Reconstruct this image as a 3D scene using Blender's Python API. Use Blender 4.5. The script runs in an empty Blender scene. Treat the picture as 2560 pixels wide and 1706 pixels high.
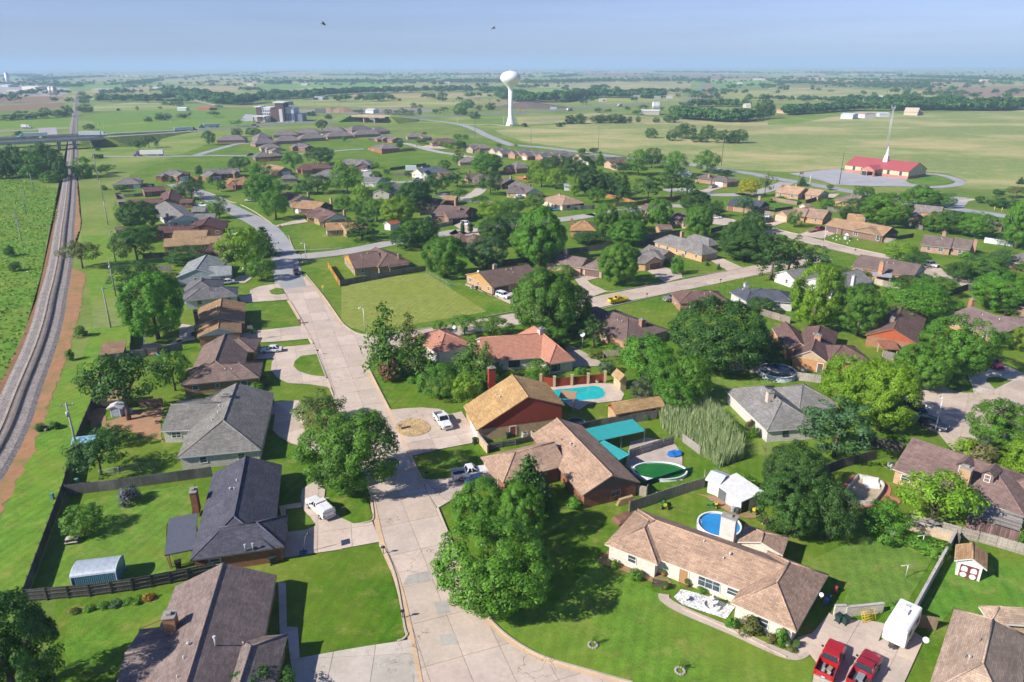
import bpy,math,random
import numpy as np
from mathutils import Vector,Matrix
scene=bpy.context.scene
COL=scene.collection
rnd=random.Random(11)
# ------------------------------------------------------------------ camera, sky, sun, exposure
CAM_H=60.0
cam_data=bpy.data.cameras.new("camera")
cam_data.sensor_width=36.0
cam_data.lens=36.0*1795.0/2560.0
cam_data.clip_start=1.0
cam_data.clip_end=60000.0
cam=bpy.data.objects.new("camera",cam_data)
COL.objects.link(cam)
PITCH=math.atan((853.0-165.0)/1795.0)
ROLL=math.radians(-0.2)
cam.matrix_world=(Matrix.Translation((0,0,CAM_H))@Matrix.Rotation(math.pi/2-PITCH,4,'X')@Matrix.Rotation(ROLL,4,'Z'))
scene.camera=cam
SUN_EL=math.radians(35.0)
SUN_AZ=math.radians(206.0)
world=bpy.data.worlds.new("World")
scene.world=world
world.use_nodes=True
wn=world.node_tree
wn.nodes.clear()
w_out=wn.nodes.new("ShaderNodeOutputWorld")
w_bg=wn.nodes.new("ShaderNodeBackground")
w_sky=wn.nodes.new("ShaderNodeTexSky")
w_sky.sky_type='NISHITA'
w_sky.sun_disc=False
w_sky.sun_elevation=SUN_EL
w_sky.sun_rotation=math.pi/2-SUN_AZ
w_sky.altitude=400.0
w_sky.air_density=1.0
w_sky.dust_density=0.2
w_sky.ozone_density=4.0
w_bg.inputs["Strength"].default_value=0.075
w_tint=wn.nodes.new("ShaderNodeMix")
w_tint.data_type='RGBA'
w_tint.blend_type='MULTIPLY'
w_tint.inputs[0].default_value=1.0
w_geo=wn.nodes.new("ShaderNodeNewGeometry")
w_sep=wn.nodes.new("ShaderNodeSeparateXYZ")
wn.links.new(w_geo.outputs["Incoming"],w_sep.inputs[0])
w_el=wn.nodes.new("ShaderNodeMapRange")
w_el.inputs["From Min"].default_value=0.01
w_el.inputs["From Max"].default_value=-0.09
wn.links.new(w_sep.outputs[2],w_el.inputs["Value"])
w_low=wn.nodes.new("ShaderNodeMix")
w_low.data_type='RGBA'
w_low.inputs[6].default_value=(0.5,0.61,1.02,1)
w_low.inputs[7].default_value=(0.93,0.85,1.12,1)
wn.links.new(w_el.outputs[0],w_low.inputs[0])
wn.links.new(w_low.outputs[2],w_tint.inputs[7])
w_map=wn.nodes.new("ShaderNodeMapping")
w_map.inputs["Scale"].default_value=(2.0,2.0,40.0)
w_noise=wn.nodes.new("ShaderNodeTexNoise")
w_noise.inputs["Scale"].default_value=2.2
w_noise.inputs["Detail"].default_value=4.0
w_rng=wn.nodes.new("ShaderNodeMapRange")
w_rng.inputs["From Min"].default_value=0.3
w_rng.inputs["From Max"].default_value=0.7
w_rng.inputs["To Min"].default_value=0.95
w_rng.inputs["To Max"].default_value=1.05
w_scl=wn.nodes.new("ShaderNodeVectorMath")
w_scl.operation='SCALE'
wn.links.new(w_geo.outputs["Incoming"],w_map.inputs[0])
wn.links.new(w_map.outputs[0],w_noise.inputs["Vector"])
wn.links.new(w_noise.outputs["Fac"],w_rng.inputs["Value"])
wn.links.new(w_sky.outputs[0],w_scl.inputs[0])
wn.links.new(w_rng.outputs[0],w_scl.inputs[3])
wn.links.new(w_scl.outputs[0],w_tint.inputs[6])
wn.links.new(w_tint.outputs[2],w_bg.inputs["Color"])
wn.links.new(w_bg.outputs[0],w_out.inputs["Surface"])
sun_data=bpy.data.lights.new("sun",'SUN')
sun_data.energy=5.0
sun_data.angle=math.radians(0.55)
sun_data.color=(1.0,0.94,0.84)
sun=bpy.data.objects.new("sun",sun_data)
COL.objects.link(sun)
_sd=Vector((math.cos(SUN_AZ)*math.cos(SUN_EL),math.sin(SUN_AZ)*math.cos(SUN_EL),math.sin(SUN_EL)))
sun.rotation_euler=_sd.to_track_quat('Z','Y').to_euler()
sun.location=(-200,-100,150)
scene.view_settings.view_transform='Standard'
scene.view_settings.look='None'
scene.view_settings.gamma=1.0
scene.view_settings.use_curve_mapping=False
scene.view_settings.exposure=0.62
scene.render.engine='CYCLES'
cy=scene.cycles
cy.max_bounces=5
cy.diffuse_bounces=3
cy.glossy_bounces=2
cy.transmission_bounces=3
cy.transparent_max_bounces=6
cy.volume_bounces=1
cy.use_adaptive_sampling=True
cy.adaptive_threshold=0.03
cy.time_limit=700
cy.caustics_reflective=False
cy.caustics_refractive=False
# ------------------------------------------------------------------ materials
MATS={}
def nd(nt,kind,**kw):
 n=nt.nodes.new(kind)
 for k,v in kw.items():
  if k.startswith('_'):
   setattr(n,k[1:],v)
  else :
   key=int(k[1:])if k[0]=='i' and k[1:].isdigit()else k.replace('_',' ')
   s=n.inputs[key]
   if hasattr(v,'is_output'):
    nt.links.new(v,s)
   else :
    s.default_value=v
 return n
def mixc(nt,fac,a,b,mode='MIX'):
 n=nt.nodes.new("ShaderNodeMix")
 n.data_type='RGBA'
 n.blend_type=mode
 for s,v in ((n.inputs[0],fac),(n.inputs[6],a),(n.inputs[7],b)):
  if hasattr(v,'is_output'):
   nt.links.new(v,s)
  else :
   s.default_value=v
 return n.outputs[2]
def ramp(nt,x,lo,hi,a=0.0,b=1.0):
 n=nt.nodes.new("ShaderNodeMapRange")
 n.inputs["From Min"].default_value=lo
 n.inputs["From Max"].default_value=hi
 n.inputs["To Min"].default_value=a
 n.inputs["To Max"].default_value=b
 nt.links.new(x,n.inputs["Value"])
 return n.outputs[0]
def noise(nt,vec,scale,detail=3.0,rough=0.55):
 n=nd(nt,"ShaderNodeTexNoise",Scale=scale,Detail=detail,Roughness=rough)
 if vec is not None:
  nt.links.new(vec,n.inputs["Vector"])
 return n.outputs["Fac"]
def mapping(nt,vec,scale=(1,1,1),rot=(0,0,0)):
 n=nt.nodes.new("ShaderNodeMapping")
 n.inputs["Scale"].default_value=scale
 n.inputs["Rotation"].default_value=rot
 nt.links.new(vec,n.inputs["Vector"])
 return n.outputs[0]
def vmul(nt,col,f):
 n=nt.nodes.new("ShaderNodeVectorMath")
 n.operation='SCALE'
 nt.links.new(col,n.inputs[0])
 if hasattr(f,'is_output'):
  nt.links.new(f,n.inputs[3])
 else :
  n.inputs[3].default_value=f
 return n.outputs[0]
def math_(nt,op,a,b):
 n=nt.nodes.new("ShaderNodeMath")
 n.operation=op
 for i,v in enumerate((a,b)):
  if hasattr(v,'is_output'):
   nt.links.new(v,n.inputs[i])
  else :
   n.inputs[i].default_value=v
 return n.outputs[0]
def new_mat(name):
 m=bpy.data.materials.new(name)
 m.use_nodes=True
 nt=m.node_tree
 nt.nodes.clear()
 out=nt.nodes.new("ShaderNodeOutputMaterial")
 b=nt.nodes.new("ShaderNodeBsdfPrincipled")
 nt.links.new(b.outputs[0],out.inputs[0])
 MATS[name]=m
 oi=nt.nodes.new("ShaderNodeObjectInfo")
 tc=nt.nodes.new("ShaderNodeNewGeometry")
 uv=nt.nodes.new("ShaderNodeTexCoord")
 return nt,b,out,oi.outputs["Color"],oi.outputs["Random"],tc.outputs["Position"],uv.outputs["UV"],uv.outputs["Object"]
def finish(nt,b,col,rough=0.8,spec=0.3,metal=0.0,bump=None,bump_d=0.02,bump_s=0.4):
 if hasattr(col,'is_output'):
  nt.links.new(col,b.inputs["Base Color"])
 else :
  b.inputs["Base Color"].default_value=col
 if hasattr(rough,'is_output'):
  nt.links.new(rough,b.inputs["Roughness"])
 else :
  b.inputs["Roughness"].default_value=rough
 b.inputs["Specular IOR Level"].default_value=spec
 b.inputs["Metallic"].default_value=metal
 if bump is not None:
  n=nt.nodes.new("ShaderNodeBump")
  n.inputs["Strength"].default_value=bump_s
  n.inputs["Distance"].default_value=bump_d
  nt.links.new(bump,n.inputs["Height"])
  nt.links.new(n.outputs[0],b.inputs["Normal"])
def build_materials():
 nt,b,o,oc,orr,P,UV,OB=new_mat("paint")
 n=noise(nt,OB,1.7,3)
 finish(nt,b,vmul(nt,oc,ramp(nt,n,0.25,0.75,0.86,1.08)),0.6,0.35)
 nt,b,o,oc,orr,P,UV,OB=new_mat("shingle")
 br=nd(nt,"ShaderNodeTexBrick",Color1=(0.76,0.76,0.76,1),Color2=(1.16,1.16,1.16,1),Mortar=(0.6,0.6,0.6,1),Scale=1.0,_offset=0.5,_squash=1.0)
 br.inputs["Mortar Size"].default_value=0.016
 br.inputs["Brick Width"].default_value=0.62
 br.inputs["Row Height"].default_value=0.23
 br.inputs["Bias"].default_value=0.1
 wob=nd(nt,"ShaderNodeVectorMath",_operation='ADD',i0=UV,i1=vmul(nt,nd(nt,"ShaderNodeTexNoise",Vector=UV,Scale=2.5).outputs["Color"],0.07))
 nt.links.new(wob.outputs[0],br.inputs["Vector"])
 n1=noise(nt,UV,0.35,4,0.6)
 n2=noise(nt,mapping(nt,UV,(3.0,0.35,1)),0.8,4,0.65)
 n3=noise(nt,UV,9.0,2,0.6)
 f=math_(nt,'MULTIPLY',ramp(nt,n1,0.3,0.7,0.8,1.16),ramp(nt,n2,0.3,0.7,0.84,1.12))
 f=math_(nt,'MULTIPLY',f,ramp(nt,n3,0.3,0.7,0.84,1.16))
 c=vmul(nt,mixc(nt,1.0,oc,br.outputs["Color"],'MULTIPLY'),f)
 c=mixc(nt,ramp(nt,noise(nt,UV,0.9,5,0.7),0.56,0.78,0.0,0.22),c,(0.16,0.15,0.13,1))
 finish(nt,b,c,0.92,0.18,bump=br.outputs["Fac"],bump_d=0.02,bump_s=0.5)
 nt,b,o,oc,orr,P,UV,OB=new_mat("tile_roof")
 wv=nd(nt,"ShaderNodeTexWave",Vector=UV,Scale=0.8,_bands_direction='Y',_wave_profile='SAW')
 w2=nd(nt,"ShaderNodeTexWave",Vector=UV,Scale=1.05,_bands_direction='X')
 n1=noise(nt,UV,1.3,4,0.65)
 f=math_(nt,'MULTIPLY',ramp(nt,wv.outputs["Fac"],0,1,0.74,1.1),ramp(nt,n1,0.25,0.75,0.75,1.2))
 f=math_(nt,'MULTIPLY',f,ramp(nt,w2.outputs["Fac"],0,1,0.9,1.06))
 finish(nt,b,vmul(nt,oc,f),0.8,0.25,bump=wv.outputs["Fac"],bump_d=0.04)
 nt,b,o,oc,orr,P,UV,OB=new_mat("brick")
 br=nd(nt,"ShaderNodeTexBrick",Color1=(0.78,0.74,0.72,1),Color2=(1.15,1.1,1.08,1),Mortar=(1.15,1.2,1.25,1),Scale=1.0)
 br.inputs["Mortar Size"].default_value=0.012
 br.inputs["Brick Width"].default_value=0.3
 br.inputs["Row Height"].default_value=0.1
 nt.links.new(UV,br.inputs["Vector"])
 n1=noise(nt,UV,0.9,4,0.6)
 n2=noise(nt,UV,6.0,3,0.6)
 f=math_(nt,'MULTIPLY',ramp(nt,n1,0.25,0.75,0.82,1.14),ramp(nt,n2,0.25,0.75,0.82,1.15))
 finish(nt,b,vmul(nt,mixc(nt,0.8,oc,br.outputs["Color"],'MULTIPLY'),f),0.9,0.2,bump=br.outputs["Fac"],bump_d=0.01)
 nt,b,o,oc,orr,P,UV,OB=new_mat("siding")
 wv=nd(nt,"ShaderNodeTexWave",Vector=UV,Scale=0.85,_bands_direction='X',_wave_profile='SIN')
 n1=noise(nt,UV,1.2,4,0.6)
 f=math_(nt,'MULTIPLY',ramp(nt,wv.outputs["Fac"],0.0,0.14,0.72,1.0),ramp(nt,n1,0.25,0.75,0.85,1.12))
 finish(nt,b,vmul(nt,oc,f),0.75,0.25,bump=wv.outputs["Fac"],bump_d=0.01)
 nt,b,o,oc,orr,P,UV,OB=new_mat("concrete")
 n1=noise(nt,P,0.22,5,0.65)
 n2=noise(nt,P,1.6,4,0.7)
 n3=noise(nt,P,14.0,2,0.6)
 f=math_(nt,'MULTIPLY',ramp(nt,n1,0.3,0.7,0.86,1.1),ramp(nt,n2,0.3,0.7,0.9,1.07))
 f=math_(nt,'MULTIPLY',f,ramp(nt,n3,0.3,0.7,0.93,1.05))
 f=math_(nt,'MULTIPLY',f,ramp(nt,orr,0,1,0.93,1.06))
 vo=nd(nt,"ShaderNodeTexVoronoi",Scale=0.32,_feature='DISTANCE_TO_EDGE')
 vd=nd(nt,"ShaderNodeVectorMath",_operation='ADD',i0=P,i1=vmul(nt,nd(nt,"ShaderNodeTexNoise",Vector=P,Scale=0.9,Detail=4.0).outputs["Color"],2.2))
 nt.links.new(vd.outputs[0],vo.inputs["Vector"])
 crack=math_(nt,'MULTIPLY',ramp(nt,vo.outputs["Distance"],0.004,0.016,1.0,0.0),ramp(nt,noise(nt,P,0.13,3),0.5,0.62,0.0,0.7))
 c=vmul(nt,oc,f)
 c=mixc(nt,ramp(nt,noise(nt,P,0.5,6,0.75),0.57,0.75,0.0,0.35),c,(0.36,0.25,0.16,1))
 c=mixc(nt,crack,c,(0.12,0.1,0.085,1))
 finish(nt,b,c,0.88,0.25,bump=n3,bump_d=0.006)
 nt,b,o,oc,orr,P,UV,OB=new_mat("asphalt")
 n1=noise(nt,P,0.12,5,0.6)
 n3=noise(nt,P,9.0,2,0.6)
 f=math_(nt,'MULTIPLY',ramp(nt,n1,0.3,0.7,0.85,1.12),ramp(nt,n3,0.3,0.7,0.92,1.06))
 finish(nt,b,vmul(nt,oc,f),0.85,0.3)
 nt,b,o,oc,orr,P,UV,OB=new_mat("lawn")
 n1=noise(nt,P,0.05,4,0.6)
 n2=noise(nt,P,0.45,5,0.7)
 n3=noise(nt,P,4.0,3,0.75)
 n4=noise(nt,P,22.0,2,0.7)
 wv=nd(nt,"ShaderNodeTexWave",Vector=mapping(nt,P,(1,1,1),(0,0,math.radians(16))),Scale=0.22,Distortion=1.5,Detail=2.0)
 f=math_(nt,'MULTIPLY',ramp(nt,n2,0.3,0.7,0.7,1.25),ramp(nt,n3,0.3,0.7,0.76,1.24))
 f=math_(nt,'MULTIPLY',f,ramp(nt,n4,0.3,0.7,0.62,1.4))
 f=math_(nt,'MULTIPLY',f,ramp(nt,wv.outputs["Fac"],0,1,0.92,1.06))
 c=vmul(nt,oc,f)
 c=mixc(nt,ramp(nt,n1,0.42,0.62,0.0,0.5),c,(0.2,0.24,0.03,1))
 c=mixc(nt,ramp(nt,noise(nt,P,0.3,6,0.75),0.53,0.68,0.0,0.55),c,(0.31,0.28,0.08,1))
 finish(nt,b,c,0.9,0.15,bump=n4,bump_d=0.05,bump_s=0.6)
 nt,b,o,oc,orr,P,UV,OB=new_mat("pasture")
 ps=mapping(nt,P,(0.6,0.9,1),(0,0,math.radians(25)))
 n1=noise(nt,ps,0.012,7,0.62)
 n2=noise(nt,mapping(nt,P,(0.5,1.3,1),(0,0,math.radians(-8))),0.05,6,0.7)
 n3=noise(nt,P,0.6,4,0.75)
 c=mixc(nt,ramp(nt,n1,0.4,0.6),vmul(nt,oc,0.8),oc)
 c=mixc(nt,ramp(nt,n1,0.47,0.62,0.0,0.75),c,(0.5,0.39,0.21,1))
 c=mixc(nt,ramp(nt,n2,0.48,0.68,0.0,0.6),c,(0.2,0.28,0.07,1))
 n4=noise(nt,P,0.12,6,0.75)
 c=mixc(nt,ramp(nt,n4,0.5,0.66,0.0,0.5),c,(0.47,0.35,0.2,1))
 c=mixc(nt,ramp(nt,n4,0.46,0.34,0.0,0.45),c,(0.17,0.26,0.055,1))
 finish(nt,b,vmul(nt,c,ramp(nt,n3,0.3,0.7,0.8,1.18)),0.95,0.1)
 nt,b,o,oc,orr,P,UV,OB=new_mat("terrain")
 pr=mapping(nt,P,(1.0,1.0,1.0),(0,0,math.radians(4)))
 wob=nd(nt,"ShaderNodeVectorMath",_operation='ADD',i0=pr,i1=vmul(nt,nd(nt,"ShaderNodeTexNoise",Vector=P,Scale=0.0022,Detail=3.0).outputs["Color"],160.0))
 vo=nd(nt,"ShaderNodeTexVoronoi",Scale=0.0019,_distance='CHEBYCHEV',Randomness=0.85)
 nt.links.new(wob.outputs[0],vo.inputs["Vector"])
 cr=nt.nodes.new("ShaderNodeValToRGB")
 cr.color_ramp.interpolation='CONSTANT'
 el=cr.color_ramp.elements
 el[0].position,el[0].color=0.0,(0.19,0.27,0.07,1)
 el[1].position,el[1].color=0.22,(0.31,0.32,0.11,1)
 for p_,c_ in ((0.4,(0.16,0.31,0.06,1)),(0.55,(0.42,0.28,0.17,1)),(0.68,(0.28,0.3,0.1,1)),(0.8,(0.45,0.29,0.2,1)),(0.9,(0.19,0.26,0.08,1))):
  e=el.new(p_)
  e.color=c_
 sp=nt.nodes.new("ShaderNodeSeparateColor")
 nt.links.new(vo.outputs["Color"],sp.inputs[0])
 nt.links.new(sp.outputs[0],cr.inputs[0])
 sx=nt.nodes.new("ShaderNodeSeparateXYZ")
 nt.links.new(P,sx.inputs[0])
 n1=noise(nt,P,0.004,6,0.6)
 far=math_(nt,'MULTIPLY',ramp(nt,sx.outputs[1],1150,1500,0,1),1.0)
 g=mixc(nt,ramp(nt,noise(nt,P,0.02,6,0.65),0.4,0.65),(0.135,0.215,0.035,1),(0.25,0.28,0.08,1))
 c=mixc(nt,far,g,cr.outputs[0])
 c=vmul(nt,c,ramp(nt,n1,0.3,0.7,0.75,1.2))
 c=vmul(nt,c,ramp(nt,noise(nt,P,0.5,4,0.75),0.3,0.7,0.82,1.16))
 finish(nt,b,c,0.95,0.1)
 nt,b,o,oc,orr,P,UV,OB=new_mat("earth")
 n1=noise(nt,P,0.5,6,0.7)
 n2=noise(nt,P,5.0,4,0.7)
 f=math_(nt,'MULTIPLY',ramp(nt,n1,0.3,0.7,0.75,1.22),ramp(nt,n2,0.3,0.7,0.82,1.16))
 c=vmul(nt,oc,f)
 c=mixc(nt,ramp(nt,noise(nt,P,0.25,6,0.75),0.5,0.62,0.0,0.65),c,(0.11,0.16,0.035,1))
 finish(nt,b,c,0.95,0.1,bump=n2,bump_d=0.05)
 nt,b,o,oc,orr,P,UV,OB=new_mat("gravel")
 vo=nd(nt,"ShaderNodeTexVoronoi",Vector=P,Scale=7.0)
 n1=noise(nt,P,0.6,5,0.65)
 sp=nt.nodes.new("ShaderNodeSeparateColor")
 nt.links.new(vo.outputs["Color"],sp.inputs[0])
 f=math_(nt,'MULTIPLY',ramp(nt,sp.outputs[0],0,1,0.5,1.5),ramp(nt,n1,0.3,0.7,0.8,1.15))
 finish(nt,b,vmul(nt,oc,f),0.95,0.15,bump=vo.outputs["Distance"],bump_d=0.06,bump_s=0.7)
 nt,b,o,oc,orr,P,UV,OB=new_mat("leaf")
 g2=nt.nodes.new("ShaderNodeNewGeometry")
 ri=g2.outputs["Random Per Island"]
 f=math_(nt,'MULTIPLY',ramp(nt,ri,0,1,0.62,1.4),ramp(nt,noise(nt,OB,4.0,3),0.3,0.7,0.75,1.25))
 c=vmul(nt,oc,f)
 c=mixc(nt,ramp(nt,ri,0.75,1.0,0.0,0.15),c,(0.16,0.2,0.03,1))
 finish(nt,b,c,0.55,0.25)
 tr=nd(nt,"ShaderNodeBsdfTranslucent",Color=mixc(nt,1.0,c,(1.2,1.7,0.5,1),'MULTIPLY'))
 ms=nd(nt,"ShaderNodeMixShader",Fac=0.22)
 nt.links.new(b.outputs[0],ms.inputs[1])
 nt.links.new(tr.outputs[0],ms.inputs[2])
 nt.links.new(ms.outputs[0],o.inputs[0])
 nt,b,o,oc,orr,P,UV,OB=new_mat("bark")
 n1=noise(nt,mapping(nt,P,(3,3,0.6)),3.0,4,0.7)
 finish(nt,b,vmul(nt,oc,ramp(nt,n1,0.3,0.7,0.6,1.3)),0.95,0.1,bump=n1,bump_d=0.05)
 nt,b,o,oc,orr,P,UV,OB=new_mat("wood")
 n1=noise(nt,mapping(nt,P,(5,5,0.35)),1.6,4,0.7)
 n2=noise(nt,P,0.35,3)
 f=math_(nt,'MULTIPLY',ramp(nt,n1,0.3,0.7,0.66,1.28),ramp(nt,n2,0.3,0.7,0.8,1.15))
 f=math_(nt,'MULTIPLY',f,ramp(nt,orr,0,1,0.82,1.14))
 finish(nt,b,vmul(nt,oc,f),0.9,0.15)
 nt,b,o,oc,orr,P,UV,OB=new_mat("glass")
 finish(nt,b,oc,0.06,0.6)
 b.inputs["Coat Weight"].default_value=0.3
 nt,b,o,oc,orr,P,UV,OB=new_mat("car_paint")
 finish(nt,b,vmul(nt,oc,ramp(nt,noise(nt,OB,1.4,3),0.3,0.7,0.9,1.05)),0.35,0.5)
 b.inputs["Coat Weight"].default_value=0.6
 b.inputs["Coat Roughness"].default_value=0.08
 nt,b,o,oc,orr,P,UV,OB=new_mat("metal")
 n1=noise(nt,OB,2.0,4,0.65)
 finish(nt,b,vmul(nt,oc,ramp(nt,n1,0.3,0.7,0.8,1.1)),0.45,0.5,0.35)
 nt,b,o,oc,orr,P,UV,OB=new_mat("rubber")
 finish(nt,b,(0.018,0.018,0.019,1),0.8,0.3)
 nt,b,o,oc,orr,P,UV,OB=new_mat("water")
 n1=noise(nt,P,2.2,3,0.6)
 n2=noise(nt,P,0.5,3,0.6)
 finish(nt,b,vmul(nt,oc,ramp(nt,n2,0.3,0.7,0.85,1.12)),0.06,0.5,bump=n1,bump_d=0.05,bump_s=0.35)
build_materials()
# ------------------------------------------------------------------ object helpers
def tag(o,label=None,cat=None,group=None,kind=None):
 if label:
  o['label']=label
 if cat:
  o['category']=cat
 if group:
  o['group']=group
 if kind:
  o['kind']=kind
 return o
def thing(name,label,cat,loc=(0,0,0),rz=0.0,group=None):
 o=bpy.data.objects.new(name,None)
 o.empty_display_size=0.3
 COL.objects.link(o)
 o.location=loc
 o.rotation_euler=(0,0,rz)
 return tag(o,label,cat,group)
def link(name,me,parent=None,color=(1,1,1),loc=(0,0,0),rz=0.0,scale=None,rot=None):
 o=bpy.data.objects.new(name,me)
 COL.objects.link(o)
 if parent is not None:
  o.parent=parent
 o.location=loc
 o.rotation_euler=rot if rot is not None else (0,0,rz)
 if scale is not None:
  o.scale=scale
 o.color=(color[0],color[1],color[2],1.0)
 return o
class MB:
 def __init__(self):
  self.v,self.f,self.m,self.s=[],[],[],[]
 def face(self,pts,mi=0,smooth=False):
  i=len(self.v)
  self.v.extend([tuple(p)for p in pts])
  self.f.append(list(range(i,i+len(pts))))
  self.m.append(mi)
  self.s.append(smooth)
  return self
 def solid(self,verts,faces,mi=0,smooth=False):
  i=len(self.v)
  self.v.extend([tuple(p)for p in verts])
  for k,f in enumerate(faces):
   self.f.append([i+q for q in f])
   self.m.append(mi[k]if isinstance(mi,list)else mi)
   self.s.append(smooth)
  return self
 def box(self,c,s,rz=0.0,mi=0,taper=1.0):
  cx,cy_,cz=c
  hx,hy,hz=s[0]/2,s[1]/2,s[2]/2
  ca,sa=math.cos(rz),math.sin(rz)
  vs=[]
  for z,t in ((-hz,1.0),(hz,taper)):
   for x,y in ((-hx,-hy),(hx,-hy),(hx,hy),(-hx,hy)):
    x,y=x*t,y*t
    vs.append((cx+x*ca-y*sa,cy_+x*sa+y*ca,cz+z))
  self.solid(vs,[(0,3,2,1),(4,5,6,7),(0,1,5,4),(1,2,6,5),(2,3,7,6),(3,0,4,7)],mi)
  return self
 def prism(self,poly,z0,z1,mi=0,bottom=True):
  n=len(poly)
  vs=[(p[0],p[1],z0)for p in poly]+[(p[0],p[1],z1)for p in poly]
  fs=[tuple(range(n,2*n))]+[(i,(i+1)%n,n+(i+1)%n,n+i)for i in range(n)]
  if bottom:
   fs.append(tuple(range(n-1,-1,-1)))
  self.solid(vs,fs,mi)
  return self
 def cyl(self,c,r,h,n=12,mi=0,r2=None,smooth=True):
  r2=r if r2 is None else r2
  vs=[]
  for z,rr in ((0,r),(h,r2)):
   vs+=[(c[0]+rr*math.cos(2*math.pi*i/n),c[1]+rr*math.sin(2*math.pi*i/n),c[2]+z)for i in range(n)]
  i0=len(self.f)
  self.solid(vs,[(i,(i+1)%n,n+(i+1)%n,n+i)for i in range(n)]+[tuple(range(n,2*n)),tuple(range(n-1,-1,-1))],mi)
  if smooth:
   for k in range(n):
    self.s[i0+k]=True
  return self
 def tube(self,path,radii,n=8,mi=0):
  if not isinstance(radii,(list,tuple)):
   radii=[radii]*len(path)
  P=[Vector(p)for p in path]
  vs=[]
  for i,p in enumerate(P):
   t=(P[min(i+1,len(P)-1)]-P[max(i-1,0)]).normalized()
   a=Vector((0,0,1))if abs(t.z)<0.9 else Vector((1,0,0))
   u=t.cross(a).normalized()
   w=t.cross(u)
   for k in range(n):
    an=2*math.pi*k/n
    vs.append(p+(u*math.cos(an)+w*math.sin(an))*radii[i])
  fs=[]
  for i in range(len(P)-1):
   for k in range(n):
    fs.append((i*n+k,i*n+(k+1)%n,(i+1)*n+(k+1)%n,(i+1)*n+k))
  fs.append(tuple(range(n-1,-1,-1)))
  fs.append(tuple((len(P)-1)*n+k for k in range(n)))
  self.solid(vs,fs,mi,True)
  return self
 def lathe(self,prof,n=24,c=(0,0,0),mi=0,cap=True):
  vs=[]
  for r,z in prof:
   vs+=[(c[0]+r*math.cos(2*math.pi*i/n),c[1]+r*math.sin(2*math.pi*i/n),c[2]+z)for i in range(n)]
  fs=[]
  for j in range(len(prof)-1):
   fs+=[(j*n+i,j*n+(i+1)%n,(j+1)*n+(i+1)%n,(j+1)*n+i)for i in range(n)]
  if cap:
   fs.append(tuple(range(n-1,-1,-1)))
   fs.append(tuple((len(prof)-1)*n+k for k in range(n)))
  self.solid(vs,fs,mi,True)
  return self
 def mesh(self,name,mats,uv=False):
  me=bpy.data.meshes.new(name)
  me.from_pydata(self.v,[],self.f)
  if isinstance(mats,str):
   mats=[mats]
  for m in mats:
   me.materials.append(MATS[m])
  if any(self.m):
   me.polygons.foreach_set("material_index",self.m)
  if any(self.s):
   me.polygons.foreach_set("use_smooth",self.s)
  if uv:
   lay=me.uv_layers.new(name="uv")
   Z=Vector((0,0,1))
   data=lay.data
   for p in me.polygons:
    nrm=p.normal
    u=Z.cross(nrm)
    u=u.normalized()if u.length>1e-3 else Vector((1,0,0))
    w=nrm.cross(u)
    for li in p.loop_indices:
     co=me.vertices[me.loops[li].vertex_index].co
     data[li].uv=(co.dot(u),co.dot(w))
  me.update()
  return me
 def obj(self,name,mats,parent=None,color=(1,1,1),uv=False,loc=(0,0,0),rz=0.0):
  return link(name,self.mesh(name,mats,uv),parent,color,loc,rz)
def np_mesh(name,verts,quads,mat,smooth=False):
 me=bpy.data.meshes.new(name)
 nv,nq,k=len(verts),len(quads),quads.shape[1]
 me.vertices.add(nv)
 me.vertices.foreach_set("co",np.asarray(verts,dtype=np.float32).ravel())
 me.loops.add(nq*k)
 me.loops.foreach_set("vertex_index",np.asarray(quads,dtype=np.int32).ravel())
 me.polygons.add(nq)
 me.polygons.foreach_set("loop_start",np.arange(0,nq*k,k,dtype=np.int32))
 if smooth:
  me.polygons.foreach_set("use_smooth",np.ones(nq,dtype=bool))
 me.materials.append(MATS[mat])
 me.update(calc_edges=True)
 me.validate()
 return me
def copy_tree(o,parent=None):
 c=o.copy()
 COL.objects.link(c)
 if parent is not None:
  c.parent=parent
 for ch in o.children:
  copy_tree(ch,c)
 return c
def inside(pt,poly):
 x,y=pt
 r=False
 n=len(poly)
 for i in range(n):
  x1,y1=poly[i][0],poly[i][1]
  x2,y2=poly[(i+1)%n][0],poly[(i+1)%n][1]
  if (y1>y)!=(y2>y)and x<(x2-x1)*(y-y1)/(y2-y1)+x1:
   r=not r
 return r
def area2(poly):
 return sum(poly[i][0]*poly[(i+1)%len(poly)][1]-poly[(i+1)%len(poly)][0]*poly[i][1]for i in range(len(poly)))
def ccw(poly):
 poly=[(p[0],p[1])for p in poly]
 return poly if area2(poly)>0 else poly[::-1]
def smooth_line(pts,closed=False,sub=6):
 n=len(pts)
 if n<3:
  return [tuple(p)for p in pts]
 out=[]
 rng=range(n)if closed else range(n-1)
 for i in rng:
  p0=pts[(i-1)%n]if closed else pts[max(i-1,0)]
  p1=pts[i]
  p2=pts[(i+1)%n]
  p3=pts[(i+2)%n]if closed else pts[min(i+2,n-1)]
  for k in range(sub):
   t=k/sub
   out.append(tuple(0.5*(2*p1[d]+(p2[d]-p0[d])*t+(2*p0[d]-5*p1[d]+4*p2[d]-p3[d])*t*t+(-p0[d]+3*p1[d]-3*p2[d]+p3[d])*t**3)for d in (0,1)))
 if not closed:
  out.append(tuple(pts[-1][:2]))
 return out
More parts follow.
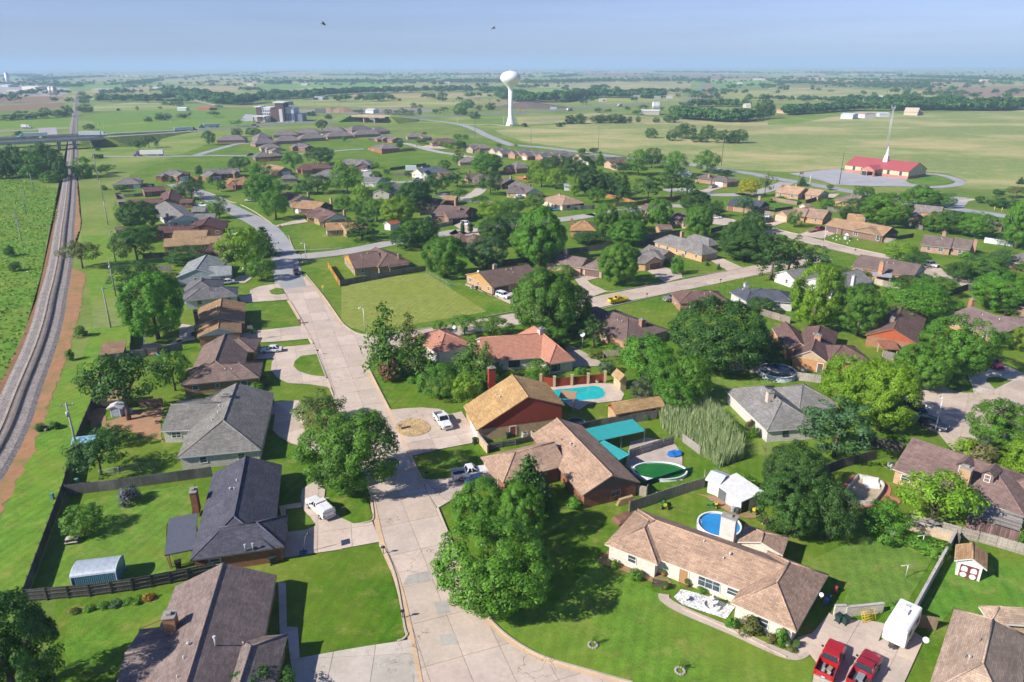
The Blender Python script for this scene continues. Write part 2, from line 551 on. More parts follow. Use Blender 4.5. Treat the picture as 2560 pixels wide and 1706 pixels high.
def resample(pts,step):
 d=[0.0]
 for a,b in zip(pts,pts[1:]):
  d.append(d[-1]+math.hypot(b[0]-a[0],b[1]-a[1]))
 n=max(1,round(d[-1]/step))
 out,j=[],0
 for k in range(n+1):
  s=d[-1]*k/n
  while j<len(d)-2 and d[j+1]<s:
   j+=1
  t=(s-d[j])/max(1e-6,d[j+1]-d[j])
  out.append((pts[j][0]+(pts[j+1][0]-pts[j][0])*t,pts[j][1]+(pts[j+1][1]-pts[j][1])*t))
 return out
def offset_line(pts,off):
 out=[]
 for i in range(len(pts)):
  a,b=pts[max(0,i-1)],pts[min(len(pts)-1,i+1)]
  dx,dy=b[0]-a[0],b[1]-a[1]
  l=math.hypot(dx,dy)or 1.0
  out.append((pts[i][0]-dy/l*off,pts[i][1]+dx/l*off))
 return out
def clip_cell(poly,o,ux,uy,a0,a1,b0,b1):
 q=[((p[0]-o[0])*ux[0]+(p[1]-o[1])*ux[1],(p[0]-o[0])*uy[0]+(p[1]-o[1])*uy[1])for p in poly]
 for ax,lim,sg in ((0,a0,1),(0,a1,-1),(1,b0,1),(1,b1,-1)):
  out=[]
  for i in range(len(q)):
   p,r=q[i],q[(i+1)%len(q)]
   ip,ir=sg*(p[ax]-lim)>=0,sg*(r[ax]-lim)>=0
   if ip:
    out.append(p)
   if ip!=ir:
    t=(lim-p[ax])/(r[ax]-p[ax])
    out.append((p[0]+(r[0]-p[0])*t,p[1]+(r[1]-p[1])*t))
  q=out
  if len(q)<3:
   return None
 return [(o[0]+a*ux[0]+b*uy[0],o[1]+a*ux[1]+b*uy[1])for a,b in q]
# ------------------------------------------------------------------ trees and shrubs
def leaf_quads(pts,nrm,size,rs):
 n=len(pts)
 nrm=nrm/(np.linalg.norm(nrm,axis=1,keepdims=True)+1e-9)
 ref=rs.normal(size=(n,3))
 u=np.cross(nrm,ref)
 u/=(np.linalg.norm(u,axis=1,keepdims=True)+1e-9)
 w=np.cross(nrm,u)
 s=(size*rs.uniform(0.6,1.35,(n,1)))
 a=s*rs.uniform(0.75,1.3,(n,1))
 bend=nrm*s*rs.uniform(-0.35,0.35,(n,1))
 v=np.stack([pts-u*a,pts-w*s*0.62+bend,pts+u*a,pts+w*s*0.62+bend],axis=1).reshape(-1,3)
 q=np.arange(n*4).reshape(n,4)
 return v,q
def crown_mesh(name,seed,lobes,per,leaf,cz=0.6,rz=0.42,rxy=0.5,lobe=(0.12,0.2),low=-0.55,irr=0.15,fill=0.22,squash=0.85):
 rs=np.random.RandomState(seed)
 P,N=[],[]
 k=0
 ph=rs.uniform(0,6.28,6)
 while k<lobes:
  d=rs.normal(size=3)
  d/=np.linalg.norm(d)
  if d[2]<low:
   continue
  az=math.atan2(d[1],d[0])
  wob=1+irr*(math.sin(2*az+ph[0])+math.sin(3*az+ph[1]+3*d[2]))*0.7+irr*rs.uniform(-0.6,0.6)
  inner=rs.uniform()<fill
  lr=rs.uniform(*lobe)
  t=rs.uniform(0.15,0.55)if inner else 1.0
  c=np.array([d[0]*(rxy-lr*0.8)*wob*t,d[1]*(rxy-lr*0.8)*wob*t,cz+d[2]*(rz-lr*0.7)*wob*t])
  m=int(per*(lr/lobe[1])**2*(0.5 if inner else 1.0))
  ld=rs.normal(size=(m,3))+d*0.45+np.array([0,0,0.25])
  ld/=np.linalg.norm(ld,axis=1,keepdims=True)
  rr=lr*rs.uniform(0.55,1.12,(m,1))**0.7
  pts=c+ld*rr*np.array([1,1,squash])
  P.append(pts)
  N.append(ld*0.8+d*0.3+np.array([0,0,.2])+rs.normal(size=(m,3))*0.24)
  k+=1
 v,q=leaf_quads(np.concatenate(P),np.concatenate(N),leaf,rs)
 v[:,2]=np.maximum(v[:,2],0.02)
 return np_mesh(name,v,q,"leaf")
def trunk_mesh(name,seed,r=0.035,top=0.55,limbs=6,spread=0.26,reach=0.72):
 rs=random.Random(seed)
 m=MB()
 lean=(rs.uniform(-.03,.03),rs.uniform(-.03,.03))
 m.tube([(0,0,-0.02),(lean[0]*.3,lean[1]*.3,top*0.3),(lean[0],lean[1],top)],[r*1.25,r,r*0.6],7)
 for i in range(limbs):
  a=i*6.283/max(1,limbs)+rs.uniform(-.4,.4)
  z0=top*rs.uniform(0.5,0.95)
  l=spread*rs.uniform(0.7,1.2)
  m.tube([(lean[0]*z0/top,lean[1]*z0/top,z0),(math.cos(a)*l*.5,math.sin(a)*l*.5,z0+(reach-z0)*.55),(math.cos(a)*l,math.sin(a)*l,reach*rs.uniform(.95,1.1))],[r*.5,r*.36,r*.14],5)
 return m.mesh(name,"bark")
def conifer_mesh(name,seed,tiers=15,base=0.12,leaf=0.035,per=46,droop=0.06,gaps=0.25,power=0.8):
 rs=np.random.RandomState(seed)
 P,N=[],[]
 for t in range(tiers):
  z=base+(0.97-base)*t/(tiers-1)
  L=0.5*(1-(t/tiers))**power+0.03
  nb=max(3,int(8*(1-t/tiers)+3))
  for b in range(nb):
   if rs.uniform()<gaps:
    continue
   a=6.283*(b+rs.uniform(-.4,.4))/nb+t*0.7
   l=L*rs.uniform(0.65,1.15)
   m=int(per*(l/0.5+0.15))
   s=rs.uniform(0.12,1,m)
   off=rs.normal(size=(m,3))*np.array([0.035,0.035,0.018])
   x=s*l
   pts=np.stack([np.cos(a)*x,np.sin(a)*x,z+0.03-droop*s**2+rs.uniform(-.01,.01,m)],axis=1)+off*(0.6+s[:,None])
   P.append(pts)
   N.append(np.tile([[np.cos(a)*0.5,np.sin(a)*0.5,0.9]],(m,1))+rs.normal(size=(m,3))*0.5)
 v,q=leaf_quads(np.concatenate(P),np.concatenate(N),leaf,rs)
 return np_mesh(name,v,q,"leaf")
TREE={}
def build_trees():
 T=TREE
 tr=[trunk_mesh("trunk",50+i,0.03,0.5,6)for i in range(3)]
 thin=[trunk_mesh("trunk",70+i,0.02,0.55,4,0.18)for i in range(2)]
 bare=[trunk_mesh("trunk",90+i,0.016,0.6,9,0.4,0.85)for i in range(2)]
 T['big']=[(crown_mesh("crown",100+i,210,260,0.012,lobe=(0.05,0.1),irr=0.1,low=-0.85,cz=.54,rz=.47),tr[i%3])for i in range(4)]
 T['broad']=[(crown_mesh("crown",200+i,115,140,0.0165,lobe=(0.065,0.13),irr=0.13,low=-0.85,cz=.55,rz=.46),tr[i%3])for i in range(6)]
 T['round']=[(crown_mesh("crown",300+i,60,90,0.026,cz=0.56,rz=0.44,lobe=(0.1,0.16),irr=0.07,low=-0.85),thin[i%2])for i in range(3)]
 T['spread']=[(crown_mesh("crown",400+i,80,90,0.021,cz=0.64,rz=0.36,lobe=(0.08,0.14),irr=0.26,low=-0.5),tr[i%3])for i in range(4)]
 T['oval']=[(crown_mesh("crown",500+i,80,90,0.022,cz=0.55,rz=0.45,lobe=(0.085,0.14),irr=0.12,low=-0.92),thin[i%2])for i in range(3)]
 T['dense']=[(crown_mesh("crown",600+i,80,110,0.022,cz=0.46,rz=0.52,lobe=(0.085,0.15),irr=0.14,low=-0.8),thin[i%2])for i in range(4)]
 T['pine']=[(crown_mesh("crown",700+i,90,85,0.02,cz=0.58,rz=0.44,lobe=(0.06,0.11),irr=0.24,low=-0.8,fill=0.35,squash=0.55),tr[i%3])for i in range(3)]
 T['cedar']=[(conifer_mesh("crown",800+i,13,0.1,0.026,60,0.05,0.32,0.7),thin[i%2])for i in range(2)]
 T['conifer']=[(conifer_mesh("crown",850+i,17,0.04,0.03,56,0.05,0.08,0.75),thin[i%2])for i in range(2)]
 T['column']=[(crown_mesh("crown",900,30,90,0.05,cz=0.52,rz=0.5,rxy=.5,lobe=(0.2,0.3),irr=0.05,low=-0.95,fill=.1),thin[0])]
 T['shrub']=[(crown_mesh("foliage",950+i,26,80,0.05,cz=0.42,rz=0.52,lobe=(0.16,0.27),irr=0.12,low=-0.6),thin[i%2])for i in range(4)]
 T['wisp']=[(crown_mesh("crown",980+i,30,46,0.03,cz=0.6,rz=0.4,lobe=(0.09,0.17),irr=0.25,low=-0.8,fill=0.4),bare[i%2])for i in range(2)]
 T['bare']=[(crown_mesh("crown",990,24,12,0.02,cz=0.6,rz=0.4,lobe=(0.1,0.18),irr=0.25),bare[0])]
 T['fardot']=[(crown_mesh("crown",1000+i,16,26,0.07,cz=0.5,rz=0.5,lobe=(0.16,0.28),irr=0.15,low=-0.8),thin[i%2])for i in range(4)]
build_trees()
KINDNAME={'cedar':'cedar_tree','conifer':'conifer_tree','pine':'pine_tree','column':'cypress_tree','shrub':'shrub','bare':'bare_tree'}
KINDCAT={'shrub':'shrub'}
def add_tree(kind,x,y,w,h,color,label,group=None,z=0.0):
 var=TREE[kind]
 r=random.Random(int(x*13+y*7))
 crown,trunk=var[r.randrange(len(var))]
 name=KINDNAME.get(kind,'tree')
 cat=KINDCAT.get(kind,'tree')
 rz=r.uniform(0,6.28)
 color=tuple(c*r.uniform(0.93,1.07)for c in color)
 w*=1.03 if kind=='big' else 1.15
 t=thing(name,label,cat,(x,y,z),rz,group)
 link('crown' if kind!='shrub' else 'foliage',crown,t,color,scale=(w,w,h))
 if trunk is not None:
  link('trunk',trunk,t,(0.13,0.1,0.075)if kind!='bare' else (0.22,0.19,0.16),scale=(h,h,h))
 return t
 # ------------------------------------------------------------------ houses
WIN={}
def window_meshes(w,h,kind='w'):
 key=(round(w,1),round(h,1),kind)
 if key not in WIN:
  w,h=key[0],key[1]
  f=MB()
  t=0.09
  f.box((0,0.03,-h/2+t/2),(w,0.12,t))
  f.box((0,0.03,h/2-t/2),(w,0.12,t))
  f.box((-w/2+t/2,0.03,0),(t,0.118,h-2*t))
  f.box((w/2-t/2,0.03,0),(t,0.118,h-2*t))
  f.box((0,0.025,0),(w-2*t,0.08,0.05))
  if w>1.5:
   nb=2 if w>2.2 else 1
   for i in range(nb):
    f.box((-w/2+w*(i+1)/(nb+1),0.026,0),(0.06,0.09,h-2*t))
  p=MB()
  p.box((0,0.012,0),(w-2*t,0.03,h-2*t))
  WIN[key]=(f.mesh("window","paint"),p.mesh("pane","glass"))
 return WIN[key]
def door_mesh(w,h,kind):
 key=(round(w,1),round(h,1),kind)
 if key not in WIN:
  m=MB()
  m.box((0,0.02,0),(w,0.09,h))
  if kind=='g':
   for r in range(4):
    z=-h/2+h*(r+0.5)/4
    n=max(2,int(w/1.1))
    for c in range(n):
     m.box((-w/2+w*(c+.5)/n,0.07,z),(w/n-0.12,0.03,h/4-0.12))
  else :
   m.box((0,0.07,h*0.22),(w*0.7,0.03,h*0.4))
   m.box((0,0.07,-h*0.25),(w*0.7,0.03,h*0.35))
  f=MB()
  f.box((-w/2-.06,0.03,0.05),(0.12,0.13,h+.1))
  f.box((w/2+.06,0.03,0.05),(0.12,0.13,h+.1))
  f.box((0,0.03,h/2+.06),(w,0.13,0.12))
  WIN[key]=(m.mesh("door","paint"),f.mesh("door_frame","paint"))
 return WIN[key]
class Wing:
 def __init__(self,o,ux,L,D,axis,ends,z,rise,z2=None,fr=0.5,ov=0.45,i=0):
  self.o=(o[0]+0.004*i,o[1]+0.006*i)
  self.ux=ux
  self.uy=(-ux[1],ux[0])
  self.L,self.D,self.axis,self.ends=L,D,axis,ends
  self.z,self.z2,self.rise,self.fr=z+0.013*i,(z if z2 is None else z2)+0.013*i,rise,fr
  self.ov=ov+0.017*i
  self.i=i
 def P(self,a,b):
  return (self.o[0]+self.ux[0]*a+self.uy[0]*b,self.o[1]+self.ux[1]*a+self.uy[1]*b)
 def rp(self,r,s):
  return self.P(r,s)if self.axis=='x' else self.P(s,r)
 def dims(self):
  return (self.L,self.D)if self.axis=='x' else (self.D,self.L)
 def height(self,s):
  RL,W=self.dims()
  zr=max(self.z,self.z2)+self.rise
  k=self.fr*W
  return self.z+(zr-self.z)*s/k if s<=k else self.z2+(zr-self.z2)*(W-s)/(W-k)
 def contains(self,p,m=0.0):
  dx,dy=p[0]-self.o[0],p[1]-self.o[1]
  a=dx*self.ux[0]+dy*self.ux[1]
  b=dx*self.uy[0]+dy*self.uy[1]
  v=self.ov+m
  return v<a<self.L-v and v<b<self.D-v
 def roof(self,base,parent,color,mat,trim,cap=True,th=0.2):
  RL,W=self.dims()
  m=MB()
  loc=lambda r,s,z:(self.rp(r,s)[0]-base[0],self.rp(r,s)[1]-base[1],z)
  if self.ends=='s':
   E=[(0,0,self.z),(RL,0,self.z),(RL,W,self.z+self.rise),(0,W,self.z+self.rise)]
   top=[(0,1,2,3)]
   bd=[0,1,2,3]
   ridge=[]
  else :
   zr=max(self.z,self.z2)+self.rise
   k=self.fr*W
   hh=min(W*0.5,RL*0.49)
   h0=hh if self.ends[0]=='h' else 0.0
   h1=hh if self.ends[1]=='h' else 0.0
   if h0+h1>RL*0.98:
    h0=h1=RL*0.49
   E=[(0,0,self.z),(RL,0,self.z),(RL,W,self.z2),(0,W,self.z2),(h0,k,zr),(RL-h1,k,zr)]
   top=[(0,1,5,4),(2,3,4,5)]
   if h0:
    top.append((3,0,4))
   if h1:
    top.append((1,2,5))
   bd=[0,1]+([]if h1 else [5])+[2,3]+([]if h0 else [4])
   ridge=[(4,5)]+([(0,4),(3,4)]if h0 else [])+([(1,5),(2,5)]if h1 else [])
  n=len(E)
  vs=[loc(*e)for e in E]+[loc(e[0],e[1],e[2]-th)for e in E]
  fs=[f for f in top]+[tuple(n+q for q in reversed(f))for f in top]
  mi=[0]*len(top)+[1]*len(top)
  for a,b in zip(bd,bd[1:]+bd[:1]):
   fs.append((a,n+a,n+b,b))
   mi.append(1)
  if self.axis=='y':
   fs=[tuple(reversed(f))for f in fs]
  m.solid(vs,fs,mi)
  o=m.obj('roof',[mat,'paint'],parent,color,uv=True)
  o.data.materials[1]=trim_mat(trim)
  if cap and ridge:
   c=MB()
   for a,b in ridge:
    pa,pb=Vector(vs[a]),Vector(vs[b])
    d=(pb-pa)
    if d.length<0.5:
     continue
    c.tube([pa+Vector((0,0,.0)),pb+Vector((0,0,.0))],0.11,6)
   if c.f:
    c.obj('ridge_cap','shingle',parent,tuple(min(1,q*1.12)for q in color),uv=True)
  return o
 def walls(self,base,parent,color,mat,z0=-0.2):
  RL,W=self.dims()
  v=self.ov
  m=MB()
  loc=lambda r,s,z:(self.rp(r,s)[0]-base[0],self.rp(r,s)[1]-base[1],z)
  th=0.2
  if self.ends=='s':
   f=lambda s:self.z+self.rise*s/W-th
   q=[(v,v),(RL-v,v),(RL-v,W-v),(v,W-v)]
   vs=[loc(a,b,z0)for a,b in q]+[loc(a,b,f(b))for a,b in q]
   fs=[(0,1,5,4),(1,2,6,5),(2,3,7,6),(3,0,4,7)]
  else :
   r0=v if self.ends[0]=='h' else 0.3
   r1=v if self.ends[1]=='h' else 0.3
   ht0,ht1=self.height(v)-th,self.height(W-v)-th
   q=[(r0,v,ht0),(RL-r1,v,ht0),(RL-r1,W-v,ht1),(r0,W-v,ht1)]
   if self.ends[0]=='h' or self.ends[1]=='h':
    pass
   vs=[loc(a,b,z0)for a,b,z in q]+[loc(*e)for e in q]
   fs=[(0,1,5,4),(2,3,7,6)]
   k=self.fr*W
   zr=max(self.z,self.z2)+self.rise-th
   if self.ends[0]=='g':
    vs.append(loc(r0,k,zr))
    fs.append((3,0,4,len(vs)-1,7))
   else :
    fs.append((3,0,4,7))
   if self.ends[1]=='g':
    vs.append(loc(RL-r1,k,zr))
    fs.append((1,2,6,len(vs)-1,5))
   else :
    fs.append((1,2,6,5))
  if self.axis=='y':
   fs=[tuple(reversed(f))for f in fs]
  m.solid(vs,fs,0)
  return m.obj('wall',mat,parent,color,uv=True)
 def gable(self,end,base,parent,color,mat,zmin=None):
  RL,W=self.dims()
  v=self.ov-0.02
  zr=max(self.z,self.z2)+self.rise-0.2
  k=self.fr*W
  r=0.3 if end==0 else RL-0.3
  sg=-1 if end==0 else 1
  zb=zmin if zmin is not None else min(self.height(v),self.height(W-v))-0.22
  q=[(v,max(zb,self.height(v)-0.22)if zmin is None else zb),(W-v,max(zb,self.height(W-v)-.22)if zmin is None else zb)]
  prof=[(v,zb),(W-v,zb),(W-v,max(zb+.01,self.height(W-v)-.21)),(k,zr),(v,max(zb+.01,self.height(v)-.21))]
  loc=lambda rr,s,z:(self.rp(rr,s)[0]-base[0],self.rp(rr,s)[1]-base[1],z)
  vs=[loc(r,s,z)for s,z in prof]+[loc(r+sg*0.035,s,z)for s,z in prof]
  n=len(prof)
  fs=[tuple(range(n,2*n)),tuple(range(n-1,-1,-1))]+[(i,(i+1)%n,n+(i+1)%n,n+i)for i in range(n)]
  m=MB()
  m.solid(vs,fs,0)
  me=m.mesh('gable',mat,True)
  import bmesh
  bm=bmesh.new()
  bm.from_mesh(me)
  bmesh.ops.recalc_face_normals(bm,faces=bm.faces)
  bm.to_mesh(me)
  bm.free()
  return link('gable',me,parent,color)
 def sides(self):
  RL,W=self.dims()
  v=self.ov
  g0=v if (self.ends=='s' or self.ends[0]=='h')else 0.3
  g1=v if (self.ends=='s' or self.ends[-1]=='h')else 0.3
  if self.axis=='x':
   c=[self.P(g0,v),self.P(RL-g1,v),self.P(RL-g1,W-v),self.P(g0,W-v)]
  else :
   c=[self.P(v,g0),self.P(W-v,g0),self.P(W-v,RL-g1),self.P(v,RL-g1)]
  out=[]
  for i in range(4):
   p,q=c[i],c[(i+1)%4]
   dx,dy=q[0]-p[0],q[1]-p[1]
   l=math.hypot(dx,dy)or 1
   out.append((p,q,(dy/l,-dx/l)))
  return out
_TRIM={}
def trim_mat(col):
 key=tuple(round(c,2)for c in col)
 if key not in _TRIM:
  nm="trim_paint_%d"%len(_TRIM)
  nt,b,o,oc,orr,P,UV,OB=new_mat(nm)
  finish(nt,b,(key[0],key[1],key[2],1),0.6,0.3)
  _TRIM[key]=MATS[nm]
 return _TRIM[key]
def put_opening(base,root,wings,kind,x,y,w,h,zc,color,fixed=None):
 best=None
 for wg in wings:
  if wg.ends=='open':
   continue
  for p,q,n in wg.sides():
   mx,my=(p[0]+q[0])/2,(p[1]+q[1])/2
   if -(mx*n[0]+my*n[1])<0:
    continue
   dx,dy=q[0]-p[0],q[1]-p[1]
   l=math.hypot(dx,dy)
   if l<w*0.8:
    continue
   t=((x-p[0])*dx+(y-p[1])*dy)/(l*l)
   t=min(max(t,(w/2+.1)/l),1-(w/2+.1)/l)
   fx,fy=p[0]+dx*t,p[1]+dy*t
   if any(o is not wg and o.contains((fx+n[0]*.05,fy+n[1]*.05),-0.3)for o in wings):
    continue
   d=math.hypot(fx-x,fy-y)
   if best is None or d<best[0]:
    best=(d,fx,fy,n)
 if best is None or best[0]>6:
  return
 _,fx,fy,n=best
 ang=math.atan2(n[1],n[0])-math.pi/2
 l=(fx-base[0],fy-base[1],zc)
 if kind in 'wu':
  f,p=window_meshes(w,h)
  o=link('window',f,root,color,l,ang)
  link('pane',p,o,(0.05,0.065,0.08))
 else :
  d,f=door_mesh(w,h,kind)
  o=link('garage_door' if kind=='g' else 'door',d,root,color,l,ang)
  link('door_frame',f,o,(0.7,0.68,0.63))
def box_on(parent,name,mat,color,x,y,z0,z1,w,d,rz=0.0,base=(0,0)):
 return MB().box((0,0,0),(w,d,z1-z0)).obj(name,mat,parent,color,uv=True,loc=(x-base[0],y-base[1],(z0+z1)/2),rz=rz)
def build_house(H):
 wings=[Wing(*wd['g'],i=i,**{k:wd[k]for k in ('z2','fr','ov')if k in wd})for i,wd in enumerate(H['wings'])]
 b=wings[0].P(wings[0].L/2,wings[0].D/2)
 root=thing(H.get('name','house'),H['label'],H.get('cat','house'),(b[0],b[1],0),0,H.get('group'))
 rmat=H.get('rmat','shingle')
 for i,(wg,wd)in enumerate(zip(wings,H['wings'])):
  rc=wd.get('rc',H['roof'])
  wg.roof(b,root,rc,wd.get('rmat',rmat),H.get('trim',(0.5,0.45,0.38)),cap=H.get('cap',True),th=0.2)
  if wd.get('open'):
   RL,W=wg.dims()
   for e,colr,zmin in wd.get('gab',[]):
    wg.gable(e,b,root,colr,'brick',zmin)
   for r_,s_ in ((0.4,0.4),(RL-0.4,0.4),(0.4,W-0.4),(RL-.4,W-.4)):
    p=wg.rp(r_,s_)
    if any(o is not wg and o.contains(p)for o in wings):
     continue
    zt=(wg.z+wg.rise*s_/W if wg.ends=='s' else wg.height(s_))-0.2
    if wg.ends!='s' and ('h' in wg.ends):
     zt=wg.z-0.1
    box_on(root,'post','paint',wd.get('pc',(0.5,0.42,0.33)),p[0],p[1],-0.1,zt,wd.get('pw',.16),wd.get('pw',.16),base=b)
   continue
  wg.walls(b,root,wd.get('wc',H['wall']),wd.get('wmat',H.get('wmat','brick')))
  for e,colr,zmin in wd.get('gab',[]):
   wg.gable(e,b,root,colr,'siding',zmin)
 for (x,y,z1,w,d,colr)in H.get('chim',[]):
  rz=math.atan2(wings[0].ux[1],wings[0].ux[0])
  c=box_on(root,'chimney','brick',colr,x,y,0.5,z1,w,d,rz,base=b)
  MB().box((0,0,0.06),(w+.18,d+.18,0.12)).box((0,0,0.25),(w*.4,d*.4,0.3)).obj('chimney_cap','concrete',c,(0.3,0.28,0.26),loc=(0,0,(z1-.5)/2))
 r=random.Random(int(b[0]*5+b[1]))
 for (x,y,z,hgt,colr)in H.get('vents',[]):
  MB().cyl((0,0,-0.3),0.09,hgt+.3,8).cyl((0,0,hgt),0.16,0.12,8).obj('roof_vent','metal',root,colr,loc=(x-b[0],y-b[1],z))
 if H.get('autovent',3):
  for k in range(H.get('autovent',3)):
   wg=wings[0]
   RL,W=wg.dims()
   if wg.ends=='s' or RL<5:
    continue
   rr,ss=RL*r.uniform(.3,.7),W*r.uniform(.3,.45)
   p=wg.rp(rr,ss)
   m=MB()
   m.cyl((0,0,-0.25),0.07,0.62,7)
   if k%2:
    m.cyl((0,0,0.3),0.2,0.12,8,r2=.12)
   m.obj('roof_vent','metal',root,r.choice([(0.6,0.6,0.6),(0.2,0.17,0.15),(0.75,0.75,0.72)]),loc=(p[0]-b[0],p[1]-b[1],wg.height(ss)))
 tc=H.get('wtrim',(0.72,0.7,0.66))
 for kind,x,y,w,h,*colr in H.get('open',[]):
  put_opening(b,root,wings,kind,x,y,w,h,dict(g=1.06,d=1.05,w=1.5,u=2.6)[kind],colr[0]if colr else tc)
 if H.get('auto',True):
  taken=[(q[1],q[2])for q in H.get('open',[])]
  for wg,wd in zip(wings,H['wings']):
   if wd.get('open'):
    continue
   for p,q,n in wg.sides():
    mx,my=(p[0]+q[0])/2,(p[1]+q[1])/2
    if -(mx*n[0]+my*n[1])<0.05*math.hypot(mx,my):
     continue
    l=math.hypot(q[0]-p[0],q[1]-p[1])
    k=int(l/4.2)
    for j in range(k):
     t=(j+.5+r.uniform(-.12,.12))/k
     fx,fy=p[0]+(q[0]-p[0])*t,p[1]+(q[1]-p[1])*t
     if any(o is not wg and o.contains((fx,fy),-0.8)for o in wings):
      continue
     if any(math.hypot(fx-a,fy-c)<3.4 for a,c in taken):
      continue
     taken.append((fx,fy))
     w=r.choice([1.0,1.2,1.6])
     f,pn=window_meshes(w,1.2)
     ang=math.atan2(n[1],n[0])-math.pi/2
     o=link('window',f,root,tc,(fx-b[0],fy-b[1],1.45),ang)
     link('pane',pn,o,(0.05,0.065,0.08))
 return root
 # ------------------------------------------------------------------ vehicles
def hull(m,secs,mi=0):
 ring=8
 vs=[]
 for x,zb,zt,wb,wt in secs:
  zm=zb+(zt-zb)*0.55
  r=min(0.1,(zt-zb)*.3)
  vs+=[(x,-wb+.06,zb),(x,wb-.06,zb),(x,wb,zb+.1),(x,wb,zm),(x,wt,zt-r),(x,wt-r*1.4,zt),(x,-wt+r*1.4,zt),(x,-wt,zt-r)]
  vs+=[]
 out=[]
 for k,(x,zb,zt,wb,wt)in enumerate(secs):
  s=vs[k*8:(k+1)*8]
  zm=zb+(zt-zb)*0.55
  out+=s+[(x,-wb,zm),(x,-wb,zb+.1)]
 n=10
 fs=[]
 for k in range(len(secs)-1):
  for i in range(n):
   fs.append((k*n+i,k*n+(i+1)%n,(k+1)*n+(i+1)%n,(k+1)*n+i))
 fs.append(tuple(range(n-1,-1,-1)))
 fs.append(tuple((len(secs)-1)*n+i for i in range(n)))
 fs=[tuple(reversed(f))for f in fs]
 i0=len(m.f)
 m.solid(out,fs,mi)
 return m
def frustum(m,bx0,bx1,tx0,tx1,zb,zt,wb,wt,mi=0):
 vs=[(bx0,-wb,zb),(bx1,-wb,zb),(bx1,wb,zb),(bx0,wb,zb),(tx0,-wt,zt),(tx1,-wt,zt),(tx1,wt,zt),(tx0,wt,zt)]
 m.solid(vs,[(0,3,2,1),(4,5,6,7),(0,1,5,4),(1,2,6,5),(2,3,7,6),(3,0,4,7)],mi)
 return vs
VEH={}
def wheel_meshes(r,w):
 key=('wheel',r,w)
 if key not in VEH:
  def ringm(rad,ww,n=18):
   m=MB()
   vs=[]
   for y,q in ((-ww/2,rad*.86),(-ww/2+.04,rad),(ww/2-.04,rad),(ww/2,rad*.86)):
    vs+=[(q*math.cos(6.2832*i/n),y,q*math.sin(6.2832*i/n))for i in range(n)]
   fs=[]
   for k in range(3):
    fs+=[(k*n+i,(k+1)*n+i,(k+1)*n+(i+1)%n,k*n+(i+1)%n)for i in range(n)]
   fs+=[tuple(range(n)),tuple(reversed(range(3*n,4*n)))]
   m.solid(vs,fs,0)
   return m
  VEH[key]=(ringm(r,w).mesh("tyre","rubber"),ringm(r*.6,w+.03,10).mesh("rim","metal"))
 return VEH[key]
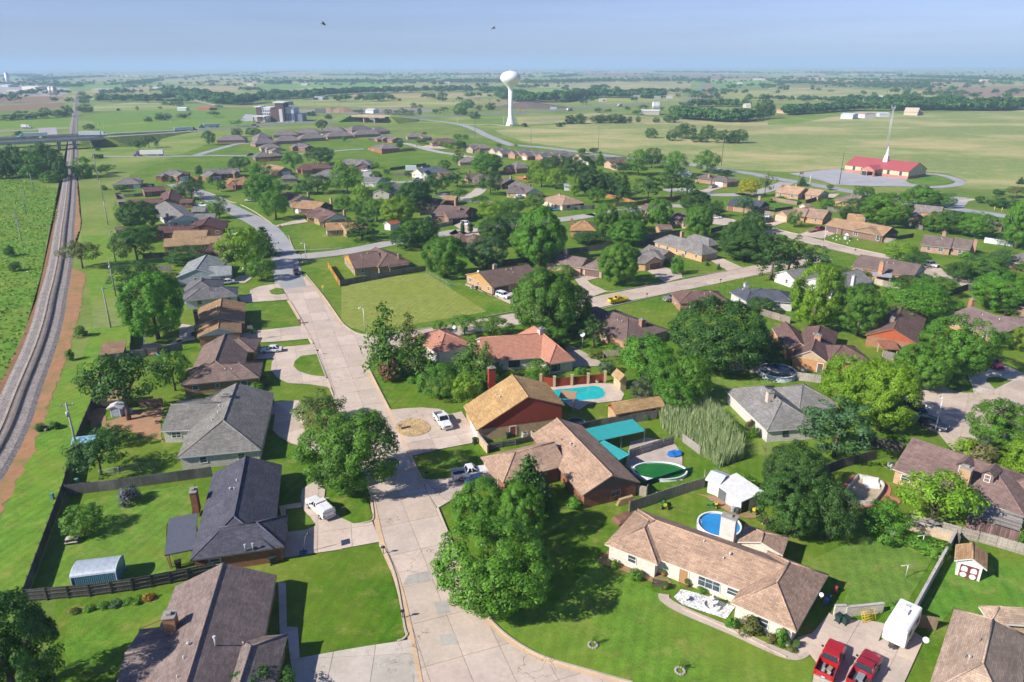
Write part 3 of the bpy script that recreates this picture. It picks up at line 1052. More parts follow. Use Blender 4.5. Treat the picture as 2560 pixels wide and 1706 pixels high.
def vehicle_parts(kind):
 if kind in VEH:
  return VEH[kind]
 P=[]
 def add(name,m,mat,col=None,loc=(0,0,0)):
  P.append((name,m.mesh(name,mat),col,loc))
 dark,glassc=(0.02,0.02,0.022),(0.015,0.02,0.026)
 if kind in ('pickup','canopy_pickup'):
  b=MB()
  hull(b,[(2.86,.5,.98,.86,.8),(2.78,.42,1.08,.95,.88),(2.3,.42,1.16,1.0,.9),(1.15,.42,1.22,1.0,.93),(.9,.42,1.24,1.0,.95),(-.78,.42,1.24,1.0,.95)][::-1])
  add('body',b,'car_paint')
  d=MB()
  d.box((-1.83,.95,.88),(2.1,.09,.84))
  d.box((-1.83,-.95,.88),(2.1,.09,.84))
  d.box((-.83,0,.9),(.08,1.8,.76))
  d.box((-1.83,0,.62),(2.02,1.82,.1))
  d.box((-1.83,0,.5),(2.0,1.7,.12))
  add('truck_bed',d,'car_paint')
  t=MB()
  t.box((0,0,0),(.09,1.82,.62))
  add('tailgate',t,'car_paint',None,(-2.87,0,.95))
  lb=MB()
  lb.box((0,0,0),(1.94,1.76,.03))
  add('bed_liner',lb,'paint',(.05,.05,.052),(-1.83,0,.69))
  g=MB()
  frustum(g,-.74,1.08,-.5,.35,1.22,1.82,.92,.76)
  add('window',g,'glass',glassc)
  r=MB()
  hull(r,[(.42,1.79,1.87,.76,.72),(.3,1.79,1.9,.78,.72),(-.48,1.79,1.9,.78,.72),(-.56,1.79,1.87,.76,.72)][::-1])
  for s in (-1,1):
   r.tube([(1.08,s*.92,1.2),(.36,s*.765,1.84)],.05,6)
   r.tube([(.1,s*.925,1.2),(.0,s*.77,1.84)],.06,6)
   r.tube([(-.72,s*.92,1.2),(-.5,s*.765,1.84)],.09,6)
  add('cabin_roof',r,'car_paint')
  if kind=='canopy_pickup':
   c=MB()
   hull(c,[(-.86,1.3,1.9,.95,.8),(-2.7,1.3,1.88,.95,.8),(-2.85,1.3,1.8,.95,.78)])
   add('bed_canopy',c,'car_paint')
  fx,rx,hz,wx=2.86,-2.9,.86,((1.85,.39),(-1.75,.39))
  W=1.0
 elif kind=='sedan':
  b=MB()
  hull(b,[(2.38,.34,.62,.7,.62),(2.28,.28,.72,.82,.74),(1.5,.24,.84,.9,.78),(.95,.24,.92,.91,.82),(-1.35,.24,.95,.91,.82),(-1.9,.26,.94,.89,.76),(-2.3,.32,.88,.82,.72),(-2.38,.38,.72,.74,.66)][::-1])
  add('body',b,'car_paint')
  g=MB()
  frustum(g,-1.75,1.02,-1.0,.2,.9,1.38,.84,.62)
  add('window',g,'glass',glassc)
  r=MB()
  hull(r,[(.28,1.35,1.41,.6,.56),(.0,1.35,1.45,.62,.56),(-.8,1.35,1.45,.62,.56),(-1.1,1.34,1.4,.6,.56)][::-1])
  for s in (-1,1):
   r.tube([(1.02,s*.83,.9),(.22,s*.61,1.39)],.045,6)
   r.tube([(-.4,s*.84,.9),(-.42,s*.63,1.39)],.05,6)
   r.tube([(-1.75,s*.82,.9),(-1.02,s*.61,1.39)],.07,6)
  add('cabin_roof',r,'car_paint')
  fx,rx,hz,wx,W=2.36,-2.38,.64,((1.45,.33),(-1.4,.33)),.9
 elif kind in ('suv','van'):
  b=MB()
  hull(b,[(2.36,.4,.86,.78,.7),(2.26,.32,.98,.9,.82),(1.4,.3,1.08,.95,.86),(1.0,.3,1.12,.96,.88),(-2.15,.32,1.12,.95,.88),(-2.34,.4,1.05,.88,.82)][::-1])
  add('body',b,'car_paint')
  g=MB()
  frustum(g,-2.22,1.12,-1.95,.42,1.08,1.66,.88,.72)
  add('window',g,'glass',glassc)
  r=MB()
  hull(r,[(.5,1.63,1.69,.7,.66),(.2,1.63,1.74,.72,.66),(-1.8,1.63,1.74,.72,.66),(-2.05,1.62,1.69,.7,.66)][::-1])
  for s in (-1,1):
   r.tube([(1.12,s*.88,1.08),(.45,s*.71,1.67)],.05,6)
   r.tube([(-.1,s*.89,1.08),(-.12,s*.73,1.67)],.05,6)
   r.tube([(-1.2,s*.89,1.08),(-1.15,s*.73,1.67)],.05,6)
   r.tube([(-2.2,s*.87,1.08),(-1.97,s*.71,1.67)],.08,6)
   r.tube([(-1.6,s*.6,1.76),(.1,s*.6,1.76)],.025,5)
  add('cabin_roof',r,'car_paint')
  fx,rx,hz,wx,W=2.36,-2.36,.84,((1.45,.37),(-1.4,.37)),.95
 for s in (-1,1):
  h=MB()
  h.box((0,0,0),(.1,.34,.17))
  add('headlight',h,'glass',(.75,.77,.78),(fx-.06,s*(W-.3),hz))
  h=MB()
  h.box((0,0,0),(.08,.2,.3))
  add('tail_light',h,'glass',(.35,.01,.01),(rx,s*(W-.16),hz+.06))
  h=MB()
  h.box((0,0,0),(.16,.22,.15))
  add('wing_mirror',h,'paint',dark,(.85 if 'pickup' in kind else .8,s*(W+.12),1.3 if 'pickup' in kind else (1.02 if kind=='sedan' else 1.22)))
 h=MB()
 h.box((0,0,0),(.14,W*1.7,.2))
 add('bumper',h,'metal',(.5,.5,.5)if 'pickup' in kind else dark,(fx,0,.46))
 h=MB()
 h.box((0,0,0),(.14,W*1.7,.2))
 add('bumper',h,'metal',(.5,.5,.5)if 'pickup' in kind else dark,(rx-.03,0,.48))
 h=MB()
 h.box((0,0,0),(.06,W*.9,.24))
 add('grille',h,'paint',dark,(fx,0,hz-.05))
 h=MB()
 h.box((0,0,0),(.02,.32,.16))
 add('number_plate',h,'paint',(.7,.7,.68),(rx-.06,0,hz-.1))
 VEH[kind]=(P,wx,W)
 return VEH[kind]
def add_vehicle(kind,x,y,rz,color,label,cat,group=None,z=0.05,s=1.0,roof=None):
 P,wx,W=vehicle_parts(kind)
 nm={'pickup':'pickup_truck','canopy_pickup':'pickup_truck','sedan':'car','suv':'car','van':'van'}[kind]
 t=thing(nm,label,cat,(x,y,z),rz,group)
 t.scale=(s,s,s)
 for name,me,col,loc in P:
  link(name,me,t,roof if (roof and name=='cabin_roof')else (col or color),loc)
 ty,ri=wheel_meshes(wx[0][1],.24)
 for wxx,r in wx:
  for sd in (-1,1):
   w=link('wheel',ty,t,(0.02,0.02,0.02),(wxx,sd*(W-.08),r))
   link('rim',ri,w,(.45,.46,.47))
 return t
def add_semi(x,y,rz,z,cab,trailer,label,group,flat=False,length=16.0):
 t=thing('semi_truck',label,'lorry',(x,y,z),rz,group)
 L=length
 MB().box((0,0,2.6),(L,2.6,2.75)).obj('trailer','paint',t,trailer,loc=(-L/2+2.2,0,0))
 MB().box((-L/2+2.2,0,1.12),(L-.4,1.1,.2)).box((-L/2+2.2,1.2,.85),(L*.35,.06,.5)).box((-L/2+2.2,-1.2,.85),(L*.35,.06,.5)).obj('trailer_frame','metal',t,(.1,.1,.11))
 m=MB()
 hull(m,[(3.0,1.0,3.7,1.15,.95),(3.3,1.0,3.85,1.2,1.0),(4.6,.9,3.3,1.2,1.0),(4.9,.9,2.4,1.2,1.05),(5.0,.8,1.95,1.1,.95),(6.5,.7,1.75,.95,.8),(6.75,.7,1.4,.9,.8)])
 m.obj('cab','car_paint',t,cab)
 m=MB()
 frustum(m,4.72,4.96,4.6,4.7,2.35,3.1,1.0,.9)
 m.obj('windscreen','glass',t,(.02,.025,.03))
 MB().box((4.6,0,.8),(4.4,1.2,.3)).obj('chassis','metal',t,(.08,.08,.08))
 ty,ri=wheel_meshes(.5,.5)
 for wx in (6.0,3.2,2.0,-L+5.0,-L+3.6):
  for sd in (-1,1):
   w=link('wheel',ty,t,(.02,.02,.02),(wx,sd*1.02,.5))
   link('rim',ri,w,(.45,.46,.47))
 return t
 # ------------------------------------------------------------------ fences, poles and small things
FENCE={}
def panel_mesh(h,kind='board'):
 key=(round(h,2),kind)
 if key not in FENCE:
  m=MB()
  n=14
  vs=[]
  rs=random.Random(3)
  prof=[]
  for i in range(n):
   d=0.012 if i%2 else 0.034
   prof+=[(i/n,d),((i+.97)/n,d)]
  tops=[h+rs.uniform(-.03,.03)for i in range(n)]
  N=len(prof)
  for sgn in (1,-1):
   for z in (0,1):
    for k,(x,d)in enumerate(prof):
     vs.append((x,sgn*d,tops[k//2]if z else 0.03))
  fs=[]
  for k in range(N-1):
   fs.append((k,N+k,N+k+1,k+1))
   fs.append((2*N+k,2*N+k+1,3*N+k+1,3*N+k))
   fs.append((N+k,3*N+k,3*N+k+1,N+k+1))
  fs.append((0,2*N,3*N,N))
  fs.append((N-1,2*N-1,4*N-1,3*N-1))
  m.solid(vs,fs,0)
  FENCE[key]=m.mesh('fence_panel','wood')
  r=MB()
  r.box((.5,0,0),(1.0,.05,.1))
  FENCE[('rail',)]=r.mesh('rail','wood')
  p=MB()
  p.box((0,0,(h+.05)/2),(.11,.11,h+.05))
  FENCE[('post',key[0])]=p.mesh('post','wood')
 return FENCE[key],FENCE[('rail',)],FENCE[('post',key[0])]
def add_fence(pts,h,color,label,rails=0,step=2.44,posts=True):
 root=thing('wooden_fence',label,'fence',(pts[0][0],pts[0][1],0))
 b=pts[0]
 pan,rail,post=panel_mesh(h)
 r=random.Random(int(b[0]*3+b[1]))
 for a,c in zip(pts,pts[1:]):
  l=math.hypot(c[0]-a[0],c[1]-a[1])
  if l<0.4:
   continue
  n=max(1,round(l/step))
  ang=math.atan2(c[1]-a[1],c[0]-a[0])
  ca,sa=math.cos(ang),math.sin(ang)
  for k in range(n):
   x,y=a[0]+(c[0]-a[0])*k/n-b[0],a[1]+(c[1]-a[1])*k/n-b[1]
   q=r.uniform(.86,1.1)
   col=tuple(v*q for v in color)
   link('fence_panel',pan,root,col,(x,y,0),ang,(l/n,1,1))
   if posts:
    sd=rails if rails else 1
    link('post',post,root,tuple(v*.9 for v in color),(x-sa*.1*sd,y+ca*.1*sd,0),ang)
   if rails:
    for z in ((.35,h-.3)if h<1.5 else (.35,h*.55,h-.3)):
     link('rail',rail,root,tuple(v*1.1 for v in color),(x-sa*.075*rails,y+ca*.075*rails,z),ang,(l/n,1,1))
 return root
POLE={}
def utility_pole(x,y,h,label,arm=2.4,group=None,rz=0.0,transformer=False,color=(.3,.28,.25)):
 t=thing('utility_pole',label,'pole',(x,y,0),rz,group)
 MB().tube([(0,0,-.3),(0,0,h*.5),(0,0,h)],[.2,.17,.13],8).obj('pole','wood',t,color)
 if arm:
  MB().box((0,0,0),(arm,.12,.14)).obj('crossarm','wood',t,color,loc=(0,.14,h-.5))
 for q in (-.45,0,.45)if arm else (0,):
  MB().cyl((0,0,0),.06,.25,6).obj('insulator','paint',t,(.5,.5,.5),loc=(q*(arm or 0),.14 if arm else 0,h-.42 if arm else h))
 if transformer:
  MB().cyl((0,0,0),.26,.85,10).obj('transformer','metal',t,(.42,.44,.46),loc=(.0,-.45,h-2.2))
 return t
def street_lamp(x,y,h,rz,label,group=None,color=(.62,.63,.62)):
 t=thing('street_lamp',label,'street lamp',(x,y,0),rz,group)
 MB().tube([(0,0,-.2),(0,0,h)],[.11,.075],8).obj('pole','metal',t,color)
 MB().tube([(0,0,h),(.5,0,h+.12),(.9,0,h+.14)],.05,6).obj('arm','metal',t,color)
 MB().box((1.1,0,h+.15),(.7,.34,.2)).obj('lamp_head','paint',t,(.7,.72,.72))
 return t
def mailbox(x,y,rz,label,group=None,brick=None):
 t=thing('mailbox',label,'mailbox',(x,y,0),rz,group)
 if brick:
  MB().box((0,0,.65),(.55,.55,1.3)).obj('pillar','brick',t,brick,uv=True)
  MB().box((0,0,1.33),(.65,.65,.08)).obj('pillar_cap','concrete',t,(.4,.38,.35))
  MB().box((0,-.28,1.0),(.22,.06,.2)).obj('mail_slot','metal',t,(.08,.08,.08))
 else :
  MB().box((0,0,.5),(.1,.1,1.05)).obj('post','wood',t,(.16,.12,.09))
  MB().box((0,0,1.14),(.5,.22,.2)).tube([(-.25,0,1.23),(.25,0,1.23)],.11,8).obj('box','paint',t,(.03,.03,.03))
 return t
def trash_cart(x,y,rz,label,color=(.03,.07,.05),group=None):
 t=thing('trash_cart',label,'bin',(x,y,0.03),rz,group)
 m=MB()
 frustum(m,-.3,.3,-.36,.36,.12,1.0,.27,.33)
 m.obj('bin','paint',t,color)
 MB().box((.02,0,1.04),(.8,.72,.07)).tube([(-.4,-.3,1.0),(-.4,.3,1.0)],.03,6).obj('lid','paint',t,tuple(c*.8 for c in color))
 for s in (-1,1):
  MB().tube([(-.3,s*.28,.12),(-.3,s*.36,.12)],.12,10).obj('wheel','rubber',t,(.02,.02,.02))
 return t
def ac_unit(x,y,rz,label,group=None,color=(.55,.56,.55)):
 t=thing('air_conditioner',label,'air conditioner',(x,y,.02),rz,group)
 MB().box((0,0,.5),(.9,.9,.85)).obj('casing','metal',t,color)
 MB().cyl((0,0,.93),.36,.05,14).obj('fan_grille','metal',t,(.12,.12,.12))
 MB().box((0,0,.035),(1.1,1.1,.07)).obj('base_pad','concrete',t,(.4,.38,.36))
 return t
def satellite_dish(x,y,z,rz,label,pole=1.0,r=.45,group=None):
 t=thing('satellite_dish',label,'satellite dish',(x,y,z),rz,group)
 MB().tube([(0,0,0),(0,0,pole)],.05,6).obj('mast','metal',t,(.5,.5,.5))
 m=MB()
 prof=[(.02,0),(r*.5,.04),(r,.15),(r*1.02,.16),(r*.5,.07),(.02,.03)]
 m.lathe(prof,16)
 d=m.obj('dish','paint',t,(.66,.67,.68),loc=(0,0,pole))
 d.rotation_euler=(math.radians(55),0,0)
 MB().tube([(0,-.0,pole+.02),(0,-r*1.1,pole+.3)],.02,5).obj('arm','metal',t,(.4,.4,.4))
 return t
def basketball_hoop(x,y,rz,label,board=(.7,.7,.7),base=(.02,.08,.2)):
 t=thing('basketball_hoop',label,'basketball hoop',(x,y,.03),rz)
 MB().box((0,0,.15),(1.0,.8,.3),taper=.85).obj('base','paint',t,base)
 MB().tube([(0,0,.25),(.5,0,2.6),(.9,0,3.2)],.06,8).obj('pole','metal',t,(.12,.12,.13))
 MB().box((.95,0,3.35),(.06,1.2,.8)).obj('backboard','paint',t,board)
 m=MB()
 n=16
 m.tube([(1.25+.23*math.cos(i*6.2832/n),.23*math.sin(i*6.2832/n),3.05)for i in range(n+1)],.02,5)
 m.obj('rim','paint',t,(.55,.12,.03))
 return t
def trampoline(x,y,r,label,pad=(.02,.16,.3),net=False):
 t=thing('trampoline',label,'trampoline',(x,y,0))
 MB().cyl((0,0,.8),r*.86,.02,28).obj('jumping_mat','paint',t,(.016,.02,.035))
 MB().lathe([(r*.86,.8),(r*.86,.84),(r,.84),(r,.78),(r*.86,.8)],28,cap=False).obj('pad','paint',t,pad)
 for i in range(6):
  a=i*6.2832/6
  MB().tube([(r*.97*math.cos(a),r*.97*math.sin(a),0),(r*.97*math.cos(a),r*.97*math.sin(a),.8 if not net else 2.6)],.03,6).obj('leg','metal',t,(.3,.3,.32))
 return t
def ring_pool(x,y,r,h,label,water,wall=(.6,.62,.63),rim=(.72,.73,.73),sy=1.0,rz=0.0,n=28,ladder=True):
 t=thing('swimming_pool',label,'pool',(x,y,0),rz)
 o=MB().lathe([(r,-.1),(r,h),(r*.96,h),(r*.96,-.1)],n,cap=False).obj('pool_wall','paint',t,wall)
 o.scale=(1,sy,1)
 o=MB().lathe([(r*.95,h-.02),(r*.95,h+.06),(r*1.03,h+.06),(r*1.03,h-.02),(r*.95,h-.02)],n,cap=False).obj('pool_rim','paint',t,rim)
 o.scale=(1,sy,1)
 o=MB().cyl((0,0,0),r*.955,h-.18,n,smooth=False).obj('pool_water','water',t,water)
 o.scale=(1,sy,1)
 if ladder:
  m=MB()
  for s in (-.25,.25):
   m.tube([(-r-.15,s,0),(-r-.15,s,h+.6),(-r+.35,s,h+.6),(-r+.35,s,h-.1)],.03,6)
  for z in (.3,.7):
   m.tube([(-r-.15,-.25,z),(-r-.15,.25,z)],.025,5)
  m.obj('ladder','metal',t,(.7,.7,.7))
 return t
# ------------------------------------------------------------------ measured layout, metres on the ground plane (colours: a hundred times the square root of linear)
HOUSES = [
{"n":"brown shingled house at the bottom edge with a tall silver roof vent","r":(47,42,40),"w":(68,49,35),"k":[{"g":(-35.5,43.5,.175,11.6,26,"y","gg",2.6),"rc":(47,41,39)},{"g":(-29.2,48.9,.092,5.9,12,"y","hh",1.5)},{"g":(-39.2,53,.171,4.4,9.3,"x","gg",1.1)}],"c":[(-36.8,61.3,5.2,1.2,1.2,(60,44,32))],"t":(57,54,47),"v":[(-30.6,57.8,4.6,.9,(87,88,88))],"f":(77,79,77)},
{"n":"charcoal shingled house with a flat slate patio cover beside the white canopy pickup","r":(29,29,33),"w":(51,35,27),"k":[{"g":(-40.3,73.9,.24,10,21.2,"y","hg",2.3)},{"g":(-37.1,74.7,.24,8.1,7.1,"x","gh",1.85)},{"g":(-44.1,75.2,.345,3.6,7.9,"x","s",.35,2.3),"rc":(32,33,37),"rmat":"paint","o":True,"pc":(53,36,28)}],"c":[(-45.2,87.4,4,.85,1.5,(52,35,26))],"t":(35,35,35),"o":[("d",-36.5,75.5,1.2,2.1,(65,74,82)),("w",-37.6,74.6,1.4,1)],"v":[(-33.9,75.6,3,.5,(71,77,76)),(-33,75.8,3,.5,(71,77,76))]},
{"n":"large grey hip roofed house with whitewashed stone walls and a red dirt backyard","r":(45,44,42),"w":(71,69,66),"k":[{"g":(-52.9,99.1,.204,12.7,21.9,"y","hg",2.7)},{"g":(-59.5,107.9,.104,9.4,12.6,"x","gg",1.9)}],"c":[(-50.9,115.6,5.6,1.5,.9,(69,66,60))],"t":(74,74,73),"v":[(-53.9,115.1,3.9,.25,(77,79,79)),(-50.8,108.6,4.1,.25,(81,81,81))]},
{"n":"brown hip roofed house with tan brick walls behind the half moon driveway island","r":(45,38,35),"w":(57,48,33),"k":[{"g":(-64.1,126.7,.246,14.6,8.4,"x","hh",1.9)},{"g":(-63.4,127.2,.234,10.1,21.1,"y","hg",2.4)},{"g":(-64.7,142.9,.137,9.2,8.4,"x","gh",1.7)}],"t":(45,37,33),"o":[("w",-61.9,128.1,1.2,1),("w",-58.1,129.5,.8,.8),("w",-56.5,130.1,.8,.8),("w",-53.3,130.6,1.3,1.1)]},
{"n":"light brown double gabled house with white gable siding and a brick lower wall","r":(56,44,32),"w":(60,44,32),"k":[{"g":(-75,159.6,.317,11.2,16.2,"y","gg",1.9)},{"g":(-71.8,153.1,.334,9.6,11.6,"y","gg",1.6),"gab":[(0,(74,77,79),None)]}],"c":[(-76.5,164.6,5,.8,1.4,(47,33,26))],"t":(71,65,57),"o":[("w",-67.8,155.9,1.1,1)]},
{"n":"slate grey hip roofed house with white painted walls beside the small oval drive island","r":(39,38,39),"w":(77,77,75),"k":[{"g":(-86.3,180.2,.356,13.5,8.5,"x","hh",1.8)},{"g":(-89.4,185,.235,9.8,12.9,"y","hh",2.2)}],"t":(74,74,73),"o":[("w",-82.9,181.7,1.3,1.2)]},
{"n":"pale grey green roofed house with a half timbered gable next to a white sedan","r":(51,53,53),"w":(62,63,65),"k":[{"g":(-98.3,202.9,.213,11.8,18.2,"y","gg",2.2),"gab":[(0,(58,62,65),None)]},{"g":(-89,203.9,.315,6.3,11.1,"x","gg",1.5)}],"t":(71,72,72),"o":[("d",-91.8,207.1,1,2,(32,28,26)),("w",-93.3,204.8,1,1)]},
{"n":"maroon roofed house partly behind the dark dome shaped tree","r":(34,25,23),"w":(55,35,28),"k":[{"g":(-104.6,226.9,.117,10.2,9,"x","gg",1.6)},{"g":(-101.5,234.6,.184,7.2,10,"x","gg",1.7)}],"t":(45,35,32)},
{"n":"light tan roofed house left of the curve with a tan brick end wall","r":(57,47,35),"w":(63,52,37),"k":[{"g":(-119.4,241.1,.298,21,10,"x","gg",1.7)},{"g":(-121.8,253.2,.183,11.8,9,"x","gg",1.9)}],"t":(65,55,42)},
{"n":"dark maroon long roofed house behind the light tan roofed house","r":(34,24,23),"w":(47,32,26),"k":[{"g":(-132.7,263.4,.106,15.5,10,"x","gg",1.4)},{"g":(-122.8,266.4,.216,14,14.4,"y","gg",2.3)}],"t":(40,30,27)},
{"n":"grey roofed house with bright white gable wall facing the dark maroon roof","r":(45,44,43),"w":(71,71,71),"k":[{"g":(-135.9,282.1,.602,12.5,39.1,"y","gg",2.3),"gab":[(0,(79,82,82),None)]},{"g":(-128.1,287.8,.261,8.1,8,"x","gg",1.5)},{"g":(-136.6,305.5,.097,5.7,7,"x","gg",1.4)}],"t":(71,69,66),"c":[(-137.8,286.5,5,.9,1.2,(63,47,39))]},
{"n":"maroon brown sprawling house with a white gable at its far end","r":(39,29,27),"w":(50,35,29),"k":[{"g":(-159.4,324.6,.38,9.6,28.8,"y","gg",2.2)},{"g":(-173.5,323.9,.239,14.5,8,"x","gg",1.2)},{"g":(-150.6,326.3,.147,5.6,7,"x","gg",1.2)},{"g":(-180.8,356.1,.559,10.1,9,"x","gg",1.6),"gab":[(0,(84,84,84),None)]}],"t":(50,42,39)},
{"n":"grey hip roofed house at the far left corner of the subdivision near the railway","r":(45,43,42),"w":(55,49,45),"k":[{"g":(-208.4,379.3,.35,13.7,12,"x","hh",2.5)},{"g":(-202.3,387.4,.548,4.8,13,"x","hg",1.8)}],"t":(55,52,50),"o":[("w",-202.3,382.7,1.4,1.2),("g",-196.3,379.3,3,2.1)]},
{"n":"grey roofed brick house with a white garage door behind the round dark street tree","r":(44,42,41),"w":(55,35,28),"k":[{"g":(-202,413,.031,15.8,12,"x","hh",2.5)},{"g":(-187.6,409,.805,7,9,"y","gg",1.7),"gab":[]},{"g":(-195.6,406,.325,4.1,6,"y","gg",1.3)}],"t":(67,65,62),"o":[("g",-185.6,413,4.8,2.1,(84,84,84)),("w",-196.6,412,1.2,1.3)]},
{"n":"grey roofed brick house with two front gables and a maroon car at its garage","r":(42,41,40),"w":(55,35,28),"k":[{"g":(-174.1,416,.477,18.6,11,"x","gg",2.3)},{"g":(-169.8,409,.855,7.9,9,"y","gg",1.9)},{"g":(-159.9,421,.914,4.1,7,"y","gg",1.3)}],"t":(63,61,58),"o":[("g",-168.3,415,4.8,2.1,(85,85,85)),("w",-160.3,425,1.6,1.2)]},
{"n":"orange tan steep hip roofed house with dark red brick walls at the street bend","r":(57,42,32),"w":(45,29,25),"k":[{"g":(-145.5,378.1,.246,11.2,14,"y","hh",3.3)},{"g":(-153.4,385.8,-.686,11.4,9,"x","gg",1.8)},{"g":(-148.6,381.1,-.584,6,8,"y","gg",2)}],"t":(67,57,50)},
{"n":"leftmost grey hip roofed house of the far subdivision beside the lone tall tree","r":(45,42,41),"w":(58,45,39),"k":[{"g":(-246.9,621,.181,23.6,13,"x","hh",3.7)}],"t":(55,51,47),"u":1,"p":"grey houses of the far subdivision","f":(77,77,77)},
{"n":"grey hip roofed house in the back row second from the subdivision spur road","r":(45,42,41),"w":(58,45,39),"k":[{"g":(-213.8,667,.261,22.3,13,"x","hh",3.7)}],"t":(55,51,47),"u":1,"p":"grey houses of the far subdivision","f":(77,77,77)},
{"n":"grey hip roofed house in the back row just left of the dark round highway tree","r":(45,42,41),"w":(58,45,39),"k":[{"g":(-198.9,687,.209,22,13,"x","hh",3.7)}],"t":(55,51,47),"u":1,"p":"grey houses of the far subdivision","f":(77,77,77)},
{"n":"grey hip roofed house directly right of the dark round highway tree","r":(45,42,41),"w":(58,45,39),"k":[{"g":(-181.8,708,.138,23,13,"x","hh",3.7)}],"t":(55,51,47),"u":1,"p":"grey houses of the far subdivision","f":(77,77,77)},
{"n":"grey hip roofed house in the second row beside the curving spur road","r":(45,42,41),"w":(58,45,39),"k":[{"g":(-204.4,591,.651,18.5,13,"x","hh",3.7)}],"t":(55,51,47),"u":1,"p":"grey houses of the far subdivision","f":(77,77,77)},
{"n":"grey hip roofed house at the left end of the middle subdivision row","r":(45,42,41),"w":(58,45,39),"k":[{"g":(-194.6,611,.42,21.2,13,"x","hh",3.7)}],"t":(55,51,47),"u":1,"p":"grey houses of the far subdivision","f":(77,77,77)},
{"n":"grey hip roofed house in the centre of the middle subdivision row","r":(45,42,41),"w":(58,45,39),"k":[{"g":(-179.7,632,.489,22.5,13,"x","hh",3.7)}],"t":(55,51,47),"u":1,"p":"grey houses of the far subdivision","f":(77,77,77)},
{"n":"grey hip roofed house with a small round bush before its right corner","r":(45,42,41),"w":(58,45,39),"k":[{"g":(-161.1,651,.485,24,13,"x","hh",3.7)}],"t":(55,51,47),"u":1,"p":"grey houses of the far subdivision","f":(77,77,77)},
{"n":"grey hip roofed house with white walls at the back below the overpass slope","r":(45,42,41),"w":(58,45,39),"k":[{"g":(-152.9,715,.813,24.9,13,"x","hh",3.7)}],"t":(55,51,47),"u":1,"p":"grey houses of the far subdivision","f":(77,77,77)},
{"n":"wide grey hip roofed house right of the small bush in the middle row","r":(45,42,41),"w":(58,45,39),"k":[{"g":(-140.8,668,.485,25.2,14,"x","hh",3.7)}],"t":(55,51,47),"u":1,"p":"grey houses of the far subdivision","f":(77,77,77)},
{"n":"grey hip roofed house at the back right edge of the far subdivision","r":(45,42,41),"w":(58,45,39),"k":[{"g":(-129.7,698,.667,18.6,12,"x","hh",3.7)}],"t":(55,51,47),"u":1,"p":"grey houses of the far subdivision","f":(77,77,77)},
{"n":"grey hip roofed house just right of the spur road end","r":(45,42,41),"w":(58,45,39),"k":[{"g":(-218.6,641,.784,14,12,"x","hh",3.7)}],"t":(55,51,47),"u":1,"p":"grey houses of the far subdivision","f":(77,77,77)},
{"n":"grey hip roofed house with two tan front gables and white garage in the far subdivision","r":(45,42,41),"w":(71,60,49),"k":[{"g":(-188.7,557,.45,15.6,13,"x","hh",2.7)},{"g":(-174.1,537,.7,7.2,8,"y","gh",1.6)},{"g":(-181.2,546,.574,3.5,5,"y","gg",1.2)}],"t":(63,60,55),"o":[("g",-173.1,546,4.6,2.1,(81,81,81))],"p":"grey houses of the far subdivision"},
{"n":"grey hip roofed house with a dark screened porch behind an orange board fence","r":(41,40,39),"w":(50,41,36),"k":[{"g":(-173.9,499,.468,13.2,13,"x","hh",3)},{"g":(-167.7,506,.396,10.4,10,"x","hh",1.9)}],"t":(50,48,45),"p":"grey houses of the far subdivision"},
{"n":"small grey roofed brick house with two front gables beside the dark twin trees","r":(45,42,41),"w":(55,35,28),"k":[{"g":(-168.3,567,.281,13.9,11,"x","hh",2.3)},{"g":(-155.8,558,1.006,9.7,8,"y","gh",1.5)},{"g":(-166.2,561,.654,5.8,6,"y","gg",1.3)}],"t":(63,60,57),"o":[("g",-154.7,568,3,2.1,(77,77,77))],"p":"grey houses of the far subdivision"},
{"n":"brick house with two red gables and a white garage by the subdivision cul-de-sac","r":(45,42,41),"w":(60,39,33),"k":[{"g":(-113.6,627,.383,16,12,"x","hh",2.5)},{"g":(-99.5,620,.786,11.4,8,"y","gg",1.6)},{"g":(-108.6,625,.389,6.3,5,"y","gg",1.4)}],"t":(63,59,55),"o":[("g",-94.3,626,4,2.1,(81,81,81))]},
{"n":"low grey roofed house right of the two red gabled brick house","r":(45,42,41),"w":(58,47,40),"k":[{"g":(-90.5,646,.282,15.4,12,"x","hh",2.6)},{"g":(-76.1,637,.582,9.3,8,"x","gh",1.7)}],"t":(55,52,49)},
{"n":"large grey hip roofed brick house enclosed by its own new orange fence","r":(45,42,41),"w":(60,40,35),"k":[{"g":(-106.4,559,-.846,15.5,14,"x","hh",2.2,2.7)},{"g":(-96.4,548,.535,15.1,19.1,"x","hh",3,2.7)}],"t":(55,52,49)},
{"n":"grey gabled house with a white garage and red car behind the yellow green tree","r":(45,43,42),"w":(55,45,39),"k":[{"g":(-111,461,-.059,22.8,12,"x","hh",2.6)},{"g":(-96.6,453,.193,8,9,"y","gg",1.6)}],"t":(63,61,58),"o":[("g",-93.9,461,4.8,2.1,(87,87,87))]},
{"n":"maroon roofed house with a white garage in front of the dark twin trees","r":(40,29,27),"w":(63,42,33),"k":[{"g":(-128.6,438,.355,22.1,11,"x","hh",2.3)},{"g":(-124.4,434,.404,6.2,5,"x","gg",1)}],"t":(55,45,40),"o":[("g",-123.1,442,4.8,2.1,(87,87,87))]},
{"n":"tan roofed house with a wide white garage left of the maroon roofed house","r":(60,48,36),"w":(59,47,41),"k":[{"g":(-136.9,428,.762,9.8,25.5,"y","gg",2.2)},{"g":(-142.2,431,-.293,6,9,"x","gg",1.7)}],"t":(71,63,55),"o":[("g",-133,432,4.8,2.1,(81,81,81))]},
{"n":"mid grey hip roofed house between the tan house and the broad dark trees","r":(43,42,41),"w":(55,49,45),"k":[{"g":(-112.8,410,-.061,15.7,14,"x","hh",2.9)}],"t":(55,53,51)},
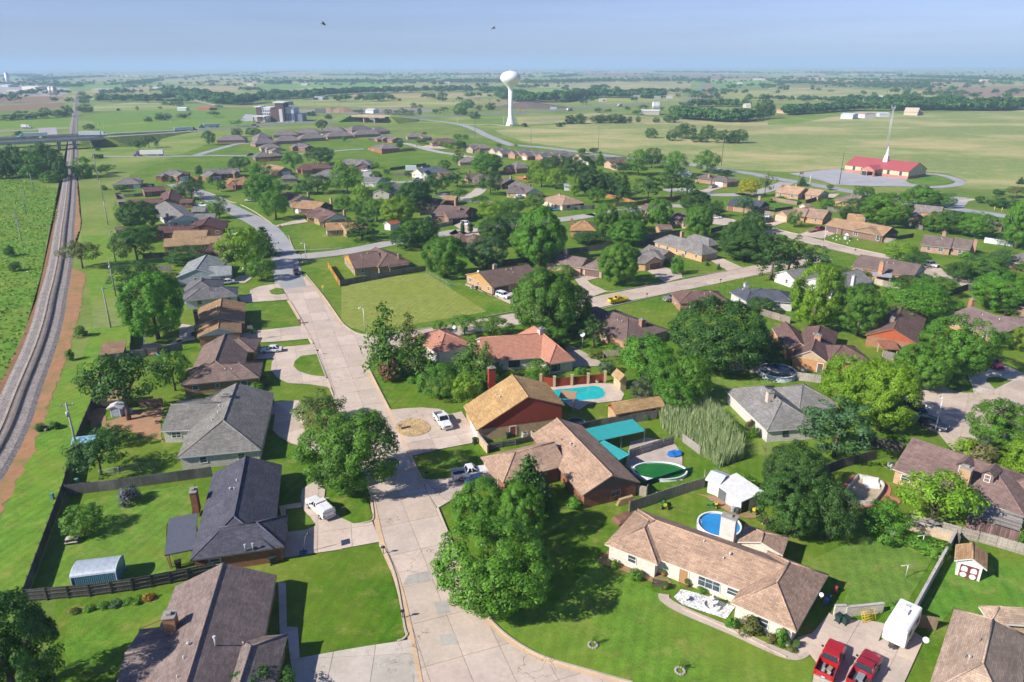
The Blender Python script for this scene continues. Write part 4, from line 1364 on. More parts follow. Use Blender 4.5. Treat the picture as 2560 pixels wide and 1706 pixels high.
{"n":"little grey hip roofed house beside a pale fence corner","r":(41,40,39),"w":(58,52,47),"k":[{"g":(-126.4,399.4,.231,8.7,9,"x","hh",2)}],"t":(55,53,51)},
{"n":"blue grey steep roofed house with white gabled garage by the box trailer","r":(36,40,43),"w":(79,74,71),"k":[{"g":(-50.2,414,.792,20.8,11,"x","gh",2.8)},{"g":(-51.2,411,-.225,4.3,8,"y","gg",2)},{"g":(-54.5,433,-.479,3.6,8,"y","gg",2.4)}],"t":(77,75,72),"o":[("g",-50,416,4.4,2.1,(87,87,87))]},
{"n":"grey roofed house hidden behind the lime tree near the white edged gable","r":(42,42,41),"w":(71,71,71),"k":[{"g":(-80.4,387.2,-.286,9.8,11,"x","gg",2)}],"t":(71,74,77)},
{"n":"grey roofed house half hidden below the cul-de-sac pavement","r":(45,43,42),"w":(63,60,57),"k":[{"g":(-58.7,348.2,1.377,20.3,10,"x","gg",2)}],"t":(71,71,69)},
{"n":"brown roofed house with a large white gable left of the tan gabled house","r":(40,32,29),"w":(55,45,39),"k":[{"g":(-99.6,326.2,.738,11.6,18.9,"y","gg",2.3),"gab":[(0,(72,72,74),None)]}],"t":(45,36,32),"c":[(-94.6,336.7,5.2,.9,.9,(63,53,42))]},
{"n":"tan roofed house with a dark front gable and cream chimney","r":(58,46,34),"w":(60,51,37),"k":[{"g":(-83.6,308.5,1.164,11.8,12.5,"y","gg",2.3),"wc":(36,28,25)},{"g":(-95.6,313,.203,8.7,9,"x","gg",1.7)}],"t":(59,49,40),"c":[(-80.3,320.4,5.4,.9,.9,(67,57,45))],"o":[("d",-96.5,314.5,1.6,2,(84,84,84))]},
{"n":"chocolate roofed house with a white front gable beside the white concrete drive","r":(41,32,30),"w":(63,52,37),"k":[{"g":(-75.2,283.5,.607,12.1,19.5,"y","gg",2.3),"gab":[(0,(80,82,82),None)]},{"g":(-83.5,291.5,.219,8.4,9,"x","gg",1.8)},{"g":(-76.7,283.5,.24,4.5,6,"x","gg",1.3)}],"t":(63,57,53),"c":[(-68.2,292.7,5.2,.9,.8,(71,57,45))],"o":[("g",-85.4,296.5,4.4,2.1,(85,85,85))]},
{"n":"golden tan roofed house with a white garage beside the dark pine","r":(60,46,32),"w":(62,53,40),"k":[{"g":(-69.6,266.6,.285,7.4,9,"x","gg",1.9)},{"g":(-61.8,265.4,.608,8.9,10,"x","gg",2.1)}],"t":(71,67,62),"o":[("g",-71.8,270.3,4.4,2.1,(87,87,87))]},
{"n":"brown hip roofed house with a triple garage and three lime saplings","r":(39,32,29),"w":(57,45,39),"k":[{"g":(-63.7,593,.27,21.6,13,"x","hh",2.9)},{"g":(-63,589,.297,5.3,8,"y","gg",1.6)}],"t":(55,49,45),"o":[("g",-61.4,596,5,2.2,(55,49,45))]},
{"n":"grey tan roofed house with steep stone front gables right of the red car","r":(45,42,39),"w":(65,57,50),"k":[{"g":(-33.1,550,.236,19.2,13,"x","hh",3)},{"g":(-33.2,548,-.811,7.1,7,"y","gg",2.2)},{"g":(-27.3,543,.172,4.9,6,"y","gg",1.6)}],"t":(63,60,55)},
{"n":"cream fronted grey gabled house leftmost of the brick row","r":(44,42,41),"w":(72,63,55),"k":[{"g":(-11.29,523,.486,14.1,12,"x","gh",2.8)},{"g":(-11.72,519,-.791,7.8,8,"y","gg",2.3)}],"t":(67,63,60),"p":"brick gabled row houses","o":[("g",-8.85,516,4.6,2.1,(82,82,82))]},
{"n":"narrow pink brick gabled house second in the brick row","r":(44,42,41),"w":(65,47,40),"k":[{"g":(-2.19,517,.822,10.3,12,"x","gh",2.8)},{"g":(-2.68,513,-.795,7.6,8,"y","gg",2.3)}],"t":(67,63,60),"p":"brick gabled row houses","o":[]},
{"n":"large pink brick gabled house with a white garage in the brick row","r":(44,42,41),"w":(65,47,40),"k":[{"g":(6.43,508,.554,17.7,12,"x","gh",2.8)},{"g":(5.88,504,-.794,7.3,8,"y","gg",2.3)}],"t":(67,63,60),"p":"brick gabled row houses","o":[("g",8.6,502,4.6,2.1,(82,82,82))]},
{"n":"pink brick gabled house fourth in the brick row","r":(44,42,41),"w":(65,47,40),"k":[{"g":(16.6,502,.496,12.9,12,"x","gh",2.8)},{"g":(16,498,-.799,7.2,8,"y","gg",2.3)}],"t":(67,63,60),"p":"brick gabled row houses","o":[]},
{"n":"tall grey gabled house fifth in the brick row","r":(44,42,41),"w":(65,47,40),"k":[{"g":(24.5,496,.587,14.6,12,"x","gh",2.8)},{"g":(23.8,492,-.8,7,8,"y","gg",2.3)}],"t":(67,63,60),"p":"brick gabled row houses","o":[]},
{"n":"grey gabled house behind the dark tree mass at the row end","r":(44,42,41),"w":(65,47,40),"k":[{"g":(29.8,498,.478,17.5,12,"x","gh",2.8)},{"g":(29.1,494,-.807,7,8,"y","gg",2.3)}],"t":(67,63,60),"p":"brick gabled row houses","o":[]},
{"n":"grey gabled house by the long board fence past the brick row","r":(44,42,41),"w":(72,63,55),"k":[{"g":(46.5,483,.506,7.8,12,"x","gh",2.8)},{"g":(45.7,479,-.81,6.6,8,"y","gg",2.3)}],"t":(67,63,60),"p":"brick gabled row houses","o":[("g",48.2,478,4.6,2.1,(82,82,82))]},
{"n":"grey tan roofed house with a porch beside the round street corner tree","r":(49,45,41),"w":(65,51,44),"k":[{"g":(-33.1,469,.256,13.4,12,"x","hh",2.6)}],"t":(63,60,55)},
{"n":"brick house with a wide grey hip roof in front of the brick row","r":(43,41,41),"w":(62,42,36),"k":[{"g":(-5.43,441,-.685,10.7,14,"x","hh",2,3)},{"g":(2.89,434,.451,8.5,12.7,"x","hh",3.1,3)}],"t":(55,52,50)},
{"n":"dark brown roofed house behind the rounded cul-de-sac oak","r":(37,31,28),"w":(51,41,36),"k":[{"g":(-23.9,396.6,.258,9.8,11,"x","gg",1.9)},{"g":(-38.9,408,.678,8.9,9,"x","gg",1.8),"rc":(47,37,32)}],"t":(45,39,35),"c":[(-23.6,412,5,.9,.8,(55,42,36))]},
{"n":"brown roofed house with a dark end gable near the orange fence","r":(39,34,32),"w":(37,30,27),"k":[{"g":(-5.09,376.8,.689,12.7,27.5,"y","gg",2.1)}],"t":(45,39,35),"c":[(-.34,390.8,5,.8,.8,(59,57,55))]},
{"n":"grey brown roofed house with a half timbered blue gable and yellow stucco bay","r":(39,36,35),"w":(72,59,40),"k":[{"g":(6.71,348,.339,9.1,26.1,"y","gg",2.4),"gab":[(0,(67,74,79),None)]},{"g":(-2.65,351.4,-.237,10,10,"x","gh",2.1)}],"t":(50,47,45),"c":[(9.32,361.3,5,.9,.8,(59,45,39))],"o":[("w",-.52,354.2,.9,1.6),("g",6.82,353.5,4.4,2.1,(85,85,85))]},
{"n":"light tan hip roofed house with a cream carport and white chimney by the side street","r":(60,49,40),"w":(77,72,65),"k":[{"g":(22.3,316.7,.523,12.6,18.4,"y","hh",2.6)}],"t":(67,60,53),"c":[(22.1,329.2,5.4,.9,.9,(74,73,71))],"o":[("w",24.6,320,1.6,1.2,(22,22,22)),("w",31,323.9,1.6,1.2,(22,22,22)),("g",20.9,321.1,4.6,2.2,(32,30,30))]},
{"n":"brown roofed house with a carport beside the turquoise backyard pool","r":(41,34,32),"w":(49,36,31),"k":[{"g":(-25.5,288.6,.445,8.8,10,"x","gg",1.9)},{"g":(-20.3,290.9,1.21,18.1,14.1,"y","gg",2.6)}],"t":(50,42,39),"c":[(-21.2,297.6,5.2,.8,.8,(55,42,37))],"o":[("g",-21.9,291.7,5.5,2.1,(20,17,17)),("w",-16.1,295.4,1.3,1.3,(71,77,84))]},
{"n":"dark brown gabled house behind the leafless shrub and its tan neighbour wing","r":(37,32,29),"w":(39,30,27),"k":[{"g":(-32.5,314.6,.797,10.5,23.9,"y","gg",2.2)},{"g":(-32.3,331.6,-.167,6.6,8,"x","gg",1.3),"rc":(60,48,36)}],"t":(45,39,35),"c":[(-24.9,320.1,4.8,.8,.8,(67,52,37))]},
{"n":"small maroon brown roof peeking out behind the twin cypresses","r":(41,32,29),"w":(55,45,39),"k":[{"g":(-18,245.3,.69,7.8,10,"x","hh",1.9)}],"t":(50,42,39)},
{"n":"orange tan hip roofed house behind the large leafy elm","r":(60,45,32),"w":(66,49,37),"k":[{"g":(21.7,265.6,-.141,10.2,12,"x","hh",2.7)}],"t":(63,52,42),"c":[(23.1,274.2,5,.8,.8,(55,37,32))]},
{"n":"maroon roofed cottage with an arched white garage door","r":(41,30,27),"w":(71,57,49),"k":[{"g":(62.3,453,.447,11.6,10,"x","gg",2)},{"g":(61,450,-.724,5.3,7,"y","gg",1.7)}],"t":(71,65,62),"o":[("g",64.4,459,3,2.1,(87,87,87))]},
{"n":"grey roofed house with a pale blue gable behind the leafy corner trees","r":(47,44,42),"w":(67,71,74),"k":[{"g":(97.6,418,.119,6.3,10,"y","gg",1.9),"gab":[(0,(74,81,87),None)]}],"t":(55,52,50)},
{"n":"brick house with white shutters at the corner and a muddy pickup","r":(39,36,35),"w":(60,45,37),"k":[{"g":(107.2,390.7,-1.035,11.6,10,"x","gh",1.9)},{"g":(113.1,380.7,.673,10.8,9.5,"y","hh",2)},{"g":(100.1,399,-.838,11.1,10,"x","hh",2.1)}],"t":(40,36,35),"c":[(106.9,394,4.9,1,.8,(67,49,39))],"o":[("g",111.5,386.5,4.6,2.1,(85,85,86)),("w",101.8,398.2,1.4,1.3,(87,87,87))]},
{"n":"dark slate blue gabled house with a rust garage door","r":(27,28,32),"w":(60,50,40),"k":[{"g":(94.7,317,-.731,14.9,12,"x","gg",2.4),"gab":[(1,(22,23,24),None)]},{"g":(95.9,316.3,-.691,7,4,"x","s",.7,2.2),"o":True}],"t":(32,32,33),"c":[(110,319.7,5.6,1.1,.9,(69,57,45))],"o":[("g",94.8,321.7,3,2.1,(53,33,26))]},
{"n":"brown roofed house between the lime elm and the rounded oak with tan brick","r":(42,35,33),"w":(67,57,45),"k":[{"g":(62.4,284,-.745,9.6,11,"x","gg",2.2)},{"g":(54.2,306,-.758,7.3,10,"x","gg",2)}],"t":(55,49,45)},
{"n":"tiny hip roofed brown outbuilding against the board fence","r":(45,37,34),"w":(67,55,41),"k":[{"g":(55.7,268.2,.101,5.5,6,"x","gg",1.2,2.1)}],"name":"shed","u":0,"t":(55,49,45),"a":False},
{"n":"long grey hip roofed house with tan brick walls above the pine pair","r":(45,44,43),"w":(74,58,44),"k":[{"g":(61.7,227.2,.543,7.8,23.4,"y","hh",2.6)},{"g":(67,239.3,.519,5.3,12.8,"y","hh",2)}],"t":(55,53,51),"c":[(60,249.5,5.2,1.1,.8,(71,57,45))],"o":[("g",65.2,230.9,4.8,2.1,(55,50,47)),("w",58.4,234.2,1,1.4)]},
{"n":"grey roofed house with teal shutters and a brown garage beside the leafy elm","r":(44,42,41),"w":(71,58,41),"k":[{"g":(38.9,224.9,-.409,9.6,10,"x","hh",2)},{"g":(48.1,224.7,.529,6.2,10,"y","gg",1.7)},{"g":(38.7,217.6,-.297,3.1,9,"x","hg",1.5)},{"g":(41.5,216.7,.549,7.3,10,"y","gg",1.6)}],"t":(50,45,42),"o":[("g",45.6,221.2,4.6,2.1,(39,26,22)),("w",50.7,227.7,.7,1.3,(22,63,63)),("w",52.4,228,.7,1.3,(22,63,63))]},
{"n":"terracotta tiled house with three hipped wings and a pale square chimney","r":(66,45,37),"w":(76,74,69),"k":[{"g":(-15.7,141.5,.629,9.3,12.1,"y","hh",2.2,3)},{"g":(-5.81,138.1,.185,13.7,13.1,"x","gg",2.9)},{"g":(7.55,136.4,.365,6.2,18.4,"y","hh",2.9)},{"g":(-8.57,141.7,.21,4.6,6,"x","gg",1.5)}],"rmat":"tile_roof","t":(71,68,63),"c":[(6.38,147.3,6.4,1.5,1.1,(71,69,65))],"o":[("w",.54,139.2,2.4,1.9,(22,22,22)),("w",8.66,137.2,1,1.8,(28,28,28)),("w",9.72,137.2,1,1.8,(28,28,28))]},
{"n":"big two storey tan roofed house with a red board gable over brick","r":(65,52,35),"w":(71,60,45),"k":[{"g":(-6.11,108,.286,15.9,9.8,"y","gg",2.5,2.4),"z2":5,"fr":.58,"gab":[(0,(52,23,17),2.35)]},{"g":(8.62,120,-.255,3,2.4,"x","s",.3,2.9),"rc":(62,47,36),"rmat":"paint","o":True}],"t":(60,45,35),"c":[(-3.96,126.5,6,1.3,.9,(60,24,19))],"o":[("g",-7.05,111.3,4.8,2.1,(85,85,85)),("d",.08,110.2,1,2.05,(55,26,20))],"a":False},
{"n":"light brown rambling house with dark red brick ends beside the green pool","r":(62,51,43),"w":(50,34,26),"k":[{"g":(10.01,88.1,.367,9.5,19.4,"y","gg",2.3),"gab":[(0,(36,32,29),None)]},{"g":(-1.4,91.6,.459,11,8.1,"x","hg",2)}],"t":(55,48,42),"o":[("g",-2.49,97.4,4.8,2.1,(59,47,40)),("w",15.1,90.5,1.7,1.3,(32,30,29))],"a":False},
{"n":"long light brown corner house with white walls and a big white chimney","r":(62,51,43),"w":(81,77,71),"k":[{"g":(12.6,77.6,-.593,21,8.6,"x","hg",2.3)},{"g":(11.82,76.9,-.607,7.3,9,"y","hh",1.9)},{"g":(24.9,66,-.67,7.4,11.9,"y","hh",2.35)},{"g":(29,77.2,-.521,5.6,4.3,"y","gh",1)}],"t":(77,74,69),"c":[(28,78.3,5.6,1.9,1,(77,75,72))],"o":[("w",23.4,70.1,2.8,1.7,(71,76,79)),("w",26.3,69.2,1.5,1.1),("w",28.1,64.1,1.4,1.3),("w",15.1,75.1,1.2,1.2),("d",21.3,72.7,1.1,2.05,(63,47,32))],"a":False},
{"n":"brown roofed house with two dormers and a brick chimney between them","r":(45,37,35),"w":(71,57,45),"k":[{"g":(57.9,95.1,-.822,17.3,12.5,"x","gh",3)},{"g":(70.8,89.6,-1.014,4.4,11,"y","hh",2.2)}],"t":(71,68,63),"c":[(65.2,89.5,6,1.4,1.1,(69,56,44))],"o":[("w",60.8,95.2,1.3,1),("d",63.8,87.3,1.6,2,(74,79,80))],"a":False},
{"n":"tan roofed house in the bottom right corner with a white trimmed gable","r":(63,54,47),"w":(71,60,50),"k":[{"g":(40.6,53.4,-.679,7.2,14.8,"y","hh",3.1)},{"g":(52.6,62.7,-.112,7.2,2.6,"x","hh",1.2)}],"t":(81,80,77),"a":False,"v":[(47,56.2,3.9,.35,(77,81,81))]},
{"n":"grey hip roofed house with a tall pale stone chimney and covered back patio","r":(47,46,45),"w":(75,73,71),"k":[{"g":(42.8,107.3,.149,10,16.7,"y","hh",2.7)},{"g":(50.6,113.9,.307,9.4,10.4,"x","hh",2.5)}],"t":(74,74,73),"c":[(45.5,114.9,6.2,1.1,.9,(74,69,62))],"o":[("w",46.4,108.5,1,1.2,(22,22,22))],"a":False},
{"n":"brown roofed house with an orange brick gable by the round tank pool","r":(41,32,30),"w":(71,52,36),"k":[{"g":(58.7,140,-.493,7.5,20.9,"y","gh",2.2),"gab":[(0,(71,61,49),None)]},{"g":(59.1,144.2,-.126,5.8,13.9,"y","gg",1.7)},{"g":(65.4,137.4,-.034,9.2,9,"x","hh",1.9)}],"t":(76,71,65),"c":[(66.2,145.4,5.4,1.3,1,(68,52,41))],"o":[("d",63.4,136.2,1,2.05,(35,32,28))],"a":False},
{"n":"brown roofed house with a big rust red gable behind the round leafy oak","r":(40,32,29),"w":(57,41,32),"k":[{"g":(80.3,153,-.573,10.8,22.3,"y","gg",2.6),"gab":[(0,(65,32,21),None)]},{"g":(80.8,145.4,-.129,3.6,4,"x","s",.6,2.2),"rc":(55,36,28),"o":True}],"t":(55,37,28),"c":[(87.6,156.1,5.6,1,.8,(55,47,41))],"a":False},
{"n":"mauve brown roofed house with a blue dormer and brick chimney on the right","r":(46,39,38),"w":(67,52,41),"k":[{"g":(106.2,166.1,-1.398,15,12.4,"x","gg",2.3)},{"g":(111.8,156.7,-.247,8.3,9,"x","gg",1.9)}],"t":(63,59,58),"c":[(114,169.5,5.6,1,.8,(65,45,35))]},
{"n":"dark slate hip roofed house with white walls beyond the board fence","r":(29,30,34),"w":(76,75,73),"k":[{"g":(61.1,178.5,.236,5.1,8.6,"y","hh",1.9)},{"g":(61,180.7,-.31,12.7,9,"x","hh",1.9)}],"t":(55,55,57),"c":[(63.5,187.1,4.8,1,.8,(77,77,76))],"o":[("w",70.2,181.2,1.6,1.6,(77,79,79))]},
{"n":"light grey gabled house with a white end wall and slim white chimney","r":(46,45,45),"w":(77,77,76),"k":[{"g":(87.5,187.3,.528,17.8,11,"x","gg",2.3)},{"g":(80.8,196.9,.397,15.2,9,"x","gg",1.9)}],"t":(74,74,73),"c":[(94.2,190.6,5.8,1,.8,(79,77,75))]},
{"n":"brown gabled house with an orange brick chimney and metal patio cover","r":(41,35,33),"w":(65,49,39),"k":[{"g":(103.7,212.7,-.775,17.5,12,"x","gg",2.6),"gab":[(1,(67,74,79),None)]},{"g":(105.6,203.3,-.48,5.2,3.5,"x","s",.3,2.3),"rc":(57,58,60),"rmat":"paint","o":True}],"t":(55,50,47),"c":[(108.4,204.2,6,1.2,.9,(71,51,39))]},
{"n":"long brown roofed house with clipped hedges and a white gable on its left","r":(42,37,35),"w":(62,50,44),"k":[{"g":(139.6,240.5,-.6,9,11,"x","gg",2.5),"gab":[(0,(81,81,81),None)]},{"g":(147.3,236.5,-.669,5.9,10,"x","gg",2.4),"gab":[(1,(71,77,82),None)]}],"t":(59,53,49),"c":[(151,247.3,5.4,1.1,.8,(65,49,40)),(154.8,235.4,5.2,1,.7,(65,50,41))]},
{"n":"tan roofed house with a wide brown front gable and a red car by its carport","r":(60,48,37),"w":(47,38,34),"k":[{"g":(124,267,-.959,16.1,11,"x","gg",2.5),"gab":[(1,(32,25,22),None)]},{"g":(126.6,264.3,-1.029,11.9,7,"y","gg",2.1),"gab":[(0,(53,45,36),None)]},{"g":(120.1,273.3,-1.002,7.5,11,"x","gg",2.1)}],"t":(50,41,36),"c":[(133.2,269.2,5.4,1.1,.9,(53,42,37))],"o":[("g",123.6,272,4.8,2.1,(40,33,32)),("w",127.8,262.9,1.8,1.4,(87,87,85)),("w",132.3,254.9,1.4,1.8,(87,87,85))]},
{"n":"sandy tan roofed house with a pale garage door and a slender lawn tree","r":(58,48,41),"w":(69,53,42),"k":[{"g":(118.7,290.3,-.692,7.7,12,"x","gg",2.4)},{"g":(108.3,295.1,-1.029,6.9,19.3,"y","gg",1.9)},{"g":(113.9,292.2,-.579,5.7,11,"x","gg",2.3)}],"t":(63,55,49),"o":[("g",110.5,292.7,4.8,2.1,(74,65,55)),("w",121.9,292.6,1.2,1.2)]},
{"n":"peach roofed house with a long furnished porch and a blue end gable","r":(66,53,43),"w":(65,52,42),"k":[{"g":(127.9,351.3,-.86,12.2,12,"x","gg",2.7)},{"g":(139.4,345.1,-.91,7.7,10,"x","gg",2),"gab":[(1,(65,75,81),None)]}],"t":(63,55,49),"c":[(138.9,353.9,5.4,.9,.7,(63,51,42))]},
{"n":"plain brown roofed tan brick house beside the main road bend","r":(47,41,37),"w":(71,56,41),"k":[{"g":(147.1,328.5,-.722,10.2,11,"x","hg",2.2)}],"t":(55,50,47)},
{"n":"long grey brown roofed house between the two big green trees on the right","r":(49,45,43),"w":(67,49,39),"k":[{"g":(164.3,304.2,-.615,15.8,10,"x","gg",2)},{"g":(160.1,287,-.288,5.6,6,"y","gg",1.4)}],"t":(55,52,50)},
{"n":"brown roofed house with a dark porch near the right road end","r":(45,39,37),"w":(50,41,36),"k":[{"g":(181.6,273.7,-.318,6.9,11,"x","hh",2.2)}],"t":(50,45,41)},
{"n":"grey roofed house at the right edge with a brick corner","r":(48,45,44),"w":(69,55,47),"k":[{"g":(155.7,221.8,-1.531,6.3,8.3,"y","hh",2.3)},{"g":(156.4,216.8,-.56,5.1,10,"x","hh",2)}],"t":(71,69,67)},
{"n":"brown hip roofed house with a low square chimney left of the huge dark oak","r":(41,34,32),"w":(65,49,39),"k":[{"g":(25.5,149.1,.608,13.6,18.6,"y","hh",2.4)},{"g":(21.5,163.8,.608,5.2,9,"x","hh",1.7)}],"t":(50,42,39),"c":[(30.1,156.5,5.2,1.2,1,(60,44,36))]},
{"n":"brown gabled house with a golden brick end wall and white car in its drive","r":(39,32,29),"w":(67,54,41),"k":[{"g":(-5.47,191.8,.557,17.1,15.8,"x","gg",2.5),"gab":[(0,(68,53,30),None)]}],"t":(67,55,37),"c":[(-5.01,205.8,5.2,1.1,.8,(65,57,50))],"o":[("g",-3.09,194.1,4.8,2.1,(32,24,22)),("d",.81,198.4,1,2,(35,28,24)),("w",4.36,198.3,1,1.4)],"v":[]},
{"n":"brown roofed house with a golden timber gable behind the long lot fence","r":(41,33,30),"w":(57,50,40),"k":[{"g":(-48,211.9,.41,9.5,17.2,"x","gg",2.6),"gab":[(0,(74,52,22),None)]},{"g":(-40.9,213.5,.552,11.4,16.3,"y","hg",2.3)},{"g":(-37.8,214.5,.527,6.7,3.4,"x","s",.5,2.2),"o":True}],"t":(55,45,35),"c":[(-35.2,219.8,5,1,.8,(60,51,44))]},
{"n":"mauve brown roofed house with an L shaped front and dark garage doors","r":(45,39,37),"w":(71,58,49),"k":[{"g":(10.46,218.9,-.568,12.5,8.2,"x","gg",2.1)},{"g":(21,212.1,-.5,7.1,17.4,"y","hg",2.2)}],"t":(63,56,50),"c":[(17.2,221.7,5.6,1.2,.8,(69,58,47))],"o":[("g",25.5,212.8,4.8,2.1,(41,33,30))]},
{"n":"little brown roof among the broad trees behind the lot","r":(45,35,32),"w":(55,45,39),"k":[{"g":(-18.3,248.2,-.415,7.4,8,"x","hh",1.8)}],"t":(55,45,40)},
{"n":"low maroon roofed house beside the grey pickup behind the huge dark oak","r":(41,32,30),"w":(59,45,37),"k":[{"g":(43.4,177.2,.062,13.4,9,"x","hh",1.8)}],"t":(50,42,39)},
{"n":"brown hip roofed house tucked behind the dark pine grove","r":(49,41,36),"w":(45,37,33),"k":[{"g":(88.4,249.5,.288,5.8,9,"x","hh",1.9)}],"t":(50,45,41)},
{"n":"small tan gabled house behind the tan house with the wide brown gable","r":(63,49,36),"w":(55,45,39),"k":[{"g":(132.5,282.2,-.466,6.6,9,"x","gg",1.9)}],"t":(55,47,41)},
{"n":"dark maroon roof at the right margin above the leafy trees","r":(35,26,24),"w":(55,45,39),"k":[{"g":(128.1,173.8,-.59,6.4,10,"x","gg",2.2)}],"t":(50,45,41)},
{"n":"tan roofed outbuilding long and low beside the turquoise canopies","r":(63,51,35),"w":(67,55,41),"k":[{"g":(18.3,114,.343,10.1,3.9,"x","gg",1.3,2.3),"gab":[(0,(59,32,20),None)]}],"name":"shed","t":(55,35,24),"u":0},
{"n":"small tan playhouse style shed at the end of the red board fence","r":(63,51,36),"w":(74,63,50),"k":[{"g":(21,128.6,.313,2.2,3.6,"y","gg",1.1,2.2)}],"name":"shed","t":(71,62,50),"u":0,"a":False},
{"n":"white garden shed with maroon scalloped double doors","r":(62,49,36),"w":(86,86,86),"k":[{"g":(55.1,73.8,-.566,3.5,3.8,"y","gg",1,2.2),"wmat":"siding"}],"name":"shed","t":(77,74,71),"u":0,"a":False,"b":True},
{"n":"white metal outbuilding with an open side door and junk on its roof","r":(79,79,79),"w":(81,81,81),"k":[{"g":(29.8,91.7,-1.11,5.7,4.3,"x","s",.5,2.3),"wmat":"siding","rmat":"paint"},{"g":(28.7,92.5,-.717,2.4,3.6,"x","gg",.7,2.4),"rc":(71,73,75),"wmat":"siding","rmat":"paint"}],"name":"shed","t":(77,77,77),"u":0,"a":False,"b":False,"o":[("d",30.9,90.5,1.6,1.9,(35,37,39)),("d",33.2,87.5,1.4,2,(17,17,17))]},
{"n":"grey metal tool shed beside the red dirt backyard","r":(71,71,72),"w":(65,66,69),"k":[{"g":(-73.9,117.6,.099,2.8,2.2,"y","gg",.5,2),"wmat":"siding","rmat":"paint"}],"name":"shed","t":(71,71,72),"u":0,"a":False,"b":False,"o":[("d",-72.5,117.4,1.4,1.7,(60,63,68))]},
{"n":"tan hip roofed garden hut behind the spreading tree trunk","r":(60,47,36),"w":(55,45,36),"k":[{"g":(-75.6,120.5,.218,3.6,4.6,"x","hh",1.4,2.2)}],"name":"shed","t":(55,47,40),"u":0,"a":False},
{"n":"brown roofed wooden shed on the rail side of the yard fences","r":(52,41,32),"w":(58,55,51),"k":[{"g":(-88.9,143.2,.35,4.8,6.4,"x","s",.5,2.2),"wmat":"siding"}],"name":"shed","t":(55,50,45),"u":0,"a":False,"b":False},
{"n":"white and grey shed with a red roof near the turquoise pool","r":(67,35,24),"w":(82,84,84),"k":[{"g":(-47.2,277.4,.974,5.9,4,"x","gg",.9,2.3),"wmat":"siding"}],"name":"shed","t":(77,77,77),"u":0,"a":False,"b":False},
{"n":"white shed with grey double doors behind the lime saplings","r":(55,56,57),"w":(82,82,82),"k":[{"g":(26.9,371.9,-.022,3.7,5,"x","gg",.9,2.4),"wmat":"siding"}],"name":"shed","t":(77,77,77),"u":0,"a":False,"b":False},
{"n":"brown gambrel style barn shed behind the sandy tan roofed house","r":(55,45,37),"w":(77,74,69),"k":[{"g":(128.5,313,.247,3.3,5.6,"x","gg",1.5,1.6)}],"name":"shed","t":(71,67,63),"u":0,"a":False,"b":False},
{"n":"small dark yard shed by the far left board fence","r":(55,50,45),"w":(50,42,37),"k":[{"g":(-180.8,331,.653,3.1,4,"x","gg",.9,2.1)}],"name":"shed","t":(55,50,45),"u":0,"a":False,"b":False},
{"n":"small brown yard hut beside the rail side lawn","r":(40,36,33),"w":(55,47,40),"k":[{"g":(-150.4,269.5,.578,3.5,5,"x","gg",.9,2.2)}],"name":"shed","t":(55,50,45),"u":0,"a":False,"b":False},
{"n":"long church hall with a red metal roof, brick base and arched entrance porch","r":(60,29,30),"w":(77,69,57),"k":[{"g":(199.5,439,-.966,38.8,20,"x","gg",4.2,4.2),"rmat":"paint"},{"g":(202.9,425,-1.128,9.2,9,"y","gg",2,3.9),"rmat":"paint","o":True,"gab":[(0,(67,45,40),2.7)],"pc":(65,44,39),"pw":.8}],"name":"church_hall","cat":"church","t":(65,32,30),"u":0,"b":False,"o":[("u",204.3,435,1.5,2.2,(45,32,30)),("u",215.1,417,1.5,2.2,(45,32,30)),("u",219,411,1.5,2.2,(45,32,30)),("d",208.9,425,3.4,3,(22,22,23))],"a":False},
{"n":"long white roofed warehouse with tan front beside the far railway bend","r":(67,63,62),"w":(60,50,45),"k":[{"g":(-1100,1990,-.373,70.9,25,"x","gg",2,6)}],"name":"farm_building"},
{"n":"tan flat workshop right of the far warehouse","r":(71,67,62),"w":(65,57,49),"k":[{"g":(-980,1949,-.112,27.3,20,"x","gg",1,6)}],"name":"farm_building"},
{"n":"blue white metal barn in the green field","r":(84,86,87),"w":(74,79,81),"k":[{"g":(-491,1107,-.063,14,10,"x","gg",1.2,3.5)}],"name":"farm_building"},
{"n":"red roofed farmhouse in the green field","r":(57,35,26),"w":(50,32,26),"k":[{"g":(-471,1130,-.577,30,14,"x","hh",2.5,3)}],"name":"farm_building"},
{"n":"white roofed industrial shed largest in the left plant yard","r":(81,80,77),"w":(74,71,66),"k":[{"g":(-1413,2198,-.693,105,40,"x","gg",2,9)}],"name":"farm_building"},
{"n":"low cream plant building left of the largest shed","r":(77,73,68),"w":(71,66,60),"k":[{"g":(-1286,1939,-.846,122.9,25,"x","gg",1,6)}],"name":"farm_building"},
{"n":"cream plant building with three bays in the yard","r":(76,71,63),"w":(71,65,57),"k":[{"g":(-1232,1890,-.713,70.8,25,"x","gg",1,6)}],"name":"farm_building"},
{"n":"small white hut at the plant yard edge","r":(81,82,82),"w":(77,77,77),"k":[{"g":(-1141,1699,-.094,26.5,18,"x","gg",1,4)}],"name":"farm_building"},
{"n":"grey domed store at the back of the plant","r":(65,67,69),"w":(60,62,63),"k":[{"g":(-1672,2583,-.142,42.9,30,"x","gg",3,6)}],"name":"farm_building"},
{"n":"grey tank store at the far left of the plant","r":(63,67,71),"w":(60,63,66),"k":[{"g":(-1705,2544,-.759,98.8,30,"x","gg",2,7)}],"name":"farm_building"},
{"n":"dark roofed barn beside the brown field","r":(63,65,66),"w":(37,32,30),"k":[{"g":(-999,2111,-.729,52.7,20,"x","gg",3,5)}],"name":"farm_building"},
{"n":"white farm shed in the far pale field","r":(84,82,80),"w":(77,71,63),"k":[{"g":(-888,2559,-.144,24.4,20,"x","gg",1.5,5)}],"name":"farm_building"},
